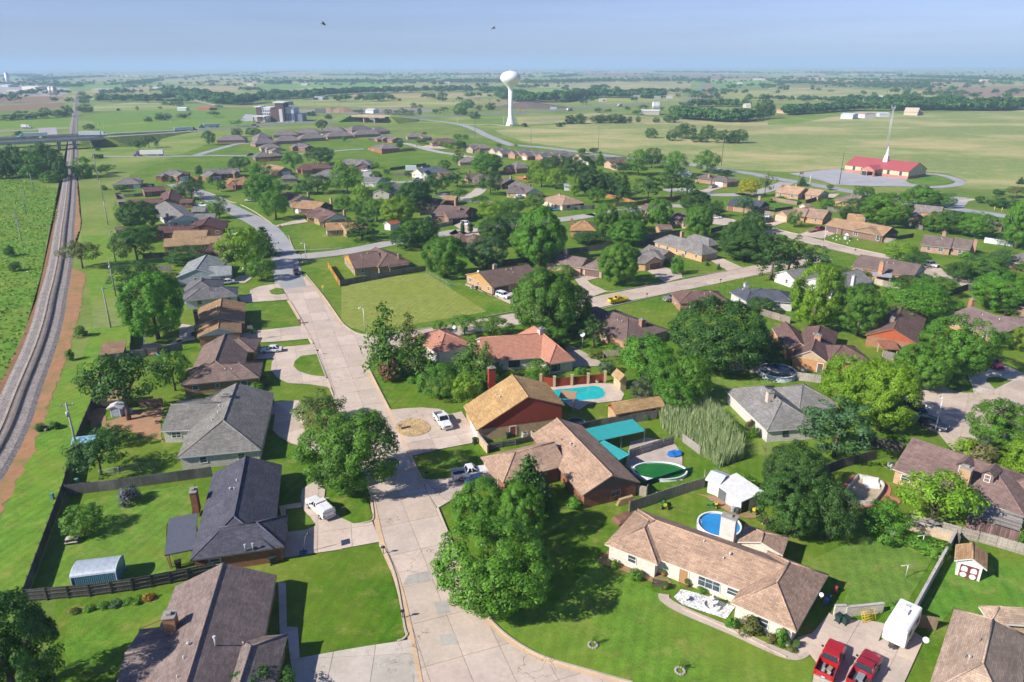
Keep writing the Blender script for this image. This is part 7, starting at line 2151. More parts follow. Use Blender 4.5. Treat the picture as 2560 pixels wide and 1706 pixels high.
FENCES = [
([-58.7,69.8,-67.9,94,-72.7,104.5,-78.9,121.7,-89.1,146.1],1.8,(33,32,30),"dark long board fence along the railway side of the yards",0),
([-58.5,69.5,-51.3,70.4,-46.6,71.4,-40.6,73.3,-37.4,74.4],1.8,(33,32,30),"weathered fence with posts and rails behind the blue metal shed",-1),
([-66.9,92.4,-60.3,93.9,-49.5,96.9,-47,97.6],1.8,(45,43,41),"grey board fence between the charcoal and grey roofed houses",0),
([-78.9,121.7,-75.9,122.3],1.8,(33,32,30),"short dark fence beside the grey metal tool shed",0),
([-70.3,121.9,-65.9,122.5],1.8,(45,37,32),"brown fence joining the large grey roofed house",0),
([-88.3,144.4,-85.7,146.4,-79.2,148.5,-74.8,151.8],1.8,(45,43,41),"grey fence with rails behind the trampoline",-1),
([-85.3,149.4,-93.4,166.7,-95.9,172.2],1.8,(33,32,30),"dark fence on the rail side of the big leafy tree",0),
([-110.2,193.3,-107.8,194.4],1.8,(45,43,41),"short grey fence by the dark bushy tree and pole",0),
([-123.7,235,-115.5,236.8],1.8,(33,32,30),"dark fence behind the tall garden trees below the maroon roofs",0),
([-111.2,219.3,-106.9,218.9],1.8,(45,43,41),"short grey fence left of the pale grey green roof",0),
([-156.4,287.4,-166.1,304.7,-186.7,342,-202.5,369.7],1.8,(57,49,41),"tan fence with rails along the rail side of the maroon house yard",1),
([-196,357.5,-191.1,356.3,-186.5,357.3,-183.6,360.4],1.6,(45,43,41),"low grey fence across the back of the maroon house yard",0),
([-181.4,415,-177.8,414,-173.5,417],1.8,(63,44,27),"orange board fence beside the grey two gabled brick house",0),
([-170.6,496,-155.7,501],1.8,(63,44,27),"orange fence in front of the screened porch house",0),
([-110.3,569,-94.7,540,-84,553,-74.4,562,-76.2,573],1.8,(63,44,27),"new orange fence around the large far brick house",0),
([-74.5,450,-65.9,460,-54.8,472],1.8,(33,32,30),"dark fence behind the white box trailer",0),
([-68.2,429,-54.5,427],1.8,(45,43,41),"grey fence in front of the white box trailer",0),
([-124.7,648,-114.7,635],1.6,(33,32,30),"dark fence left of the two red gabled brick house",0),
([1.92,413,6.64,410,9.25,416],1.8,(63,44,27),"bright orange fence behind the dark gabled brown house",0),
([-39.3,307.4,-34.6,309.8,-29.4,312.1],1.8,(45,43,41),"grey fence behind the leafless shrub",0),
([-31.8,280.6,-24,287.4,-26,297.8],1.6,(60,56,50),"pale fence in front of the turquoise backyard pool",0),
([28,319.6,36,321.2],1.8,(45,43,41),"grey fence right of the light tan hip roofed house",0),
([30.5,319.8,37.3,322.3],1.8,(45,43,41),"grey fence beside the upper side street",0),
([45.9,351.9,52.1,342.7,57.3,331],1.8,(63,44,27),"orange fence panels behind the dark conifers",0),
([57.1,329.7,67.5,337.4,74.1,341.2,81.4,346.1],1.8,(50,36,26),"red brown fence at the hill street corner",0),
([47.1,326.6,57.2,330.4],1.8,(45,43,41),"grey fence left of the red brown corner fence",0),
([62.9,498,78.8,502],2,(55,53,51),"long grey fence along the main road edge",0),
([58.5,473,63.9,475],1.8,(45,43,41),"short grey fence by the arched garage cottage",0),
([49.4,261.5,55.8,265.1,64.1,269.3],1.8,(45,43,41),"grey fence with posts behind the tiny hip roofed outbuilding",1),
([23.4,240.7,35.5,250.2],1.8,(45,43,41),"grey fence in front of the leafy elm trunks",0),
([76.4,271.7,84.4,278.2],1.8,(33,32,30),"dark fence right of the large shaggy green tree",0),
([122.7,340.4,130.5,328.8],1.8,(55,48,41),"tan fence between the slate house and the peach porch house",0),
([135.9,332.4,149.1,345.9],1.8,(33,32,30),"dark fence around the peach house yard",0),
([108.2,306.7,111.4,303.5],1.8,(55,48,41),"tan fence left of the pale garage door",0),
([115.1,313.2,124.6,318.2],1.6,(33,32,30),"dark fence behind the sandy tan roof",0),
([139.1,316.2,142.3,309.4],1.8,(45,43,41),"grey fence behind the sandy tan roofed house",0),
([133.9,255.1,137.5,252.8],1.8,(60,56,50),"pale fence at the right of the tan gabled house",0),
([138.2,256.8,149.2,262.6],1.6,(33,32,30),"dark fence between the tan and the long brown house",0),
([157.5,283.4,158.9,274.5],1.8,(45,43,41),"grey fence under the trees in the right yards",0),
([170.1,254,176.2,247.2],1.9,(77,79,80),"white fence at the right behind the long brown house",0),
([-50.1,201.8,-44.4,206.3,-33.8,214.1,-26.9,218.2],1.8,(45,43,41),"grey fence with posts along the top of the mown lot",-1),
([-58.7,223,-50,201.1],1.8,(71,52,26),"golden board fence at the lot corner",0),
([-2.81,224.9,8.1,229.4,14.6,231.2],1.8,(33,32,30),"dark fence behind the brown gabled house",0),
([17.1,238.9,34.8,245.9],1.8,(45,43,41),"grey fence above the mauve brown house",0),
([7.38,214.4,10.56,215.2],1.8,(45,43,41),"short fence between the two brown gabled houses",0),
([46,252.3,63.7,263.7],1.8,(45,43,41),"grey fence left of the long grey hip roofed house",0),
([-4,105.8,.51,107.3,6.04,109.8],1.15,(45,43,41),"grey railed fence beside the air conditioners",-1),
([10.78,111,15.7,113.4,26.3,116.7],1.8,(45,43,41),"grey fence behind the turquoise canopies",0),
([19,102.8,27.4,107.6],1.6,(60,57,55),"grey fence along the near side of the wooden deck",-1),
([19.5,94,26.7,97.7,28.4,98.3],1,(14,32,29),"dark green screen fence on the near side of the green pool",0),
([29,108.2,30.9,103.8],1.6,(60,57,55),"grey fence at the right corner of the wooden deck",0),
([16.8,87.6,25.4,92.2,29.1,93.9,29.8,96.6],1.8,(60,56,50),"pale board fence beside the white metal outbuilding",0),
([18.3,92.2,19.9,91.4,20.2,92.2],1.8,(60,56,50),"short pale fence at the dark brick gable",0),
([40.7,138.9,48.1,138.8,55.4,134.6,62.4,132],1.8,(61,58,55),"long pale fence curving past the round tank pool",0),
([63.9,174.4,68.9,167.7],1.8,(55,50,46),"tan fence with rails beyond the huge dark oak",-1),
([58.7,156.2,64.7,159.5],1.8,(60,56,50),"pale fence left of the yellow green bush",0),
([106,202.1,110.4,195.5],1.8,(60,56,50),"pale fence right of the light grey gabled house",0),
([120,189.3,129.6,196,130.4,193.9],1.8,(33,32,30),"dark fence in the right hand gardens",0),
([81.1,145.3,82.8,143.7],1.8,(45,43,41),"short grey fence right of the orange brick gable",0),
([118.1,163.5,126.8,174.3],1.8,(33,32,30),"dark fence beside the mauve roof",0),
([58.9,107.8,62.3,105.3,64.5,104.4],1.8,(33,32,30),"dark fence under the great blue green conifer",0),
([47.8,96.9,52.5,99.5,59.1,102.1],1.8,(33,32,30),"dark fence above the empty pool garden",0),
([54.9,84.4,58.2,83,60.6,81.4,64.2,79.4,66.9,77.5],1.7,(57,54,50),"weathered railed fence behind the white garden shed",-1),
([59.5,80.7,59.2,79.2],1.7,(45,43,41),"short fence end at the top of the long block wall",0),
([45.8,64.9,48,64.3],1.8,(52,45,37),"brown gate fence beside the white camper trailer",0),
([110.8,175.6,118.2,181.6],2.2,(60,49,36),"tan balcony fence at the mauve roofed house",0),
]
PIER_FENCE = [
(5.76,131.8),
(8.42,130.7),
(11.95,131.4),
(15.3,132.2),
(18.8,133.1),
]
BLOCK_WALLS = [
([46.6,66.6,59.4,80.6],1.6,(71,68,63),"long pale block wall with a grey cap beside the shed lawn",.22),
([59.2,80.4,54.3,83.4],1.5,(71,63,54),"tan block wall below the weathered railed fence",.22),
([43.3,67.2,38.7,66.6],1.3,(71,69,64),"low pale garden wall behind the yellow ladder",.22),
([37.3,66.6,38.7,66.7],1.5,(77,75,71),"stubby cream wall beside the green bins",.22),
([-5.81,108.4,-4.08,104.4],1.5,(71,61,47),"short tan brick wall beside the white garage door",.22),
]
CHAIN_FENCES = [
([(-26.5,214.8),(-17.7,199.5),(-13,202.8)],1.3,"chain link fence on the far corner of the mown lot"),
([(-64.7,97.6),(-57,100.4)],1.2,"chain link fence below the small yard tree"),
]
POLES = [
(-71.5,103.9,9.81,"tall utility pole with a transformer nearest on the railway verge",2,True,(60,59,57),None),
(-99,166.8,10.44,"utility pole beside the striped mown patch",2.2,False,(60,59,57),None),
(-111,192.6,10.24,"utility pole with a transformer by the dark bushy tree",2,True,(60,59,57),None),
(-130.4,230.3,10.64,"utility pole beside the dark tree behind the light tan roof",2,False,(60,59,57),None),
(-164.5,290.6,10.31,"utility pole at the rail side corner of the tan fence",2,False,(60,59,57),None),
(-195.1,344.9,10.27,"utility pole right of the railway above the yard fences",2,False,(60,59,57),None),
(-235.7,416,13.7,"utility pole beside the rail embankment shrubs",2,False,(60,59,57),None),
(-236.5,417,21.4,"tall leaning utility pole right of the railway near the bridge",2,False,(60,59,57),None),
(-212.9,314.5,10.42,"grey pole left of the railway on the rough grass",0,False,(60,59,57),None),
(-246.1,373.4,9.56,"T topped pole left of the railway below the woodland",2.4,False,(60,59,57),None),
(-273.9,423,8.23,"T topped pole at the woodland edge left of the railway",2.4,False,(60,59,57),None),
(-181.2,261.5,8.37,"utility pole left of the railway tracks in deep grass",1.6,False,(60,59,57),None),
(-198.8,286.4,6.84,"leaning pole at the left edge meadow",1.6,False,(60,59,57),None),
(176.3,390.6,17.5,"tall brown pole in front of the church car park",0,False,(41,36,33),None),
(134.6,470,18.4,"tall brown pole at the left of the pasture",1.6,False,(41,36,33),None),
(66,561,17.5,"tall brown pole with brackets in the pasture edge",2,False,(45,40,37),None),
(16.4,616,15.2,"brown pole beyond the brick row houses",1.6,False,(45,40,37),None),
(-32.5,667,21,"brown pole beside the main road curve",1.4,False,(45,41,39),None),
(-89.5,757,16.9,"thin pole on the green slope",1.2,False,(50,47,45),None),
(-55.6,776,9.74,"thin pale pole by the main road",0,False,(71,71,71),None),
(-286.8,1103,15.1,"thin pole behind the hotel left of the billboard",1.2,False,(47,45,42),None),
(-229.8,1011,16.7,"thin pole beside the spoil heap",1.2,False,(47,45,42),None),
(-7.85,789,10.43,"slim pale post left of the water tower",0,False,(77,77,76),None),
(-1296,2891,31.7,"thin white mast at the far substation",0,False,(84,84,84),None),
(112.1,1150,10.24,"thin pole beyond the highway",0,False,(71,71,71),None),
(158.5,386,5.69,"slim pale flag pole beside the road",0,False,(77,77,77),None),
]
LAMPS = [
(-35.4,162.4,6.41,-2.2,"grey street lamp on the corner of the mown lot"),
(-67.1,228.5,6.62,-2.2,"grey street lamp at the asphalt junction"),
(74,111.6,5.9,1.2,"pale street lamp beside the navy wagon"),
(108.9,245.9,6.22,-1.5,"slim street lamp beside the cross street opposite the tan house"),
(-419,758,6.89,1.5,"tall highway lamp just right of the bridge"),
(-406,744,8.33,1.5,"second tall highway lamp right of the bridge"),
(-369.7,812,7.92,1.5,"highway lamp behind the dark green lorry"),
(-406,879,9.74,1.5,"lamp beside the dark field tree near the highway"),
]
MAILBOXES = [
(-17,78.2,0,"black mailbox at the far corner of the wide front lawn",None),
(-12.8,66.4,0,"black mailbox at the near corner of the wide front lawn",None),
(-13.3,96.7,0,"black mailbox by the white crew pickup drive",None),
(-19.8,112.9,0,"brick mailbox pillar on the round pebble bed",(67,57,45)),
(37.3,189.5,0,"dark mailbox by the yellow pickup kerb",None),
(-53,169,0,"brick mailbox pillar by the light brown gabled house",(55,41,32)),
(-43.2,148.2,0,"dark mailbox by the half moon island",None),
(-63.9,409,0,"tan brick mailbox in the far court",(67,53,42)),
(-92,282.8,0,"red brown brick mailbox by the white concrete drive",(55,36,30)),
(-148.6,347.2,0,"brick mailbox under the dark street tree",(55,41,35)),
(-125.3,318.8,0,"brick mailbox beside the oval street tree",(57,45,39)),
(20.7,190.4,0,"tan brick mailbox by the mauve house drive",(65,53,42)),
(61.4,203.4,0,"dark mailbox left of the slate roofed house",None),
(116.1,260.6,0,"dark mailbox on the ornament lawn edge",None),
(-184.6,388.2,0,"brick mailbox at the far street start",(57,42,36)),
(-182.2,397,0,"brick mailbox near the white car",(57,42,36)),
(-45.1,549,0,"brick mailbox beside the red car",(60,45,37)),
(-75.6,592,0,"brick mailbox on the far cul-de-sac",(60,45,37)),
]
CARTS = [
(-31,76.4,.5,"green wheeled bin by the charcoal house garage wall",(14,23,21)),
(-6.35,107.8,.5,"dark green wheeled bin beside the white garage door",(14,23,21)),
(-.73,109.8,.5,"green wheeled bin against the big brick wall",(14,23,21)),
(37.5,65.6,.5,"left green wheeled bin behind the red pickups",(14,23,21)),
(38.1,65.3,.5,"right green wheeled bin behind the red pickups",(14,23,21)),
(-42.8,75.6,.5,"black wheeled bin on the slate cover patio",(14,14,14)),
(-10.02,197.7,.5,"dark bin beside the golden brick end wall",(14,23,21)),
(28.4,319.6,.5,"dark bin at the fence by the light tan house",(14,23,21)),
(63.7,229.5,.5,"dark bin beside the long grey hip roofed garage",(14,23,21)),
(121.7,274.3,.5,"dark bin by the tan house carport",(14,23,21)),
]
ACS = [
(2.15,109.9,.3,"pale air conditioner left of two against the tall brick wall",(77,77,75)),
(3.72,110.3,.3,"pale air conditioner right of two against the tall brick wall",(77,77,75)),
(-38.4,75,.3,"round topped air conditioner by the charcoal house",(71,71,71)),
(60.8,137.5,.3,"grey air conditioner by the orange brick gable",(71,71,71)),
(-11.34,199.1,.3,"small air conditioner by the golden brick end wall",(71,71,71)),
(-40.3,218.4,.3,"small air conditioner at the lot fence house",(71,71,71)),
(57.1,234.7,.3,"pale air conditioner at the long grey house",(71,71,71)),
(60.3,99.4,.3,"white air conditioner at the dormer house corner",(79,79,79)),
]
DISHES = [
(-12.9,151.6,3.6,-.6,"grey satellite dish on the terracotta roof left wing",1.6,.42),
(16,151.6,0,-.6,"large white satellite dish on a pole in the courtyard",3.4,.6),
(35.5,66.6,2.6,-.6,"small satellite dish on the corner house eave",.5,.25),
(43.8,59.7,2.5,-.6,"pale green satellite dish on the bottom right roof",.5,.32),
(-9.62,199.9,4.2,-.6,"thin aerial dish on the golden brick gable",.6,.35),
]
HOOPS = [
(-27.6,78.4,.29,"black basketball hoop on a blue base in the charcoal house drive",(17,17,17),(14,32,47)),
(73.1,113.5,.91,"white basketball hoop over the navy wagon",(85,85,85),(55,50,45)),
(-60.9,156.4,1.69,"dark basketball hoop by the light brown gabled house",(39,39,39),(32,32,32)),
]
TRAMPS = [
(-82,151.4,2.46,"black trampoline behind the grey railed fence",(12,14,17)),
(11.39,114,1.7,"blue edged trampoline beside the two storey house",(12,45,51)),
]
POOLS = [
(28.4,83,2.91,1.2,"round bright blue above ground pool behind the big white chimney",(17,49,74),1,0,(84,85,86)),
(54.7,136,3.74,1.2,"round above ground pool with dark blue water under the huge oak",(11,22,32),1,0,(65,68,68)),
(23.2,98.2,4.29,.5,"oval above ground pool with green water by the deck",(11,37,11),.62,0,(77,82,82)),
]
POOL_GROUND = [
([7.52,129,16.3,130.9,17.3,130.7,18,129.6,18.2,128.1,18,126.5,17.3,125.4,16.2,124.9,14.2,124.5,8.88,123.3],"turquoise inground pool with a rounded end behind the two storey house",(12,65,65),None),
([-37.1,301.8,-35.2,303.8,-30.6,304.4,-30,301.2,-31.6,298.6,-35.5,295.7],"turquoise backyard pool beside the brown carport house",(17,63,69),None),
]
EMPTY_POOL = [
(49,90.9),
(53.1,95.8),
(54,96.1),
(55.9,95),
(56,93.2),
(53.4,90.1),
(52.1,89.2),
(49.8,89.4),
]
EMPTY_POOL_DECK = [
(48.8,92.2),
(52.3,96.5),
(54.2,97.2),
(56.5,96.6),
(57.4,94.4),
(57,92.8),
(56.2,91.4),
(57.1,90.4),
(56.4,89.4),
(54.9,90.1),
(52.8,89),
(50.5,88),
(49,89),
(48.7,90.9),
]
WATER_TOWER = (-.57,801,55.7)
MAST = (237.3,467,35)
STEEPLE = (217.9,427,16.2)
BRIDGE = {"path":[(-389.4,551),(-355.1,575),(-328.4,597)],"path2":[(-413,586),(-375.4,609),(-345.6,630)],"piers":[(-385.9,595),(-367.1,595),(-339,578)],"z":7.5,"bank":[(-353.1,634),(-377.8,696),(-337.3,722),(-266.1,779)],"bank_l":[(-428,601),(-481,678)]}
OVERPASS = {"a":(-181,868),"b":(-138.7,846),"piers":[(-171.7,885),(-158.7,884)],"z":7,"ramp":[(-149.6,912),(-138,937),(-96.2,889)],"ramp_l":[(-184,886),(-214.4,945),(-244.6,967)]}
RAMPS = [
("highway_embankment",11,[(-328.8,596,7.5),(-328.6,625,6.2),(-327.7,660,4.2),(-326,698,2.2),(-321.1,734,.6),(-314.4,751,.08)]),
("highway_embankment",11,[(-345.5,629,7.5),(-343.2,653,6.2),(-340.9,687,4.2),(-337.6,724,2.2),(-331.1,757,.6),(-323.7,774,.08)]),
("overpass_ramp",10,[(-140.2,848,7),(-127,862,5),(-107.6,877,2.2),(-83.9,867,.08)]),
("overpass_ramp",10,[(-179.8,868,7),(-206.5,923,4.2),(-242.8,983,.08)]),
("highway_embankment",11,[(-388.6,551,7.5),(-402,548,7.5)]),
]
HOTEL = {"left":(-295.6,873),"right":(-253.2,871),"tower":(-266.7,869),"low":(-251.1,889)}
SILOS = [
(-1758,2669),
(204.2,1081),
(206.1,1081),
(208.1,1081),
(210.1,1081),
(211.9,1081),
(-1064,1758),
(-1056,1757),
]
BILLBOARDS = [
((150.4,1247),9,"white billboard with an orange flash beside the highway",(85,82,81)),
((16.2,1045),8,"pinkish brown billboard back left of the highway",(63,47,42)),
((59.1,1055),6,"small pale road sign panel by the highway",(74,79,81)),
((287.3,1375),8,"white billboard near the highway bend",(85,85,84)),
((230.8,1393),9,"grey billboard at the wood edge",(67,65,65)),
((265,1372),8,"pale grey billboard left of the bend",(71,71,72)),
((-245,967),9,"dark billboard behind the hotel",(45,46,48)),
((406,1667),6,"pale blue road sign left of the far highway",(71,79,82)),
((433,1591),6,"small cream sign right of the far highway",(81,80,76)),
]
FAR_MAST = (-6399,13630)
BIRDS = [
(-44.1,184.6,69.3,1.5),
(-5.08,229.7,70.3,1.5),
]
RAIL = [
(-80.1,86.8),
(-83.8,98.6),
(-89.5,113.1),
(-97.6,130.2),
(-108.3,153.2),
(-117.9,172.4),
(-128.4,192.1),
(-138.5,211.4),
(-155.3,242.4),
(-179.5,285.7),
(-190.7,306.1),
(-214.7,349.2),
(-243.2,400),
(-272.9,453),
(-316.2,531),
(-400,679),
(-490,839),
(-613,1059),
(-820,1427),
(-1039,1819),
(-1269,2248),
]
THINGS = {"blue_shed":[(-53.8,71.3),(-48.9,72.3),(-55.2,74)],"camper":[(41.7,61.7),(45.4,65.6)],"canopy":[[(13.9,104.3),(22.5,107.9),(12.9,108.1)],[(15.6,97.7),(18.7,100.4),(14.3,103.6)]],"patio_roof":[(62.4,83.1),(67.1,79.5),(64.6,85.9)],"clothes":[(54.3,79.2),(49.1,73.2)],"fountain":(23.6,68.2),"urn":(20.7,69.2),"bird_bath":(51.3,81.4),"bench":(17.8,71.6),"flag":(19.1,74.4),"box_trailer":[(-64.2,444),(-57.7,445)],"flat_trailer":[(113.1,270.6),(117.4,273.7)],"wagon":(15.6,84.9),"ladder":(40.7,66),"tarp":(26.8,103.8),"swing":(-78.9,146.4),"table":(-59.5,81.1),"woodpile":(16.7,89.9),"mowers":[(29.1,88.9),(34.9,87.4),(22.1,88.8)],"boxes":(35.2,84.8),"cans":[(31.6,87.5),(32.2,87.1),(37.2,68.5),(37.7,69),(39.1,70.5)],"stones":(-83.3,113.6),"stop":[(-69.4,231),(114.2,233.5)],"yellow_sign":(-53.4,194.7),"planters":[(21.5,71.8),(19,73.7),(18.7,71.3),(31.2,61.7),(30.2,61.9),(11.45,131.8),(17.2,132.6)],"utility_box":(-68.4,91.4),"utility2":(-67,95.4),"playset":(7.69,399.4),"net_post":(-182.9,328.7),"snowman":(131.3,257.4),"ornament":(123.1,259.9),"balls":[(121.1,263.5),(118.5,260.5),(120.5,259.3),(118.5,257.6),(122.7,256.3),(120.3,252.6),(126.3,257.8)],"chairs":[(-37.4,115.8),(-36,112.7),(-84.8,219.3)],"tub":(-77.6,156.6),"bbq":(-75.9,160.4),"patio_set":(-77.1,161.9),"water_tank":[(-71.4,119.2),(-70.9,120.1)],"blue_cover":(-71.8,106.8),"umbrella":(139.9,346.1),"heap":[(-255.5,1061),(-238.4,1060),(25.9,1140)],"windmill":(-84.4,154.3),"steps":(-37.6,75.7),"posts":[(211,313.3),(212.6,310.7)],"fire":(-10.5,199.1),"church_sign":(165.4,416),"hedge":[(143.4,241.2),(147.6,237.6)],"sofa":(54.6,94.2),"arbor":[(20.2,141),(24.3,141.8)],"gate_post":(14.9,139.1),"treering":[(8.86,62.2),(17.7,58.5)],"tool":(36.6,67.2)}
REEDS = [
(27.3,120.2),
(29.8,123),
(32.2,122.6),
(35.4,122),
(37.9,118.4),
(38.3,112.2),
(38.7,107.5),
(37.6,102.2),
(32.9,99.5),
(30.9,103.8),
(29.1,108.6),
(27.3,110.7),
(26.3,113.3),
]
TREE_REFS = [
"big two storey tan roofed",
"blue grey steep roofed house",
"brick house with a wide",
"brick house with white shutters",
"brick row houses",
"brown bottom edge house",
"brown gambrel style barn shed",
"brown roofed wooden shed",
"charcoal roofed house",
"chocolate roofed house",
"cream fronted grey gabled house",
"dark brown gabled house",
"dark brown roofed house",
"dark maroon long roof",
"dark maroon roof",
"dark slate blue gabled house",
"dark slate hip roofed house",
"far green field barn",
"far highway bend",
"far left corner house",
"golden tan roofed house",
"grey brown roofed house",
"grey metal tool shed",
"half moon drive house",
"highway overpass",
"hotel tower",
"large grey hip roofed brick",
"large grey whitewashed house",
"large pink brick gabled house",
"leftmost grey hip roofed house",
"light brown double gabled house",
"light brown rambling house",
"light grey gabled house",
"little brown roof",
"little grey hip roofed house",
"long brown roofed house",
"long depot roof",
"long grey brown roofed house",
"long grey hip roofed house",
"long light brown corner house",
"low grey roofed house",
"low maroon roofed house",
"maroon roof beside the dome tree",
"maroon roofed cottage",
"maroon roofed house",
"mid grey hip roofed house",
"open pole barn",
"orange tan hip roofed house",
"orange tan steep roof",
"pale grey green roofed house",
"peach roofed house",
"pink brick gabled house fourth",
"plain brown roofed tan brick",
"ploughed brown field",
"purple cab lorry",
"railway bridge",
"sandy tan roofed house",
"slate grey white walled house",
"small brown yard hut",
"small grey roofed brick house",
"small maroon brown roof",
"small tan gabled house",
"small tan playhouse style shed",
"sprawling maroon brown house",
"tall grey gabled house fifth",
"tall pasture pole",
"tan hip roofed garden hut",
"tan roofed outbuilding long",
"terracotta tiled house",
"tiny hip roofed brown outbuilding",
"two gabled brick house",
"water tower",
"white and grey shed",
"white gabled grey house",
"white garage brick house",
"white garden shed",
"white metal outbuilding",
"white pasture barn",
"white shed with grey double",
"wide grey hip roofed house",
]
PALETTE = {"g":(.088,.2,.02),"d":(.05,.12,.02),"l":(.165,.29,.015),"y":(.4,.36,.015),"b":(.07,.145,.05),"o":(.12,.155,.035),"m":(.1,.235,.02)}
TUFTS = 19
CHURCH = 115
WHITE_PAINT = (.78,.79,.8)
HAZE = 0.00016
LONG=dict(n='label',r='roof',w='wall',k='wings',t='trim',o='open',c='chim',v='vents',f='wtrim',p='group',u='autovent',a='auto',b='cap')
def unpack(v):
 if isinstance(v,dict):
  return {LONG.get(k,k):unpack(q)for k,q in v.items()}
 if isinstance(v,list):
  if v and not isinstance(v[0],(tuple,list,dict)):
   return list(zip(v[::2],v[1::2]))
  return [unpack(q)for q in v]
 if isinstance(v,tuple):
  if len(v)==3 and all(isinstance(q,int)for q in v):
   return tuple((q/100)**2 for q in v)
  return tuple(unpack(q)for q in v)
 return v
HOUSES,VEHICLES,SEMIS,FENCES,SHEETS,SLABS,STRIPS,POLES,MAILBOXES,CARTS,ACS,HOOPS,TRAMPS,POOLS,POOL_GROUND,BLOCK_WALLS,WOODS,BILLBOARDS,KERBS=map(unpack,(HOUSES,VEHICLES,SEMIS,FENCES,SHEETS,SLABS,STRIPS,POLES,MAILBOXES,CARTS,ACS,HOOPS,TRAMPS,POOLS,POOL_GROUND,BLOCK_WALLS,WOODS,BILLBOARDS,KERBS))
# ------------------------------------------------------------------ the wide ground and what lies flat on it
g=MB()
X0=42000
for a,b in ((-300,3000),(3000,X0)):
 for c,d in ((-X0,-3000),(-3000,3000),(3000,X0)):
  g.face([(c,a,0),(d,a,0),(d,b,0),(c,b,0)])
tag(g.obj("ground","terrain"),kind="structure")
for name,mat,col,poly,z,sm in SHEETS:
 p=ccw(smooth_line(poly,True,5)if sm else poly)
 if mat=='earth' and name!='dirt_bank' and min(q[1]for q in p)<350:
  p=[(x+rnd.uniform(-.45,.45),y+rnd.uniform(-.45,.45))for e in zip(p,p[1:]+p[:1])for x,y in resample(list(e),1.6)[:-1]]
 tag(MB().face([(x,y,z)for x,y in p]).obj(name,mat,None,col),kind="structure")
def slab_piece(poly,z0,z1,name,parent,col,r):
 if len(poly)<3 or abs(area2(poly))<0.5:
  return
 m=MB()
 j=r.uniform(-.004,.004)
 m.prism(ccw(poly),z0,z1+j*.3,bottom=False)
 q=r.uniform(.93,1.06)
 m.obj(name,"concrete",parent,tuple(min(1,c*q*(1+(i-1)*r.uniform(-.02,.02)))for i,c in enumerate(col)))
for name,sname,col,poly,ref,ca,cb,z,jc in SLABS:
 r=random.Random(len(poly)*7+int(poly[0][0]))
 base=MB()
 base.face([(x,y,z-.03)for x,y in ccw(poly)])
 root=tag(base.obj(name,"concrete",None,jc),kind="structure")
 if ref:
  ang=math.atan2(ref[1][1]-ref[0][1],ref[1][0]-ref[0][0])
 else :
  e=max(((math.hypot(q[0]-p[0],q[1]-p[1]),p,q)for p,q in zip(poly,poly[1:]+poly[:1])),key=lambda t:t[0])
  ang=math.atan2(e[2][1]-e[1][1],e[2][0]-e[1][0])
 uy=(math.cos(ang),math.sin(ang))
 ux=(uy[1],-uy[0])
 o=ref[0]if ref else poly[0]
 A=[(p[0]-o[0])*ux[0]+(p[1]-o[1])*ux[1]for p in poly]
 Bv=[(p[0]-o[0])*uy[0]+(p[1]-o[1])*uy[1]for p in poly]
 gap=.03
 for i in range(math.floor(min(A)/ca),math.ceil(max(A)/ca)):
  for k in range(math.floor(min(Bv)/cb),math.ceil(max(Bv)/cb)):
   q=clip_cell(ccw(poly),o,ux,uy,i*ca+gap,(i+1)*ca-gap,k*cb+gap,(k+1)*cb-gap)
   if q:
    slab_piece(q,z-.02,z,sname,root,col,r)
for name,mat,col,path,width,z,slab,lanes in STRIPS:
 p=smooth_line(path,False,5)
 r=random.Random(int(path[0][0]))
 if not slab:
  L,Rr=offset_line(p,width/2),offset_line(p,-width/2)
  m=MB()
  n=len(p)
  m.solid([(x,y,z)for x,y in L]+[(x,y,z)for x,y in Rr],[(n+i,n+i+1,i+1,i)for i in range(n-1)])
  tag(m.obj(name,mat,None,col),kind="structure")
 else :
  L,Rr=offset_line(p,width/2),offset_line(p,-width/2)
  m=MB()
  n=len(p)
  m.solid([(x,y,z-.03)for x,y in L]+[(x,y,z-.03)for x,y in Rr],[(n+i,n+i+1,i+1,i)for i in range(n-1)])
  root=tag(m.obj(name,"concrete",None,(.36,.3,.24)),kind="structure")
  s=resample(p,slab)
  for la in range(lanes):
   a=offset_line(s,-width/2+width*la/lanes+.03)
   b=offset_line(s,-width/2+width*(la+1)/lanes-.03)
   for i in range(len(s)-1):
    t=.03/slab
    lp=lambda u,v,w:(u[0]+(v[0]-u[0])*w,u[1]+(v[1]-u[1])*w)
    slab_piece([lp(a[i],a[i+1],t),lp(a[i],a[i+1],1-t),lp(b[i],b[i+1],1-t),lp(b[i],b[i+1],t)],z-.02,z,"street_slab",root,col,r)
for path in KERBS:
 p=smooth_line(path,False,6)if len(path)>2 else path
 L,Rr=offset_line(p,.11),offset_line(p,-.11)
 n=len(p)
 m=MB()
 vs=[(x,y,0)for x,y in L]+[(x,y,.24)for x,y in L]+[(x,y,.24)for x,y in Rr]+[(x,y,0)for x,y in Rr]
 fs=[]
 for i in range(n-1):
  fs+=[(i,n+i,n+i+1,i+1)[::-1],(n+i,2*n+i,2*n+i+1,n+i+1)[::-1],(2*n+i,3*n+i,3*n+i+1,2*n+i+1)[::-1]]
 fs+=[(0,n,2*n,3*n),(n-1,4*n-1,3*n-1,2*n-1)]
 m.solid(vs,fs)
 tag(m.obj("kerb","concrete",None,(.5,.42,.34)),kind="structure")
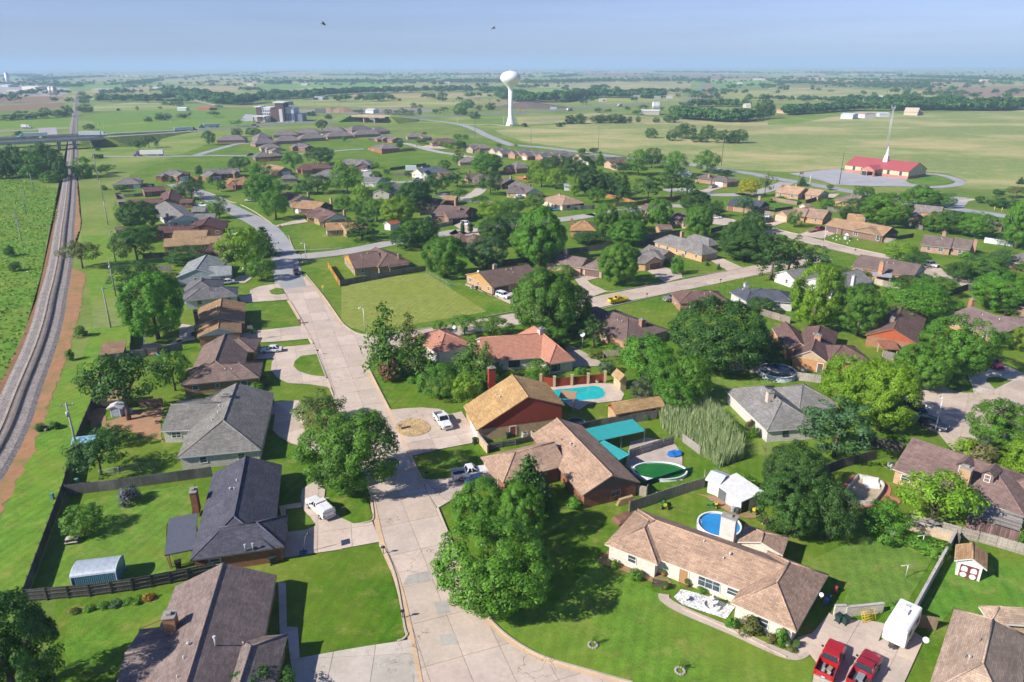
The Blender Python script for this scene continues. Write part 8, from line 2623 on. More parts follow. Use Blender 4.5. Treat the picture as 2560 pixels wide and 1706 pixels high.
 # ------------------------------------------------------------------ railway
rp=resample(smooth_line(RAIL,False,8),2.0)
def band(pts,offs):
 ls=[[(x,y,z)for x,y in offset_line(pts,o)]for o,z in offs]
 n=len(pts)
 m=MB()
 m.solid([q for l in ls for q in l],[(k*n+i,k*n+i+1,(k+1)*n+i+1,(k+1)*n+i)for k in range(len(offs)-1)for i in range(n-1)])
 return m
bal=band(rp,[(-3.6,0.02),(-2.6,.3),(2.6,.3),(3.6,0.02)])
tag(bal.obj("railway_ballast","gravel",None,(.26,.23,.215)),kind="structure")
t=thing("railway_track","single railway track curving away on pale ballast along the left side","railway track",(rp[0][0],rp[0][1],0))
b0=rp[0]
loc=[(x-b0[0],y-b0[1])for x,y in rp]
for o in (-.72,.72):
 band(loc,[(o-.05,.38),(o-.04,.55),(o+.04,.55),(o+.05,.38)]).obj("rail","metal",t,(.11,.075,.06))
rs=resample(loc,.62)
V,Q=[],[]
for i in range(len(rs)-1):
 x,y=rs[i]
 if y>620:
  break
 an=math.atan2(rs[i+1][1]-y,rs[i+1][0]-x)+math.pi/2
 c,s=math.cos(an),math.sin(an)
 k=len(V)
 for z in (.28,.4):
  for a,b in ((-1.3,-.12),(1.3,-.12),(1.3,.12),(-1.3,.12)):
   V.append((x+a*c-b*s,y+a*s+b*c,z))
 Q+=[(k+4,k+5,k+6,k+7),(k,k+1,k+5,k+4),(k+1,k+2,k+6,k+5),(k+2,k+3,k+7,k+6),(k+3,k,k+4,k+7)]
sl=link("sleeper",np_mesh("sleeper",np.array(V),np.array(Q),"wood"),t,(.3,.26,.235))
sl['kind']='stuff'
# ------------------------------------------------------------------ embankments, bridge, overpass
for name,width,pts in RAMPS:
 xy=[(p[0],p[1])for p in pts]
 lines=[]
 for off,slope in ((-width/2-1,1),(-width/2-.6,0),(width/2+.6,0),(width/2+1,1)):
  l=[]
  for i,q in enumerate(offset_line(xy,off)):
   z=pts[i][2]
   if slope:
    q=offset_line(xy,off+math.copysign(z*2.2,off))[i]
    z=-.05
   l.append((q[0],q[1],z if slope else z-.03))
  lines.append(l)
 n=len(pts)
 tag(MB().solid([q for l in lines for q in l],[(k*n+i,k*n+i+1,(k+1)*n+i+1,(k+1)*n+i)for k in range(3)for i in range(n-1)]).face([lines[0][0],lines[3][0],lines[2][0],lines[1][0]]).obj(name,"lawn",None,(.1,.16,.035)),kind="structure")
 m=MB()
 L,Rr=offset_line(xy,width/2),offset_line(xy,-width/2)
 m.solid([(L[i][0],L[i][1],pts[i][2]+.02)for i in range(n)]+[(Rr[i][0],Rr[i][1],pts[i][2]+.02)for i in range(n)],[(n+i,n+i+1,i+1,i)for i in range(n-1)])
 tag(m.obj("highway","asphalt",None,(.3,.3,.31)),kind="structure")
t=thing("road_bridge","twin decked highway bridge crossing the railway on concrete piers","bridge",(BRIDGE["path"][1][0],BRIDGE["path"][1][1],0))
b0=BRIDGE["path"][1]
for path in (BRIDGE["path"],BRIDGE["path2"]):
 p=[(x-b0[0],y-b0[1])for x,y in path]
 z=BRIDGE["z"]
 band(p,[(-6,z-1.4),(-6,z),(6,z),(6,z-1.4),(-6,z-1.4)]).obj("deck","concrete",t,(.42,.4,.38))
 band(p,[(-5.5,z+.02),(5.5,z+.02)]).obj("road_surface","asphalt",t,(.28,.28,.29))
 for o in (-5.9,5.9):
  band(p,[(o-.15,z),(o-.15,z+.8),(o+.15,z+.8),(o+.15,z)]).obj("parapet","concrete",t,(.5,.47,.44))
dx,dy=BRIDGE["path"][2][0]-b0[0],BRIDGE["path"][2][1]-b0[1]
an=math.atan2(dy,dx)
for x,y in BRIDGE["piers"]:
 s=((x-b0[0])*dx+(y-b0[1])*dy)/(dx*dx+dy*dy)
 px,py=dx*s,dy*s
 q=thing("x",None,None)
 bpy.data.objects.remove(q)
 for side,path in ((0,BRIDGE["path"]),(1,BRIDGE["path2"])):
  ox,oy=path[1][0]-b0[0],path[1][1]-b0[1]
  MB().box((0,0,2.7),(1.4,6.0,5.9),taper=1.0).box((0,0,5.75),(1.7,10.5,.8)).obj("pier","concrete",t,(.4,.38,.36),loc=(px+ox,py+oy,0),rz=an)
a,b=OVERPASS["a"],OVERPASS["b"]
t=thing("road_overpass","brown concrete overpass carrying the main road above the highway","bridge",((a[0]+b[0])/2,(a[1]+b[1])/2,0))
c0=((a[0]+b[0])/2,(a[1]+b[1])/2)
p=[(a[0]-c0[0],a[1]-c0[1]),(b[0]-c0[0],b[1]-c0[1])]
z=OVERPASS["z"]
band(p,[(-6,z-1.3),(-6,z),(6,z),(6,z-1.3),(-6,z-1.3)]).obj("deck","concrete",t,(.4,.3,.23))
band(p,[(-5,z+.02),(5,z+.02)]).obj("road_surface","asphalt",t,(.42,.38,.34))
for o in (-5.9,5.9):
 band(p,[(o-.15,z),(o-.15,z+.9),(o+.15,z+.9),(o+.15,z)]).obj("parapet","concrete",t,(.45,.35,.28))
an=math.atan2(b[1]-a[1],b[0]-a[0])
for f in (.34,.66):
 MB().box((0,0,2.8),(1.4,9,5.8)).obj("pier","concrete",t,(.36,.27,.21),loc=(p[0][0]+(p[1][0]-p[0][0])*f,p[0][1]+(p[1][1]-p[0][1])*f,0),rz=an)
 # ------------------------------------------------------------------ distant woods
rs0=np.random.RandomState(5)
DOTS=[]
for i in range(4):
 P,N=[],[]
 for k in range(12):
  d=rs0.normal(size=3)
  d/=np.linalg.norm(d)
  d[2]=abs(d[2])*1.0-.35
  m_=6
  ld=rs0.normal(size=(m_,3))+np.array([0,0,.4])
  ld/=np.linalg.norm(ld,axis=1,keepdims=True)
  P.append(np.array([d[0]*.36,d[1]*.36,.52+d[2]*.34])+ld*.2)
  N.append(ld+d*.5)
 v,q=leaf_quads(np.concatenate(P),np.concatenate(N),.13,rs0)
 v[:,2]=np.maximum(v[:,2],0)
 DOTS.append((v,q))
for lab,line,hgt,depth,n,col in WOODS:
 s=smooth_line(line,False,4)
 rs1=np.random.RandomState(n+int(abs(line[0][0])))
 L=[0.0]
 for a,b in zip(s,s[1:]):
  L.append(L[-1]+math.hypot(b[0]-a[0],b[1]-a[1]))
 VV,QQ,off=[],[],0
 for k in range(n):
  u=rs1.uniform(0,L[-1])
  j=max(i for i in range(len(L))if L[i]<=u)
  j=min(j,len(s)-2)
  f=(u-L[j])/max(1e-6,L[j+1]-L[j])
  clump=.5+.5*math.sin(u/(25+hgt*4)+k%3*2.0)
  x=s[j][0]+(s[j+1][0]-s[j][0])*f
  y=s[j][1]+(s[j+1][1]-s[j][1])*f+depth*rs1.uniform(0,1)**1.4*(.35+.65*clump)
  v,q=DOTS[k%4]
  h=hgt*rs1.uniform(.55,1.15)
  w=h*rs1.uniform(.8,1.4)
  a=rs1.uniform(0,6.28)
  c,s_=math.cos(a),math.sin(a)
  VV.append(np.stack([x+(v[:,0]*c-v[:,1]*s_)*w,y+(v[:,0]*s_+v[:,1]*c)*w,v[:,2]*h],1))
  QQ.append(q+off)
  off+=len(v)
 o=link("woodland",np_mesh("woodland",np.concatenate(VV),np.concatenate(QQ),"leaf"),None,tuple(c*1.05 for c in col))
 tag(o,lab,"woodland",kind="stuff")
rs1=np.random.RandomState(21)
VV,QQ,off=[],[],0
for k in range(330):
 y0=1300*(9.0**rs1.uniform(0,1))
 x0=rs1.uniform(-.74,.74)*y0
 run=rs1.uniform(20,160)*(y0/2500)**.7
 for j in range(rs1.randint(3,14)):
  v,q=DOTS[j%4]
  h=rs1.uniform(7,15)
  w=h*rs1.uniform(.9,1.8)
  x,y=x0+rs1.uniform(-run,run),y0+rs1.uniform(-25,25)
  VV.append(np.stack([x+v[:,0]*w,y+v[:,1]*w,v[:,2]*h],1))
  QQ.append(q+off)
  off+=len(v)
o=link("scattered_woodland",np_mesh("scattered_woodland",np.concatenate(VV),np.concatenate(QQ),"leaf"),None,PALETTE['d'])
tag(o,"small dark clumps of trees dotted over the hazy far plain","woodland",kind="stuff")
def scatter_blades(name,poly,n,hgt,wid,col,seed,lab,cat,lean=.25):
 rs1=np.random.RandomState(seed)
 xs,ys=[p[0]for p in poly],[p[1]for p in poly]
 pts=[]
 while len(pts)<n:
  p=(rs1.uniform(min(xs),max(xs)),rs1.uniform(min(ys),max(ys)))
  if inside(p,poly):
   pts.append(p)
 P=np.array(pts)
 h=hgt*rs1.uniform(.4,1.1,n)
 t_=rs1.uniform(0,6.28,n)
 ux,uy=np.cos(t_)*wid,np.sin(t_)*wid
 lx,ly=rs1.normal(size=n)*lean*h,rs1.normal(size=n)*lean*h
 z=np.zeros(n)
 v=np.stack([np.stack([P[:,0]-ux,P[:,1]-uy,z],1),np.stack([P[:,0]+ux,P[:,1]+uy,z],1),np.stack([P[:,0]+lx*.6+ux*.7,P[:,1]+ly*.6+uy*.7,h*.7],1),np.stack([P[:,0]+lx,P[:,1]+ly,h],1)],1).reshape(-1,3)
 o=link(name,np_mesh(name,v,np.arange(n*4).reshape(n,4),"leaf"),None,col)
 return tag(o,lab,cat,kind="stuff")
scatter_blades("reeds",REEDS,13000,2.9,.045,(.34,.4,.21),3,"tall pale green reed bed behind the white metal outbuilding","reeds",.09)
scatter_blades("grass_tufts",SHEETS[TUFTS][3],7000,.5,.4,(.2,.28,.05),4,"rough tall grass left of the railway","grass",.5)
# ------------------------------------------------------------------ houses
FARM=dict(name='farm_building',cat='farm building',autovent=0,auto=False,cap=False,rmat='paint',wmat='paint')
for h in HOUSES:
 nm=h.get('name')
 if nm=='farm_building':
  h=dict(FARM,trim=h['roof'],**{k:v for k,v in h.items()if k!='name'})
  for wd in h['wings']:
   wd['wmat']='paint'
 elif nm=='shed':
  h=dict(h,cat='shed')
 for wd in h['wings']:
  q=wd['g']
  wd['g']=((q[0],q[1]),(math.cos(q[2]),math.sin(q[2])),q[3],q[4],q[5],q[6],q[8]if len(q)>8 else 2.5,q[7])
 root=build_house(h)
 if nm=='church_hall':
  church=root
 elif 'dormers' in h['label']:
  dormer_house=(root,h)
 elif h['label'].startswith('white garden shed'):
  garden_shed=(root,h)
for x,y,an,l in SPECKS:
 build_house(dict(FARM,label='tiny pale building far out on the hazy plain',group='tiny pale buildings on the plain',trim=(.5,.5,.5),roof=(.66,.64,.6),wall=(.58,.52,.46),wings=[dict(g=((x,y),(math.cos(an),math.sin(an)),l,22,'x','gg',5,1.2),wmat='paint')]))
 # ------------------------------------------------------------------ trees
LOOK=dict(g='green',d='dark green',l='lime green',y='yellow',b='blue green',o='olive green',m='fresh green')
KN=dict(big='big leafy tree',broad='broad leafy tree',round='small round tree',spread='spreading tree',oval='upright oval tree',dense='dense bushy tree',pine='shaggy pine',cedar='open branched cedar',conifer='pointed conifer',column='column shaped cypress',shrub='low shrub',wisp='thin airy tree',bare='leafless tree',fardot='field tree')
REL=dict(r='right of',l='left of',b='behind',f='in front of')
ORD=',first,second,third,fourth,fifth,sixth,seventh,eighth,ninth,tenth,eleventh,twelfth,thirteenth'.split(',')
for row in TREES.split('\n'):
 kind,x,y,w,h,pal,rel,ref,suf=row.split(' ')
 x,y,w,h,ref,suf,pal=float(x),float(y),float(w),float(h),int(ref),int(suf),(pal if len(pal)==1 else unpack(tuple(int(q)for q in pal.split(','))))
 look='greyish' if kind=='bare' else (LOOK[pal]if isinstance(pal,str)else ('flowering' if kind=='shrub' else 'greyish'))
 size='tall ' if h>13 else ('small ' if h<5 and kind not in ('shrub','round','wisp')else '')
 lab='%s%s %s %s the %s'%(size,look,KN[kind],REL[rel],TREE_REFS[ref])
 if suf<0:
  lab=('left ' if suf==-1 else 'right ')+lab
 elif suf:
  lab+=', %s from left'%ORD[suf]
 add_tree(kind,x,y,max(w,.5),max(h,.6),PALETTE[pal]if isinstance(pal,str)else pal,lab,'shrubs in the gardens' if kind=='shrub' else ('trees of the plain' if kind=='fardot' else 'trees of the neighbourhood'))
 # ------------------------------------------------------------------ fences and walls
for pts,h,col,lab,rails in FENCES:
 add_fence(pts,h,col,lab,rails)
root=add_fence(PIER_FENCE,1.9,(.32,.06,.035),'red board fence with tan brick piers beside the turquoise pool',0,2.4,posts=False)
for x,y in PIER_FENCE:
 MB().box((0,0,1.15),(.5,.5,2.3)).box((0,0,2.35),(.6,.6,.1)).obj("brick_pier","brick",root,(.5,.38,.23),uv=True,loc=(x-PIER_FENCE[0][0],y-PIER_FENCE[0][1],0))
for (a,b),h,col,lab,tw in BLOCK_WALLS:
 l=math.hypot(b[0]-a[0],b[1]-a[1])
 t=thing("garden_wall",lab,"wall",(a[0],a[1],0),math.atan2(b[1]-a[1],b[0]-a[0]))
 MB().box((l/2,0,h/2),(l,tw,h)).obj("wall","brick",t,col,uv=True)
 n=max(1,round(l/1.2))
 for i in range(n):
  MB().box((l*(i+.5)/n,0,h+.05),(l/n-.02,tw+.1,.1)).obj("coping_stone","concrete",t,(.46,.43,.4))
for pts,h,lab in CHAIN_FENCES:
 t=thing("chain_link_fence",lab,"fence",(pts[0][0],pts[0][1],0))
 for a,b in zip(pts,pts[1:]):
  l=math.hypot(b[0]-a[0],b[1]-a[1])
  n=max(1,round(l/3))
  for i in range(n+1):
   MB().cyl((a[0]+(b[0]-a[0])*i/n-pts[0][0],a[1]+(b[1]-a[1])*i/n-pts[0][1],0),.035,h,6).obj("post","metal",t,(.45,.47,.46))
  m=MB()
  for k in range(6):
   z=.1+(h-.1)*k/5
   m.tube([(a[0]-pts[0][0],a[1]-pts[0][1],z),(b[0]-pts[0][0],b[1]-pts[0][1],z)],.022 if k==5 else .012,4)
  m.obj("wire_netting","metal",t,(.35,.4,.36))
  # ------------------------------------------------------------------ vehicles
for kind,x,y,rz,col,lab in VEHICLES:
 add_vehicle(kind,x,y,rz,col,lab,'pickup truck' if 'pickup' in kind else ('van' if kind=='van' else 'car'),None,.14 if kind!='van' else 7.55)
for x,y,rz,z,cab,tr,lab,L in SEMIS:
 add_semi(x,y,rz,z,cab,tr,lab,None,length=L)
 # ------------------------------------------------------------------ poles and street things
for x,y,h,lab,arm,tf,col,grp in POLES:
 utility_pole(x,y,h,lab,arm,grp,.3,tf,col)
for x,y,h,rz,lab in LAMPS:
 street_lamp(x,y,h,rz,lab)
for x,y,rz,lab,brick in MAILBOXES:
 mailbox(x,y,rz,lab,None,brick)
for x,y,rz,lab,col in CARTS:
 trash_cart(x,y,rz,lab,col)
for x,y,rz,lab,col in ACS:
 ac_unit(x,y,rz,lab,None,col)
for x,y,z,rz,lab,pole,r in DISHES:
 satellite_dish(x,y,z,rz,lab,pole,r)
for x,y,rz,lab,board,base in HOOPS:
 basketball_hoop(x,y,rz,lab,board,base)
for x,y,r,lab,pad in TRAMPS:
 trampoline(x,y,r,lab,pad)
for x,y,r,h,lab,water,sy,rz,wall in POOLS:
 ring_pool(x,y,r,h,lab,water,wall,sy=sy,rz=rz)
for pts,lab,water,deck in POOL_GROUND:
 c=(sum(p[0]for p in pts)/len(pts),sum(p[1]for p in pts)/len(pts))
 t=thing("swimming_pool",lab,"pool",(c[0],c[1],0))
 p=ccw([(x-c[0],y-c[1])for x,y in pts])
 MB().face([(x,y,.135)for x,y in p]).obj("pool_water","water",t,water)
 m=MB()
 o=[(x*1.04,y*1.04)for x,y in p]
 n=len(p)
 m.solid([(x,y,.13)for x,y in p]+[(x,y,.17)for x,y in p]+[(x,y,.17)for x,y in o]+[(x,y,.1)for x,y in o],[(k*n+i,k*n+(i+1)%n,(k+1)*n+(i+1)%n,(k+1)*n+i)[::-1]for k in range(3)for i in range(n)])
 m.obj("coping","concrete",t,(.5,.47,.42))
 # ------------------------------------------------------------------ landmarks
x,y,h=WATER_TOWER
t=thing("water_tower","white pedestal water tower with a bulbous tank in the middle distance","water tower",(x,y,0))
pr=[(r*h,z*h)for r,z in ((.1,0),(.085,.04),(.066,.1),(.05,.17),(.043,.24),(.04,.36),(.04,.64))]
MB().lathe(pr,32).obj("pedestal","paint",t,WHITE_PAINT)
pr=[(r*h,z*h)for r,z in ((.04,.64),(.052,.68),(.085,.72),(.13,.765),(.17,.803),(.191,.84),(.194,.87),(.184,.908),(.155,.943),(.108,.969),(.05,.985),(.01,.99))]
MB().lathe(pr,40,cap=False).obj("tank","paint",t,WHITE_PAINT)
MB().cyl((0,0,.985*h),.02*h,.012*h,12).tube([(.3,.2,.99*h),(.3,.2,1.03*h)],.12,6).tube([(-.6,.1,.99*h),(-.6,.1,1.02*h)],.1,6).obj("hatch","paint",t,(.6,.6,.6))
MB().box((0,-.1*h,.02*h),(.022*h,.03,.042*h)).obj("door","paint",t,(.3,.32,.34))
x,y,h=MAST
t=thing("lattice_mast","tall grey lattice mast rising behind the red roofed church","mast",(x,y,0))
cs=[(math.cos(a)*.6,math.sin(a)*.6)for a in (.5,2.6,4.7)]
for cx_,cy_ in cs:
 MB().tube([(cx_*1.3,cy_*1.3,0),(cx_*.7,cy_*.7,h)],.11,6).obj("leg","metal",t,(.5,.53,.56))
m=MB()
for k in range(int(h/1.5)):
 z0,z1=k*1.5,k*1.5+1.5
 for i in range(3):
  f0,f1=1.3-.6*z0/h,1.3-.6*z1/h
  a,b=cs[i],cs[(i+1)%3]
  m.tube([(a[0]*f0,a[1]*f0,z0),(b[0]*f1,b[1]*f1,z1)],.045,4)
m.obj("lattice_bracing","metal",t,(.5,.53,.56))
m=MB()
for i in range(3):
 a,b=cs[i],cs[(i+1)%3]
 m.tube([(a[0]*1.9,a[1]*1.9,h),(b[0]*1.9,b[1]*1.9,h)],.14,5)
 m.tube([(a[0]*.7,a[1]*.7,h),(a[0]*1.9,a[1]*1.9,h)],.1,5)
 m.box((a[0]*1.95,a[1]*1.95,h+.3),(.35,.35,1.8))
m.obj("antenna_platform","metal",t,(.52,.54,.56))
x,y,h=STEEPLE
m=MB()
rz=math.atan2(HOUSES[CHURCH]['wings'][0]['g'][1][1],HOUSES[CHURCH]['wings'][0]['g'][1][0])
m.box((0,0,7.4),(2.6,2.6,3.2))
m.box((0,0,9.8),(2.1,2.1,1.7))
o=m.obj("steeple_base","paint",church,(.74,.75,.76),loc=(x-church.location.x,y-church.location.y,0),rz=rz)
MB().cyl((0,0,10.6),1.0,h-10.6,8,r2=.06,smooth=False).obj("spire","paint",o,(.72,.74,.76))
wg=Wing(*HOUSES[CHURCH]['wings'][0]['g'])
m=MB()
for p,q,n in wg.sides():
 l=math.hypot(q[0]-p[0],q[1]-p[1])
 m.box(((p[0]+q[0])/2-church.location.x+n[0]*.06,(p[1]+q[1])/2-church.location.y+n[1]*.06,.75),(l+.12,.12,1.5),math.atan2(q[1]-p[1],q[0]-p[0]))
m.obj("brick_plinth","brick",church,(.45,.2,.16),uv=True)
L,Rr,tw,lo=HOTEL["left"],HOTEL["right"],HOTEL["tower"],HOTEL["low"]
u=math.hypot(Rr[0]-L[0],Rr[1]-L[1])/330.0
an=math.atan2(Rr[1]-L[1],Rr[0]-L[0])
t=thing("hotel","modern hotel with a tall brown tower and white and brown wings by the highway","hotel",(L[0],L[1],0),an)
def hb(name,x0,x1,hgt,y0,y1,col,mat="paint",z0=0):
 return MB().box(((x0+x1)/2*u,(y0+y1)/2,(z0+hgt)/2*u),((x1-x0)*u,y1-y0,(hgt-z0)*u)).obj(name,mat,t,col,uv=True)
hb("tower",176,252,160,0,18,(.13,.085,.075),"brick")
hb("tower_panel",208,238,110,-.5,0,(.55,.56,.6))
hb("tower_cap",160,262,170,-1,20,(.66,.66,.66),"paint",161)
hb("wing",255,330,118,4,24,(.5,.52,.58))
hb("wing_band",253,332,122,3.6,24.4,(.6,.6,.62),"paint",112)
hb("wing",330,400,66,6,22,(.2,.22,.26))
hb("wing",120,176,105,2,24,(.15,.095,.08),"brick")
hb("wing",30,120,115,4,26,(.62,.63,.65))
hb("wing_cap",28,122,122,3.7,26.3,(.7,.7,.7),"paint",115)
hb("stair_tower",-10,30,125,3,16,(.13,.09,.085),"brick")
hb("stair_cap",-25,36,132,2,18,(.68,.68,.67),"paint",125)
hb("entrance_canopy",0,118,56,-14,2,(.66,.66,.64),"paint",50)
for q in (6,60,112):
 hb("column",q-4,q+4,50,-13,-12,(.2,.12,.1),"brick")
for fl in range(3):
 for i in range(5):
  MB().box(((38+i*17)*u,3.9,(42+fl*25)*u),(9*u,.25,14*u)).obj("window","glass",t,(.05,.06,.08))
for i in range(5):
 MB().box(((265+i*14)*u,3.9,40*u),(8*u,.25,60*u)).obj("window","glass",t,(.05,.06,.08))
SL=['tall pale silo at the far left plant','white silo leftmost of the five beside the depot','second white silo of the five beside the depot','middle white silo of the five beside the depot','fourth white silo of the five beside the depot','white silo rightmost of the five beside the depot','left squat grey silo in the plant yard','right squat grey silo in the plant yard']
for i,(x,y)in enumerate(SILOS):
 big=i==0
 t=thing("silo",SL[i],"silo",(x,y,0))
 r,h=((7,42)if big else ((2.2,11)if i<6 else (6,18)))
 MB().cyl((0,0,0),r,h,16).obj("drum","metal",t,(.62,.63,.64)if i<6 else (.42,.4,.36))
 MB().cyl((0,0,h),r*1.03,r*.4,16,r2=.2).obj("roof","metal",t,(.55,.56,.57))
for (x,y),w,lab,col in BILLBOARDS:
 t=thing("billboard",lab,"billboard",(x,y,0),.15)
 MB().box((0,0,w*.75),(w*1.5,.5,w*.6)).obj("panel","paint",t,col)
 for q in (-.4,.4):
  MB().box((q*w,.1,w*.24),(.45,.45,w*.5)).obj("post","metal",t,(.25,.22,.2))
 if 'orange' in lab:
  MB().box((w*.3,-.3,w*.7),(w*.45,.1,w*.3)).obj("printed_flash","paint",t,(.5,.2,.12))
x,y=FAR_MAST
t=thing("radio_mast","thin far radio mast standing above the left horizon","mast",(x,y,0))
mh=60+math.hypot(x,y)*.0135
MB().tube([(0,0,0),(0,0,mh)],[3.2,1.4],4).obj("mast","metal",t,(.42,.42,.44))
m=MB()
for k in range(3):
 m.box((0,0,mh*(.55+.15*k)),(9,9,5))
m.obj("dish_ring","metal",t,(.5,.5,.52))
BL=['dark bird gliding in the sky left of the water tower','dark bird flying just left above the water tower']
for (x,y,z,w),lab,rz in zip(BIRDS,BL,(.5,-.3)):
 m=MB()
 s=w
 body=[(-.55,0,0),(-.2,.09,.02),(.3,.07,.05),(.5,0,.02),(.3,-.07,.05),(-.2,-.09,.02)]
 m.solid([(a*s,b*s,c*s)for a,b,c in body]+[(0,0,.16*s),(0,0,-.08*s)],[(i,(i+1)%6,6)for i in range(6)]+[((i+1)%6,i,7)for i in range(6)])
 for sd in (-1,1):
  p=[(.2,0,.05),(.12,.5*sd,.22),(0,1.05*sd,.1),(-.12,.95*sd,.1),(-.12,.4*sd,.18),(-.15,0,.05)]
  m.solid([(a*s,b*s,c*s)for a,b,c in p]+[(a*s,b*s,c*s-.03)for a,b,c in p],[(0,1,4,5),(1,2,3,4),(11,10,7,6),(10,9,8,7)]+[(i,(i+1)%6,6+(i+1)%6,6+i)for i in range(6)])
 o=m.obj("bird","paint",None,(.03,.028,.03),loc=(x,y,z),rz=rz)
 o.rotation_euler=(.35,.1,rz)
 tag(o,lab,"bird","birds in the sky")
 # ------------------------------------------------------------------ yard things
TH=THINGS
def frame_of(a,b,c=None):
 an=math.atan2(b[1]-a[1],b[0]-a[0])
 l=math.hypot(b[0]-a[0],b[1]-a[1])
 d=0 if c is None else -(c[0]-a[0])*math.sin(an)+(c[1]-a[1])*math.cos(an)
 return an,l,d
a,b,c=TH['blue_shed']
an,l,d=frame_of(a,b,c)
d=max(d,3.2)
t=thing("metal_shed","blue corrugated metal shed with a pale curved roof on the lawn","shed",(a[0],a[1],0),an)
n=int(l/.3)
def corr(x0,x1,y,z0,z1,name,flip=1):
 m=MB()
 k=max(4,int(abs(x1-x0)/.22)*2)
 pts=[(x0+(x1-x0)*i/k,y+(.025 if i%2 else -.025)*flip)for i in range(k+1)]
 N=len(pts)
 m.solid([(p[0],p[1],z0)for p in pts]+[(p[0],p[1],z1)for p in pts],[(i,i+1,N+i+1,N+i)for i in range(N-1)])
 return m.obj(name,"metal",t,(.14,.33,.42))
corr(0,l,0,0,2.0,"wall")
corr(0,l,d,0,2.0,"wall")
arc=[(d*(.5-.5*math.cos(math.pi*i/10)),2.0+.6*math.sin(math.pi*i/10))for i in range(11)]
for x in (0,l):
 m=MB()
 pr=[(0,0),(d,0)]+[(q[0],q[1]-.02)for q in arc[::-1]]
 m.face([(x,p[0],p[1])for p in pr])
 m.obj("end_wall","metal",t,(.14,.33,.42))
np_=7
for k in range(np_):
 m=MB()
 x0,x1=-.12+(l+.24)*k/np_,-.12+(l+.24)*(k+1)/np_-.01
 vs,N=[],len(arc)
 for x in (x0,x1):
  vs+=[(x,q[0]*1.03-.02*d,q[1]+.02)for q in arc]
 m.solid(vs,[(i,N+i,N+i+1,i+1)for i in range(N-1)])
 m.obj("roof_sheet","metal",t,(.52,.58,.63))
m=MB()
for x in (-.03,l+.03):
 for y in (-.03,d+.03):
  m.box((x,y,1),(.1,.1,2))
 m.tube([(x,q[0],q[1])for q in arc],.05,5)
m.obj("trim","paint",t,(.7,.72,.72))
a,b=TH['camper']
an=math.atan2(b[1]-a[1],b[0]-a[0])
t=thing("camper_trailer","white camper trailer with a roof air conditioner beside the red pickups","caravan",((a[0]+b[0])/2,(a[1]+b[1])/2,.15),an)
m=MB()
hull(m,[(-2.7,.55,2.65,1.15,1.1),(-2.6,.5,2.75,1.2,1.15),(2.5,.5,2.75,1.2,1.15),(2.65,.6,2.6,1.15,1.1)])
m.obj("body","paint",t,(.74,.75,.76))
MB().box((.4,0,2.9),(1.0,.7,.26),taper=.85).obj("roof_air_conditioner","paint",t,(.7,.7,.7))
MB().box((1.7,.1,2.78),(.5,.5,.08)).obj("roof_vent","paint",t,(.5,.52,.54))
for x,w in ((-1.4,.9),(1.2,1.1)):
 MB().box((x,-1.19,1.75),(w,.05,.6)).obj("window","glass",t,(.03,.04,.05))
MB().box((.1,-1.2,1.45),(.7,.05,1.75)).obj("door","paint",t,(.62,.64,.66))
MB().tube([(-2.6,.4,.5),(-3.7,0,.5)],.05,6).tube([(-2.6,-.4,.5),(-3.7,0,.5)],.05,6).box((-3.3,0,.65),(.4,.5,.35)).obj("tow_bar","metal",t,(.08,.08,.08))
ty,ri=wheel_meshes(.36,.22)
for s in (-1,1):
 w=link("wheel",ty,t,(.02,.02,.02),(-.3,s*1.1,.36))
 link("rim",ri,w,(.5,.5,.5))
for k,(a,b,c)in enumerate(TH['canopy']):
 an,l,d=frame_of(a,b,c)
 z=2.4-.2*k
 t=thing("shade_canopy",["large turquoise corrugated canopy above the green pool deck","small turquoise corrugated canopy below the large canopy"][k],"canopy",(a[0],a[1],0),an)
 nn=max(4,round(l/.9))
 for i in range(nn):
  m=MB()
  x0,x1=l*i/nn,l*(i+1)/nn-.015
  K=8
  pts=[(x0+(x1-x0)*q/K,(.03 if q%2 else -.03))for q in range(K+1)]
  N=K+1
  m.solid([(p[0],-.15,z+p[1])for p in pts]+[(p[0],d+.15,z+.25+p[1])for p in pts],[(q,q+1,N+q+1,N+q)for q in range(K)])
  m.obj("roof_sheet","paint",t,(.02,.26,.27))
 for x in (.1,l/2,l-.1):
  for y in (.05,d-.05):
   MB().box((x,y,(z-.05)/2),(.12,.12,z-.05)).obj("post","wood",t,(.45,.4,.34))
 for y in (0,d/2,d):
  MB().box((l/2,y,z-.1+.25*y/d),(l,.06,.12)).obj("beam","wood",t,(.5,.45,.4))
a,b,c=TH['patio_roof']
an,l,d=frame_of(a,b,c)
t=thing("patio_lean_to","weathered grey board lean-to behind the house with two dormers","lean-to",(a[0],a[1],0),an)
nn=14
for i in range(nn):
 m=MB()
 q=rnd.uniform(-.02,.02)
 m.box((l/2+rnd.uniform(-.1,.1),d*(i+.5)/nn,2.35+.5*(i+.5)/nn+q),(l,d/nn-.03,.04))
 g_=rnd.uniform(.7,1.15)
 m.obj("roof_board","wood",t,(.3*g_,.27*g_,.25*g_))
nn=22
for i in range(nn):
 m=MB()
 m.box((l*(i+.5)/nn,0,1.1),(l/nn-.03,.03,2.2))
 g_=rnd.uniform(.6,1.2)
 m.obj("wall_board","wood",t,(.22*g_,.14*g_,.13*g_))
for x in (0,l/2,l):
 MB().box((x,.1,1.15),(.14,.14,2.3)).obj("post","wood",t,(.3,.22,.2))
root,h=dormer_house
wg=Wing(*h['wings'][0]['g'])
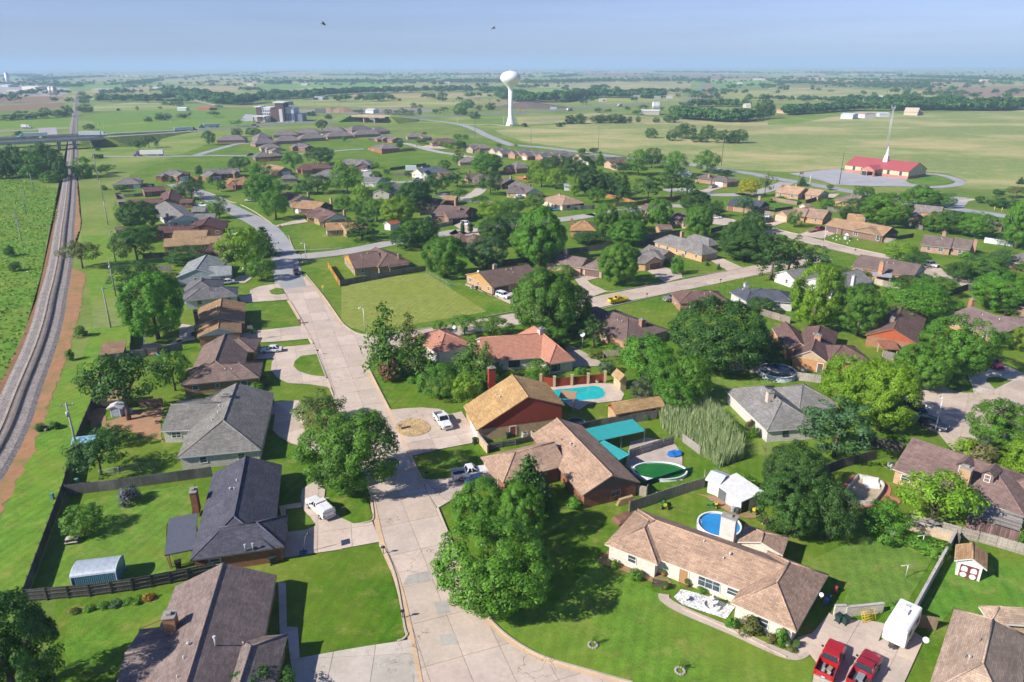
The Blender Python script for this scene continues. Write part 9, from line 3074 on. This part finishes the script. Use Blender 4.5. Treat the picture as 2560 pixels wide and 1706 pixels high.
for f in (.47,.66):
 W_=wg.dims()[1]
 p=wg.rp(wg.dims()[0]*f,W_*.26)
 z=wg.height(W_*.26)
 rz=math.atan2(wg.ux[1],wg.ux[0])
 dm=MB().solid([(-.75,0,-.6),(.75,0,-.6),(.75,0,1.1),(0,0,1.75),(-.75,0,1.1),(-.75,3,.4),(.75,3,.4),(.75,3,1.1),(0,3,1.75),(-.75,3,1.1)],[(0,1,2,3,4),(1,6,7,2),(5,0,4,9)]).obj("dormer","siding",root,(.2,.14,.12),uv=True,loc=(p[0]-root.location.x,p[1]-root.location.y,z),rz=rz)
 MB().solid([(-.95,-.25,1.0),(0,-.25,1.84),(.95,-.25,1.0),(.95,3,1.0),(0,3,1.84),(-.95,3,1.0)],[(0,1,4,5),(1,2,3,4)]).obj("dormer_roof","shingle",dm,h['roof'],uv=True)
 f_,pn=window_meshes(.8,1.2)
 link("window",f_,dm,(.7,.7,.7),(0,-.03,.5),math.pi)
root,h=garden_shed
wg=Wing(*h['wings'][0]['g'])
p0,p1,n=wg.sides()[0]
mx,my=(p0[0]+p1[0])/2-root.location.x+n[0]*.03,(p0[1]+p1[1])/2-root.location.y+n[1]*.03
rz=math.atan2(n[1],n[0])-math.pi/2
for s in (-1,1):
 d_=MB().box((s*.5,.02,.95),(.96,.06,1.8)).obj("door","paint",root,(.2,.05,.055),loc=(mx,my,0),rz=rz)
 MB().solid([(s*.5+.36*math.cos(6.2832*i/16),.06,.45+.36*math.sin(6.2832*i/16))for i in range(16)],[tuple(range(16))[::-1]]).obj("round_panel","paint",d_,(.74,.73,.73))
 m=MB()
 pts=[(s*.5+.34*math.cos(math.pi*i/10),1.35+.34*math.sin(math.pi*i/10))for i in range(11)]+[(s*.5-.34,.95),(s*.5+.34,.95)]
 m.solid([(x,.06,z)for x,z in pts],[tuple(range(len(pts)))[::-1]])
 m.obj("arched_panel","paint",d_,(.74,.73,.73))
for (x,y),lab in zip(TH['clothes'],('T shaped clothes line post beside the ivy bed','T shaped clothes line post in the middle of the back lawn')):
 t=thing("clothes_post",lab,"clothes line post",(x,y,0),.2)
 MB().tube([(0,0,-.1),(0,0,2.0)],.05,6).obj("post","metal",t,(.6,.61,.6))
 m=MB()
 m.tube([(-1.0,0,2.0),(1.0,0,2.0)],.045,6)
 for q in (-.9,-.3,.3,.9):
  m.cyl((q,0,2.0),.03,.1,5)
 m.obj("crossbar","metal",t,(.62,.63,.62))
for key,sc,lab in (('fountain',1.0,'white three tiered fountain on the white gravel bed'),('urn',.6,'small white stone urn left of the fountain'),('bird_bath',.85,'white stone bird bath before the round dense bush')):
 x,y=TH[key]
 t=thing('fountain' if key=='fountain' else ('garden_urn' if key=='urn' else 'bird_bath'),lab,{'fountain':'fountain','urn':'urn','bird_bath':'bird bath'}[key],(x,y,.1))
 MB().lathe([(.3*sc,0),(.28*sc,.1),(.12*sc,.2),(.1*sc,.6*sc),(.16*sc,.68*sc)],16).obj("pedestal","concrete",t,(.66,.65,.63))
 MB().lathe([(.12*sc,.66*sc),(.62*sc,.82*sc),(.7*sc,.92*sc),(.64*sc,.92*sc),(.1*sc,.8*sc)],20).obj("bowl","concrete",t,(.68,.67,.65))
 if key=='fountain':
  MB().lathe([(.08,.8),(.07,1.15),(.32,1.28),(.34,1.34),(.08,1.28),(.06,1.5),(.12,1.6),(.02,1.72)],16).obj("upper_tier","concrete",t,(.68,.67,.65))
  MB().lathe([(1.0,0),(1.0,.3),(.88,.3),(.88,0)],22,cap=False).obj("basin","concrete",t,(.66,.65,.64))
x,y=TH['bench']
t=thing("garden_bench","dark slatted garden bench at the edge of the front flower bed","bench",(x,y,0),-.38)
for i in range(4):
 MB().box((0,-.2+.13*i,.45),(1.4,.1,.04)).obj("seat_slat","wood",t,(.1,.08,.07))
 MB().box((0,.27,.58+.12*i),(1.4,.04,.09)).obj("back_slat","wood",t,(.1,.08,.07))
for s in (-.65,.65):
 MB().box((s,-.2,.22),(.06,.06,.45)).box((s,.27,.5),(.06,.06,1.0)).box((s,0,.6),(.06,.5,.05)).obj("leg","metal",t,(.06,.06,.06))
x,y=TH['flag']
t=thing("flag","striped red and white flag with a blue corner beside the porch","flag",(x,y,.3),0)
MB().tube([(0,0,0),(0,0,2.6)],.03,6).obj("pole","metal",t,(.55,.5,.42))
for i in range(7):
 MB().box((.06+.07*i,-.03*(i%2),1.75),(.07,.02,1.3)).obj("stripe","paint",t,(.4,.03,.05)if i%2==0 else (.7,.7,.7))
MB().box((.2,-.05,2.2),(.28,.03,.42)).obj("blue_corner","paint",t,(.03,.05,.18))
a,b=TH['box_trailer']
an,l,_=frame_of(a,b)
t=thing("box_trailer","long white box trailer behind the grey fence near the blue roofed house","trailer",(a[0],a[1],0),an)
MB().box((l/2,1.2,2.2),(l,2.5,2.7)).obj("body","paint",t,(.66,.72,.74))
MB().box((l/2,1.2,.7),(l*.9,1.2,.25)).obj("chassis","metal",t,(.1,.1,.1))
for q in (.15,.75):
 for s in (.1,2.3):
  w=link("wheel",ty,t,(.02,.02,.02),(l*q,s,.36))
a,b=TH['flat_trailer']
an,l,_=frame_of(a,b)
t=thing("flat_trailer","flat trailer loaded with boards in the tan house drive","trailer",(a[0],a[1],.1),an)
MB().box((l/2,0,.6),(l,2.0,.12)).obj("bed","wood",t,(.25,.2,.17))
for i in range(5):
 MB().box((l*.5,-.7+.35*i,.75+.06*(i%2)),(l*rnd.uniform(.5,.9),.25,.12),rnd.uniform(-.1,.1)).obj("board","wood",t,(.4,.27,.16))
for s in (-1,1):
 link("wheel",ty,t,(.02,.02,.02),(l*.5,s*1.0,.36))
x,y=TH['wagon']
t=thing("utility_trailer","rusty utility trailer under a brown tarpaulin by the corner roof","trailer",(x,y,0),.55)
m=MB()
hull(m,[(-1.7,.6,1.0,.8,.7),(-1.3,.6,1.25,.9,.75),(.2,.6,1.35,.95,.7),(1.3,.6,1.2,.9,.75),(1.7,.6,.9,.8,.7)])
m.obj("tarpaulin","paint",t,(.2,.1,.065))
for s in (-1,1):
 link("wheel",ty,t,(.02,.02,.02),(0,s*.95,.36))
x,y=TH['ladder']
t=thing("scaffold_frame","yellow scaffold frame leaning on the low garden wall","scaffold",(x,y,.15),.35)
for q in range(2):
 m=MB()
 for s in (-.75,.75):
  m.tube([(s+.3*q,-.5-.1*q,0),(s+.3*q,.1-.1*q,1.25)],.035,6)
 for k in range(5):
  f=.1+.2*k
  m.tube([(-.75+.3*q,-.5+.6*f-.1*q,1.25*f),(.75+.3*q,-.5+.6*f-.1*q,1.25*f)],.03,5)
 m.obj("frame","paint",t,(.6,.42,.04))
def junk(name,lab,cat,xy,parts,rz=0.0,z=0.0,group=None):
 t=thing(name,lab,cat,(xy[0],xy[1],z),rz,group)
 for nm,mat,col,fn in parts:
  m=MB()
  fn(m)
  m.obj(nm,mat,t,col)
 return t
junk("tarpaulin_heap","crumpled bright blue tarpaulin on the wooden deck","tarpaulin",TH['tarp'],[("sheet","paint",(.01,.13,.45),lambda m:[hull(m,[(-1.3,0,.2,.4,.2),(-.6,0,.5,.8,.3),(.2,0,.35,.7,.4),(.9,0,.55,.6,.3),(1.4,0,.15,.3,.2)])]),("fold","paint",(.015,.16,.5),lambda m:[hull(m,[(-.8,.1,.35,.9,.5),(.6,.1,.42,1.0,.4)])])],.4,.1)
junk("play_tower","little wooden play tower near the railed fence","play tower",TH['swing'],[("post","wood",(.26,.17,.11),lambda m:m.box((-.6,-.6,1.1),(.1,.1,2.2))),("post","wood",(.26,.17,.11),lambda m:m.box((.6,-.6,1.1),(.1,.1,2.2))),("post","wood",(.26,.17,.11),lambda m:m.box((-.6,.6,1.1),(.1,.1,2.2))),("post","wood",(.26,.17,.11),lambda m:m.box((.6,.6,1.1),(.1,.1,2.2))),("platform","wood",(.3,.2,.13),lambda m:m.box((0,0,1.2),(1.3,1.3,.1))),("slide","paint",(.05,.3,.2),lambda m:m.tube([(.6,0,1.2),(1.6,0,.5),(2.3,0,.1)],.22,6))])
junk("picnic_table","small white weathered picnic table on the left lawn","table",TH['table'],[("table_top","wood",(.5,.46,.42),lambda m:m.box((0,0,.7),(1.6,.8,.06))),("bench_board","wood",(.45,.4,.36),lambda m:m.box((0,-.7,.42),(1.6,.28,.05))),("bench_board","wood",(.45,.4,.36),lambda m:m.box((0,.7,.42),(1.6,.28,.05))),("trestle","wood",(.3,.26,.22),lambda m:[m.box((-.6,0,.36),(.08,1.4,.7)),m.box((.6,0,.36),(.08,1.4,.7))])],.25)
t=thing("log_pile","stack of split firewood against the dark brick gable","firewood",(TH['woodpile'][0],TH['woodpile'][1],0),.45)
for r_ in range(4):
 for i in range(11-r_):
  MB().tube([(-1.6+.3*i+.15*r_,-.25,.15+.26*r_),(-1.6+.3*i+.15*r_,.25,.15+.26*r_)],.14,6).obj("log","bark",t,(.42,.3,.17))
ML=('green and yellow riding mower left of the white outbuilding','yellow riding mower at the open end of the white outbuilding','green riding mower along the pale board fence')
for (x,y),lab in zip(TH['mowers'],ML):
 t=junk("riding_mower",lab,"lawn mower",(x,y),[("hood","paint",(.04,.16,.03)if 'green' in lab else (.55,.4,.03),lambda m:hull(m,[(0,.35,.85,.3,.25),(.8,.35,.75,.3,.22)])),("seat","paint",(.6,.45,.03),lambda m:[m.box((-.45,0,.6),(.4,.45,.12)),m.box((-.65,0,.85),(.1,.45,.4))]),("mower_deck","paint",(.05,.18,.04),lambda m:m.box((.0,0,.22),(.9,1.1,.16))),("steering_wheel","rubber",(.02,.02,.02),lambda m:m.tube([(-.05,-.15,1.0),(-.1,.15,1.0)],.03,5))],rnd.uniform(0,3))
 for q,s,r_ in ((.6,.42,.2),(.6,-.42,.2),(-.5,.45,.28),(-.5,-.45,.28)):
  tm,rm=wheel_meshes(r_,.18)
  w=link("wheel",tm,t,(.02,.02,.02),(q,s,r_))
  link("rim",rm,w,(.55,.42,.05))
CL=('grey drum by the outbuilding wall','dark drum by the outbuilding corner','blue water butt under the corner house eave','dark blue barrel behind the corner house','red flat pot on the corner house path')
CC=((.3,.32,.34),(.05,.05,.06),(.08,.16,.3),(.05,.08,.13),(.35,.07,.05))
for (x,y),lab,col in zip(TH['cans'],CL,CC):
 junk("barrel",lab,"barrel",(x,y),[("drum","paint",col,lambda m:m.lathe([(.26,0),(.3,.2),(.3,.65),(.27,.9)],14)),("lid","paint",tuple(c*1.3 for c in col),lambda m:m.cyl((0,0,.9),.28,.05,14))],0,.03)
junk("compost_bin","little wooden crate pile among trees behind the back porch","crates",TH['boxes'],[("crate","wood",(.4,.3,.2),lambda m:m.box((0,0,.3),(.8,.6,.6))),("crate","wood",(.5,.45,.4),lambda m:m.box((.9,.2,.25),(.6,.6,.5))),("crate","paint",(.5,.15,.1),lambda m:m.box((.1,.05,.75),(.5,.4,.3)))],.3)
t=thing("stone_heap","heap of grey stones and weeds beside the dirt rail path","stones",(TH['stones'][0],TH['stones'][1],0))
for i in range(14):
 o=MB().lathe([(.1,0),(.4,.12),(.42,.3),(.2,.5)],6).obj("stone","concrete",t,(.3,.24,.22),loc=(rnd.uniform(-1.2,1.2),rnd.uniform(-.8,.8),rnd.uniform(0,.15)),rz=rnd.uniform(0,6))
 o.scale=(rnd.uniform(.5,1.1),rnd.uniform(.5,1.1),rnd.uniform(.5,1))
for (x,y),lab,rz in zip(TH['stop'],('red stop sign at the asphalt junction','red stop sign at the cross street corner'),(0,.2)):
 t=thing("stop_sign",lab,"road sign",(x,y,0),rz)
 MB().tube([(0,0,0),(0,0,2.7)],.035,6).obj("post","metal",t,(.45,.46,.45))
 for nm,r_,yy,col in (("sign_rim",.4,-.03,(.72,.72,.72)),("sign_face",.36,-.045,(.45,.015,.02))):
  m=MB()
  pts=[(r_*math.cos(math.pi/8+math.pi/4*i),r_*math.sin(math.pi/8+math.pi/4*i))for i in range(8)]
  m.solid([(a,yy,2.6+b)for a,b in pts]+[(a,yy+.012,2.6+b)for a,b in pts],[tuple(range(8)),tuple(range(15,7,-1))]+[(i,8+i,8+(i+1)%8,(i+1)%8)for i in range(8)])
  o=m.obj(nm,"paint",t,col)
 cu=bpy.data.curves.new("lettering",'FONT')
 cu.body="STOP"
 cu.size=.27
 cu.align_x='CENTER'
 cu.align_y='CENTER'
 cu.extrude=.004
 cu.materials.append(MATS['paint'])
 o=link("lettering",cu)
 me=bpy.data.meshes.new_from_object(o.evaluated_get(bpy.context.evaluated_depsgraph_get()))
 bpy.data.objects.remove(o)
 link("lettering",me,t,(.72,.72,.72),(0,-.055,2.6),rot=(math.pi/2,0,0))
x,y=TH['yellow_sign']
junk("warning_sign","yellow square warning sign on a white post by the lot","road sign",(x,y),[("post","metal",(.62,.62,.6),lambda m:m.tube([(0,0,0),(0,0,2.4)],.05,6)),("sign_face","paint",(.65,.42,.02),lambda m:m.box((0,-.05,2.1),(.6,.04,.7)))])
PL_=('terracotta planter at the front door of the corner house','terracotta planter with flowers beside the flag','brick coloured pot beside the garden bench','blue pot at the near right corner of the white walls','white pots by the right corner flower bed','small dark planter on the pool patio','white planter tub by the red board fence')
PC_=((.4,.17,.1),(.42,.18,.1),(.38,.15,.08),(.1,.35,.4),(.66,.64,.6),(.1,.09,.08),(.68,.67,.65))
for (x,y),lab,col in zip(TH['planters'],PL_,PC_):
 t=junk("planter",lab,"planter",(x,y),[("pot","paint",col,lambda m:m.lathe([(.22,0),(.34,.42),(.36,.48),(.28,.48),(.26,.36)],14))],0,.1)
 link("plant",TREE['shrub'][0][0],t,(.09,.16,.03),(0,0,.38),0,(.8,.8,.7))
for k,lab in (('utility_box','green utility pedestal on the railway verge'),('utility2','small green utility post in the fenced strip')):
 junk("utility_pedestal",lab,"utility box",TH[k],[("cabinet","paint",(.1,.24,.17),lambda m:m.box((0,0,.5),(.45,.4,1.0))),("cap","paint",(.12,.27,.2),lambda m:m.box((0,0,1.02),(.52,.46,.06)))])
junk("play_set","orange wooden play set beside the bright orange fence","play set",TH['playset'],[("leg","wood",(.5,.22,.07),lambda m,s=s:m.box((s[0],s[1],1.4),(.16,.16,2.8)))for s in ((-1,-1),(1,-1),(-1,1),(1,1))]+[("platform","wood",(.5,.22,.07),lambda m:m.box((0,0,1.5),(2.2,2.2,.15))),("roof","wood",(.52,.24,.08),lambda m:m.cyl((0,0,2.8),1.6,1.1,4,r2=.05,smooth=False))])
junk("wishing_well","white ornamental wellhouse on the lawn with little white balls","lawn ornament",TH['ornament'],[("base","paint",(.6,.6,.58),lambda m:m.box((0,0,.5),(1.3,1.3,1.0))),("wellhouse_roof","paint",(.66,.66,.64),lambda m:m.cyl((0,0,1.6),1.1,.7,4,r2=.05,smooth=False))]+[("post","paint",(.66,.66,.64),lambda m,s=s:m.box((s,0,1.3),(.12,.12,.7)))for s in (-.5,.5)],.3)
for x,y in TH['balls']:
 tag(MB().lathe([(.02,0),(.17,.06),(.24,.2),(.22,.34),(.1,.45),(.01,.48)],10).obj("lawn_ball","paint",None,(.72,.72,.7),loc=(x,y,.03)),"little white ornament ball on the lawn of the tan house","lawn ornament","white balls on the lawn")
for (x,y),lab in zip(TH['chairs'],('white garden chair under the olive spreading tree','white garden seat near the drive of the large grey house','white garden table by the round green tree')):
 junk("garden_chair",lab,"chair",(x,y),[("seat","paint",(.62,.6,.56),lambda m:m.box((0,0,.42),(.5,.5,.05))),("backrest","paint",(.62,.6,.56),lambda m:m.box((0,.24,.7),(.5,.05,.55)))]+[("leg","paint",(.55,.53,.5),lambda m,s=s:m.box((s[0],s[1],.2),(.05,.05,.42)))for s in ((-.22,-.22),(.22,-.22),(-.22,.22),(.22,.22))],rnd.uniform(0,6))
junk("barbecue","black barbecue grill on the patio of the light brown house","barbecue",TH['bbq'],[("grill_body","metal",(.03,.03,.03),lambda m:hull(m,[(-.5,.8,1.1,.35,.25),(.5,.8,1.1,.35,.25)])),("trolley","metal",(.1,.1,.1),lambda m:m.box((0,0,.4),(.9,.5,.75)))],.4)
junk("toy_tractor","little red toy tractor on the patio","toy",TH['tub'],[("body","paint",(.35,.04,.03),lambda m:m.box((0,0,.4),(.8,.4,.35))),("wheel","rubber",(.02,.02,.02),lambda m:m.tube([(-.25,-.32,.25),(-.25,.32,.25)],.25,10)),("wheel","rubber",(.02,.02,.02),lambda m:m.tube([(.3,-.28,.18),(.3,.28,.18)],.18,10))],1.0)
for (x,y),lab,col in zip(TH['water_tank'],('white gas bottle beside the grey metal tool shed','pale green tub cart beside the grey metal tool shed'),((.66,.66,.64),(.3,.42,.4))):
 junk("tank",lab,"tank",(x,y),[("drum","paint",col,lambda m:m.lathe([(.25,0),(.32,.15),(.32,.7),(.2,.9),(.05,.95)],14)),("valve","metal",(.3,.3,.3),lambda m:m.cyl((0,0,.93),.06,.15,8))])
x,y=TH['blue_cover']
junk("pool_cover","pale blue covered frame tent behind the garden trees by the long fence","tent",(x,y),[("cover","paint",(.2,.38,.5),lambda m:m.solid([(-1.8,-1.4,1.6),(1.8,-1.4,1.6),(1.8,1.4,1.6),(-1.8,1.4,1.6),(-1.8,0,2.3),(1.8,0,2.3)],[(0,1,5,4),(2,3,4,5),(0,4,3),(1,2,5)]))]+[("pole","metal",(.5,.5,.5),lambda m,s=s:m.cyl((s[0],s[1],0),.04,1.62,6))for s in ((-1.75,-1.35),(1.75,-1.35),(1.75,1.35),(-1.75,1.35))],.25)
junk("patio_umbrella","pale teal patio umbrella before the peach house porch","umbrella",TH['umbrella'],[("pole","metal",(.5,.5,.5),lambda m:m.cyl((0,0,0),.04,2.2,6)),("canopy","paint",(.3,.5,.48),lambda m:m.cyl((0,0,2.0),1.3,.5,8,r2=.05,smooth=False))])
junk("metal_windmill","white ornamental windmill tower behind the trampoline","windmill",TH['windmill'],[("leg","metal",(.62,.68,.68),lambda m,a=a:m.tube([(math.cos(a)*.55,math.sin(a)*.55,0),(0,0,2.6)],.04,5))for a in (.5,2.07,3.64,5.2)]+[("cross_brace","metal",(.62,.68,.68),lambda m:[m.tube([(math.cos(a)*.4,math.sin(a)*.4,.7),(math.cos(a+1.57)*.4,math.sin(a+1.57)*.4,.7)],.03,4)for a in (.5,2.07,3.64,5.2)]),("vane","metal",(.62,.68,.68),lambda m:m.cyl((0,0,2.6),.35,.04,10))])
for k,((x,y),lab)in enumerate(zip(TH['heap'],('left brown spoil heap behind the hotel billboard','right brown spoil heap behind the hotel billboard','long dark spoil heap left of the water tower wood'))):
 t=thing("spoil_heap",lab,"spoil heap",(x,y,0))
 m=MB()
 n_=24
 w_=(16,22,70)[k]
 hh=(6,6.5,9)[k]
 rr=[rnd.uniform(.75,1.1)for _ in range(n_)]
 vs=[]
 for lv,f in ((0,1.0),(.5,.62),(.85,.3),(1,.06)):
  vs+=[(math.cos(6.2832*i/n_)*w_*f*rr[i],math.sin(6.2832*i/n_)*14*f*rr[(i*5)%n_],hh*lv*(1 if lv==0 else rnd.uniform(.85,1.1)))for i in range(n_)]
 m.solid(vs,[(a*n_+i,a*n_+(i+1)%n_,(a+1)*n_+(i+1)%n_,(a+1)*n_+i)for a in range(3)for i in range(n_)]+[tuple(range(3*n_,4*n_))],0,True)
 m.obj("heap","earth",t,(.3,.2,.14)if k<2 else (.14,.11,.11))
for (x,y),lab in zip(TH['posts'],('left yellow marker post by the right hand road','right yellow marker post by the right hand road')):
 junk("marker_post",lab,"marker post",(x,y),[("post","paint",(.65,.5,.03),lambda m:m.tube([(0,0,0),(0,0,2.0)],.12,8)),("cap","paint",(.6,.45,.03),lambda m:m.cyl((0,0,2.0),.14,.08,8))])
x,y=TH['church_sign']
junk("church_sign","brown framed church notice sign beside the main road","sign",(x,y),[("post","wood",(.2,.1,.08),lambda m:m.box((-.9,0,1.6),(.22,.22,3.2))),("post","wood",(.2,.1,.08),lambda m:m.box((.9,0,1.6),(.22,.22,3.2))),("notice_panel","paint",(.2,.15,.14),lambda m:m.box((0,0,2.4),(1.6,.12,1.1)))])
a,b=TH['hedge']
an,l,_=frame_of(a,b)
t=thing("hedge","clipped lime green hedge before the long brown roofed house","hedge",(a[0],a[1],0),an)
rs1=np.random.RandomState(8)
N=2600
P=np.stack([rs1.uniform(0,l,N),rs1.uniform(-.75,.75,N),rs1.uniform(.05,1.35,N)],1)
fc=rs1.randint(0,3,N)
P[fc==0,2]=1.35
P[fc==1,1]=-.78
P[fc==2,1]=.78
nv=np.zeros((N,3))
nv[fc==0,2]=1
nv[fc==1,1]=-1
nv[fc==2,1]=1
v,q=leaf_quads(P+rs1.normal(size=(N,3))*.05,nv+rs1.normal(size=(N,3))*.4,.14,rs1)
link("foliage",np_mesh("foliage",v,q,"leaf"),t,(.1,.2,.02))
m=MB()
for i in range(6):
 m.tube([(l*(i+.5)/6,0,0),(l*(i+.5)/6,0,.8)],.06,5)
m.obj("stems","bark",t,(.13,.1,.07))
junk("curved_seat","white curved bench seat inside the empty pool end","seat",TH['sofa'],[("seat","paint",(.72,.71,.7),lambda m:m.box((0,0,.35),(2.2,.8,.3))),("backrest","paint",(.74,.73,.72),lambda m:m.box((0,.45,.75),(2.2,.2,.8)))]+[("step","paint",(.7,.69,.68),lambda m,k=k:m.box((0,-.5-.3*k,.22-.1*k),(2.0,.3,.12)))for k in range(2)],-.12,.1)
a,b=TH['arbor']
an,l,_=frame_of(a,b)
t=thing("pergola","weathered pergola of slim beams beside the courtyard","pergola",(a[0],a[1],0),an)
for x in (0,l):
 for y in (0,2.6):
  MB().box((x,y,1.2),(.14,.14,2.4)).obj("post","wood",t,(.26,.2,.16))
for i in range(11):
 MB().box((l*i/10,1.3,2.48),(.07,3.3,.16)).obj("slat","wood",t,(.28,.22,.18))
for y in (0,2.6):
 MB().box((l/2,y,2.33),(l+.5,.1,.16)).obj("beam","wood",t,(.26,.2,.16))
TR_=('ring of stones around the left sapling on the big front lawn','ring of stones around the right sapling on the big front lawn')
for (x,y),lab in zip(TH['treering'],TR_):
 t=thing("stone_ring",lab,"stones",(x,y,0))
 for i in range(11):
  a=6.2832*i/11
  MB().lathe([(.06,0),(.17,.04),(.16,.14),(.05,.2)],6).obj("stone","concrete",t,(.36,.31,.28),loc=(math.cos(a)*.48,math.sin(a)*.48,.02),rz=a)
c=(sum(p[0]for p in EMPTY_POOL)/len(EMPTY_POOL),sum(p[1]for p in EMPTY_POOL)/len(EMPTY_POOL))
t=thing("empty_pool","drained pool with a white rim and red brick surround below the dormer house","pool",(c[0],c[1],0))
p=ccw([(x-c[0],y-c[1])for x,y in smooth_line(EMPTY_POOL,True,3)])
dk=ccw([(x-c[0],y-c[1])for x,y in smooth_line(EMPTY_POOL_DECK,True,3)])
MB().face([(x,y,.12)for x,y in dk]).obj("brick_surround","brick",t,(.42,.15,.1))
MB().face([(x*.97,y*.97,.14)for x,y in p]).obj("pool_floor","earth",t,(.46,.36,.26))
m=MB()
n=len(p)
o=[(x*1.05,y*1.05)for x,y in p]
m.solid([(x*.97,y*.97,.14)for x,y in p]+[(x,y,.8)for x,y in p]+[(x,y,.8)for x,y in o]+[(x,y,.1)for x,y in o],[(k*n+i,k*n+(i+1)%n,(k+1)*n+(i+1)%n,(k+1)*n+i)[::-1]for k in range(3)for i in range(n)])
m.obj("pool_wall","concrete",t,(.5,.5,.46))
for px,items in ((0,[(-.3,.2,.5,(.5,.5,.5)),(.2,-.3,.7,(.4,.35,.25)),(-.5,-.4,.5,(.6,.6,.58)),(.4,.3,.4,(.25,.3,.35))]),(1,[(.3,.0,1.1,(.33,.38,.42)),(-.5,-.4,.4,(.45,.4,.3)),(-.6,.3,.35,(.2,.17,.12))])):
 x,y,rz=VEHICLES[px][1:4]
 t=thing("truck_load",("pile of scrap boards and pipes in the bright red pickup bed","grey tool box and oddments in the dark red pickup bed")[px],"load",(x,y,.14),rz)
 for dx,dy,s,col in items:
  MB().box((-1.8+dx,dy,.88),(s,s*.6,.3),rnd.uniform(-.6,.6)if px==0 else 0).obj("box" if px else "scrap_piece","metal",t,col)
  # ------------------------------------------------------------------ air
hz=MB()
hz.box((0,20900,84.0),(83000,42600,170.0))
mt=bpy.data.materials.new("haze")
mt.use_nodes=True
nt=mt.node_tree
nt.nodes.clear()
out=nt.nodes.new("ShaderNodeOutputMaterial")
pv=nt.nodes.new("ShaderNodeVolumePrincipled")
pv.inputs["Color"].default_value=(.47,.66,.95,1)
pv.inputs["Density"].default_value=HAZE
pv.inputs["Anisotropy"].default_value=0.0
nt.links.new(pv.outputs[0],out.inputs["Volume"])
MATS["haze"]=mt
tag(hz.obj("haze","haze"),kind="stuff")
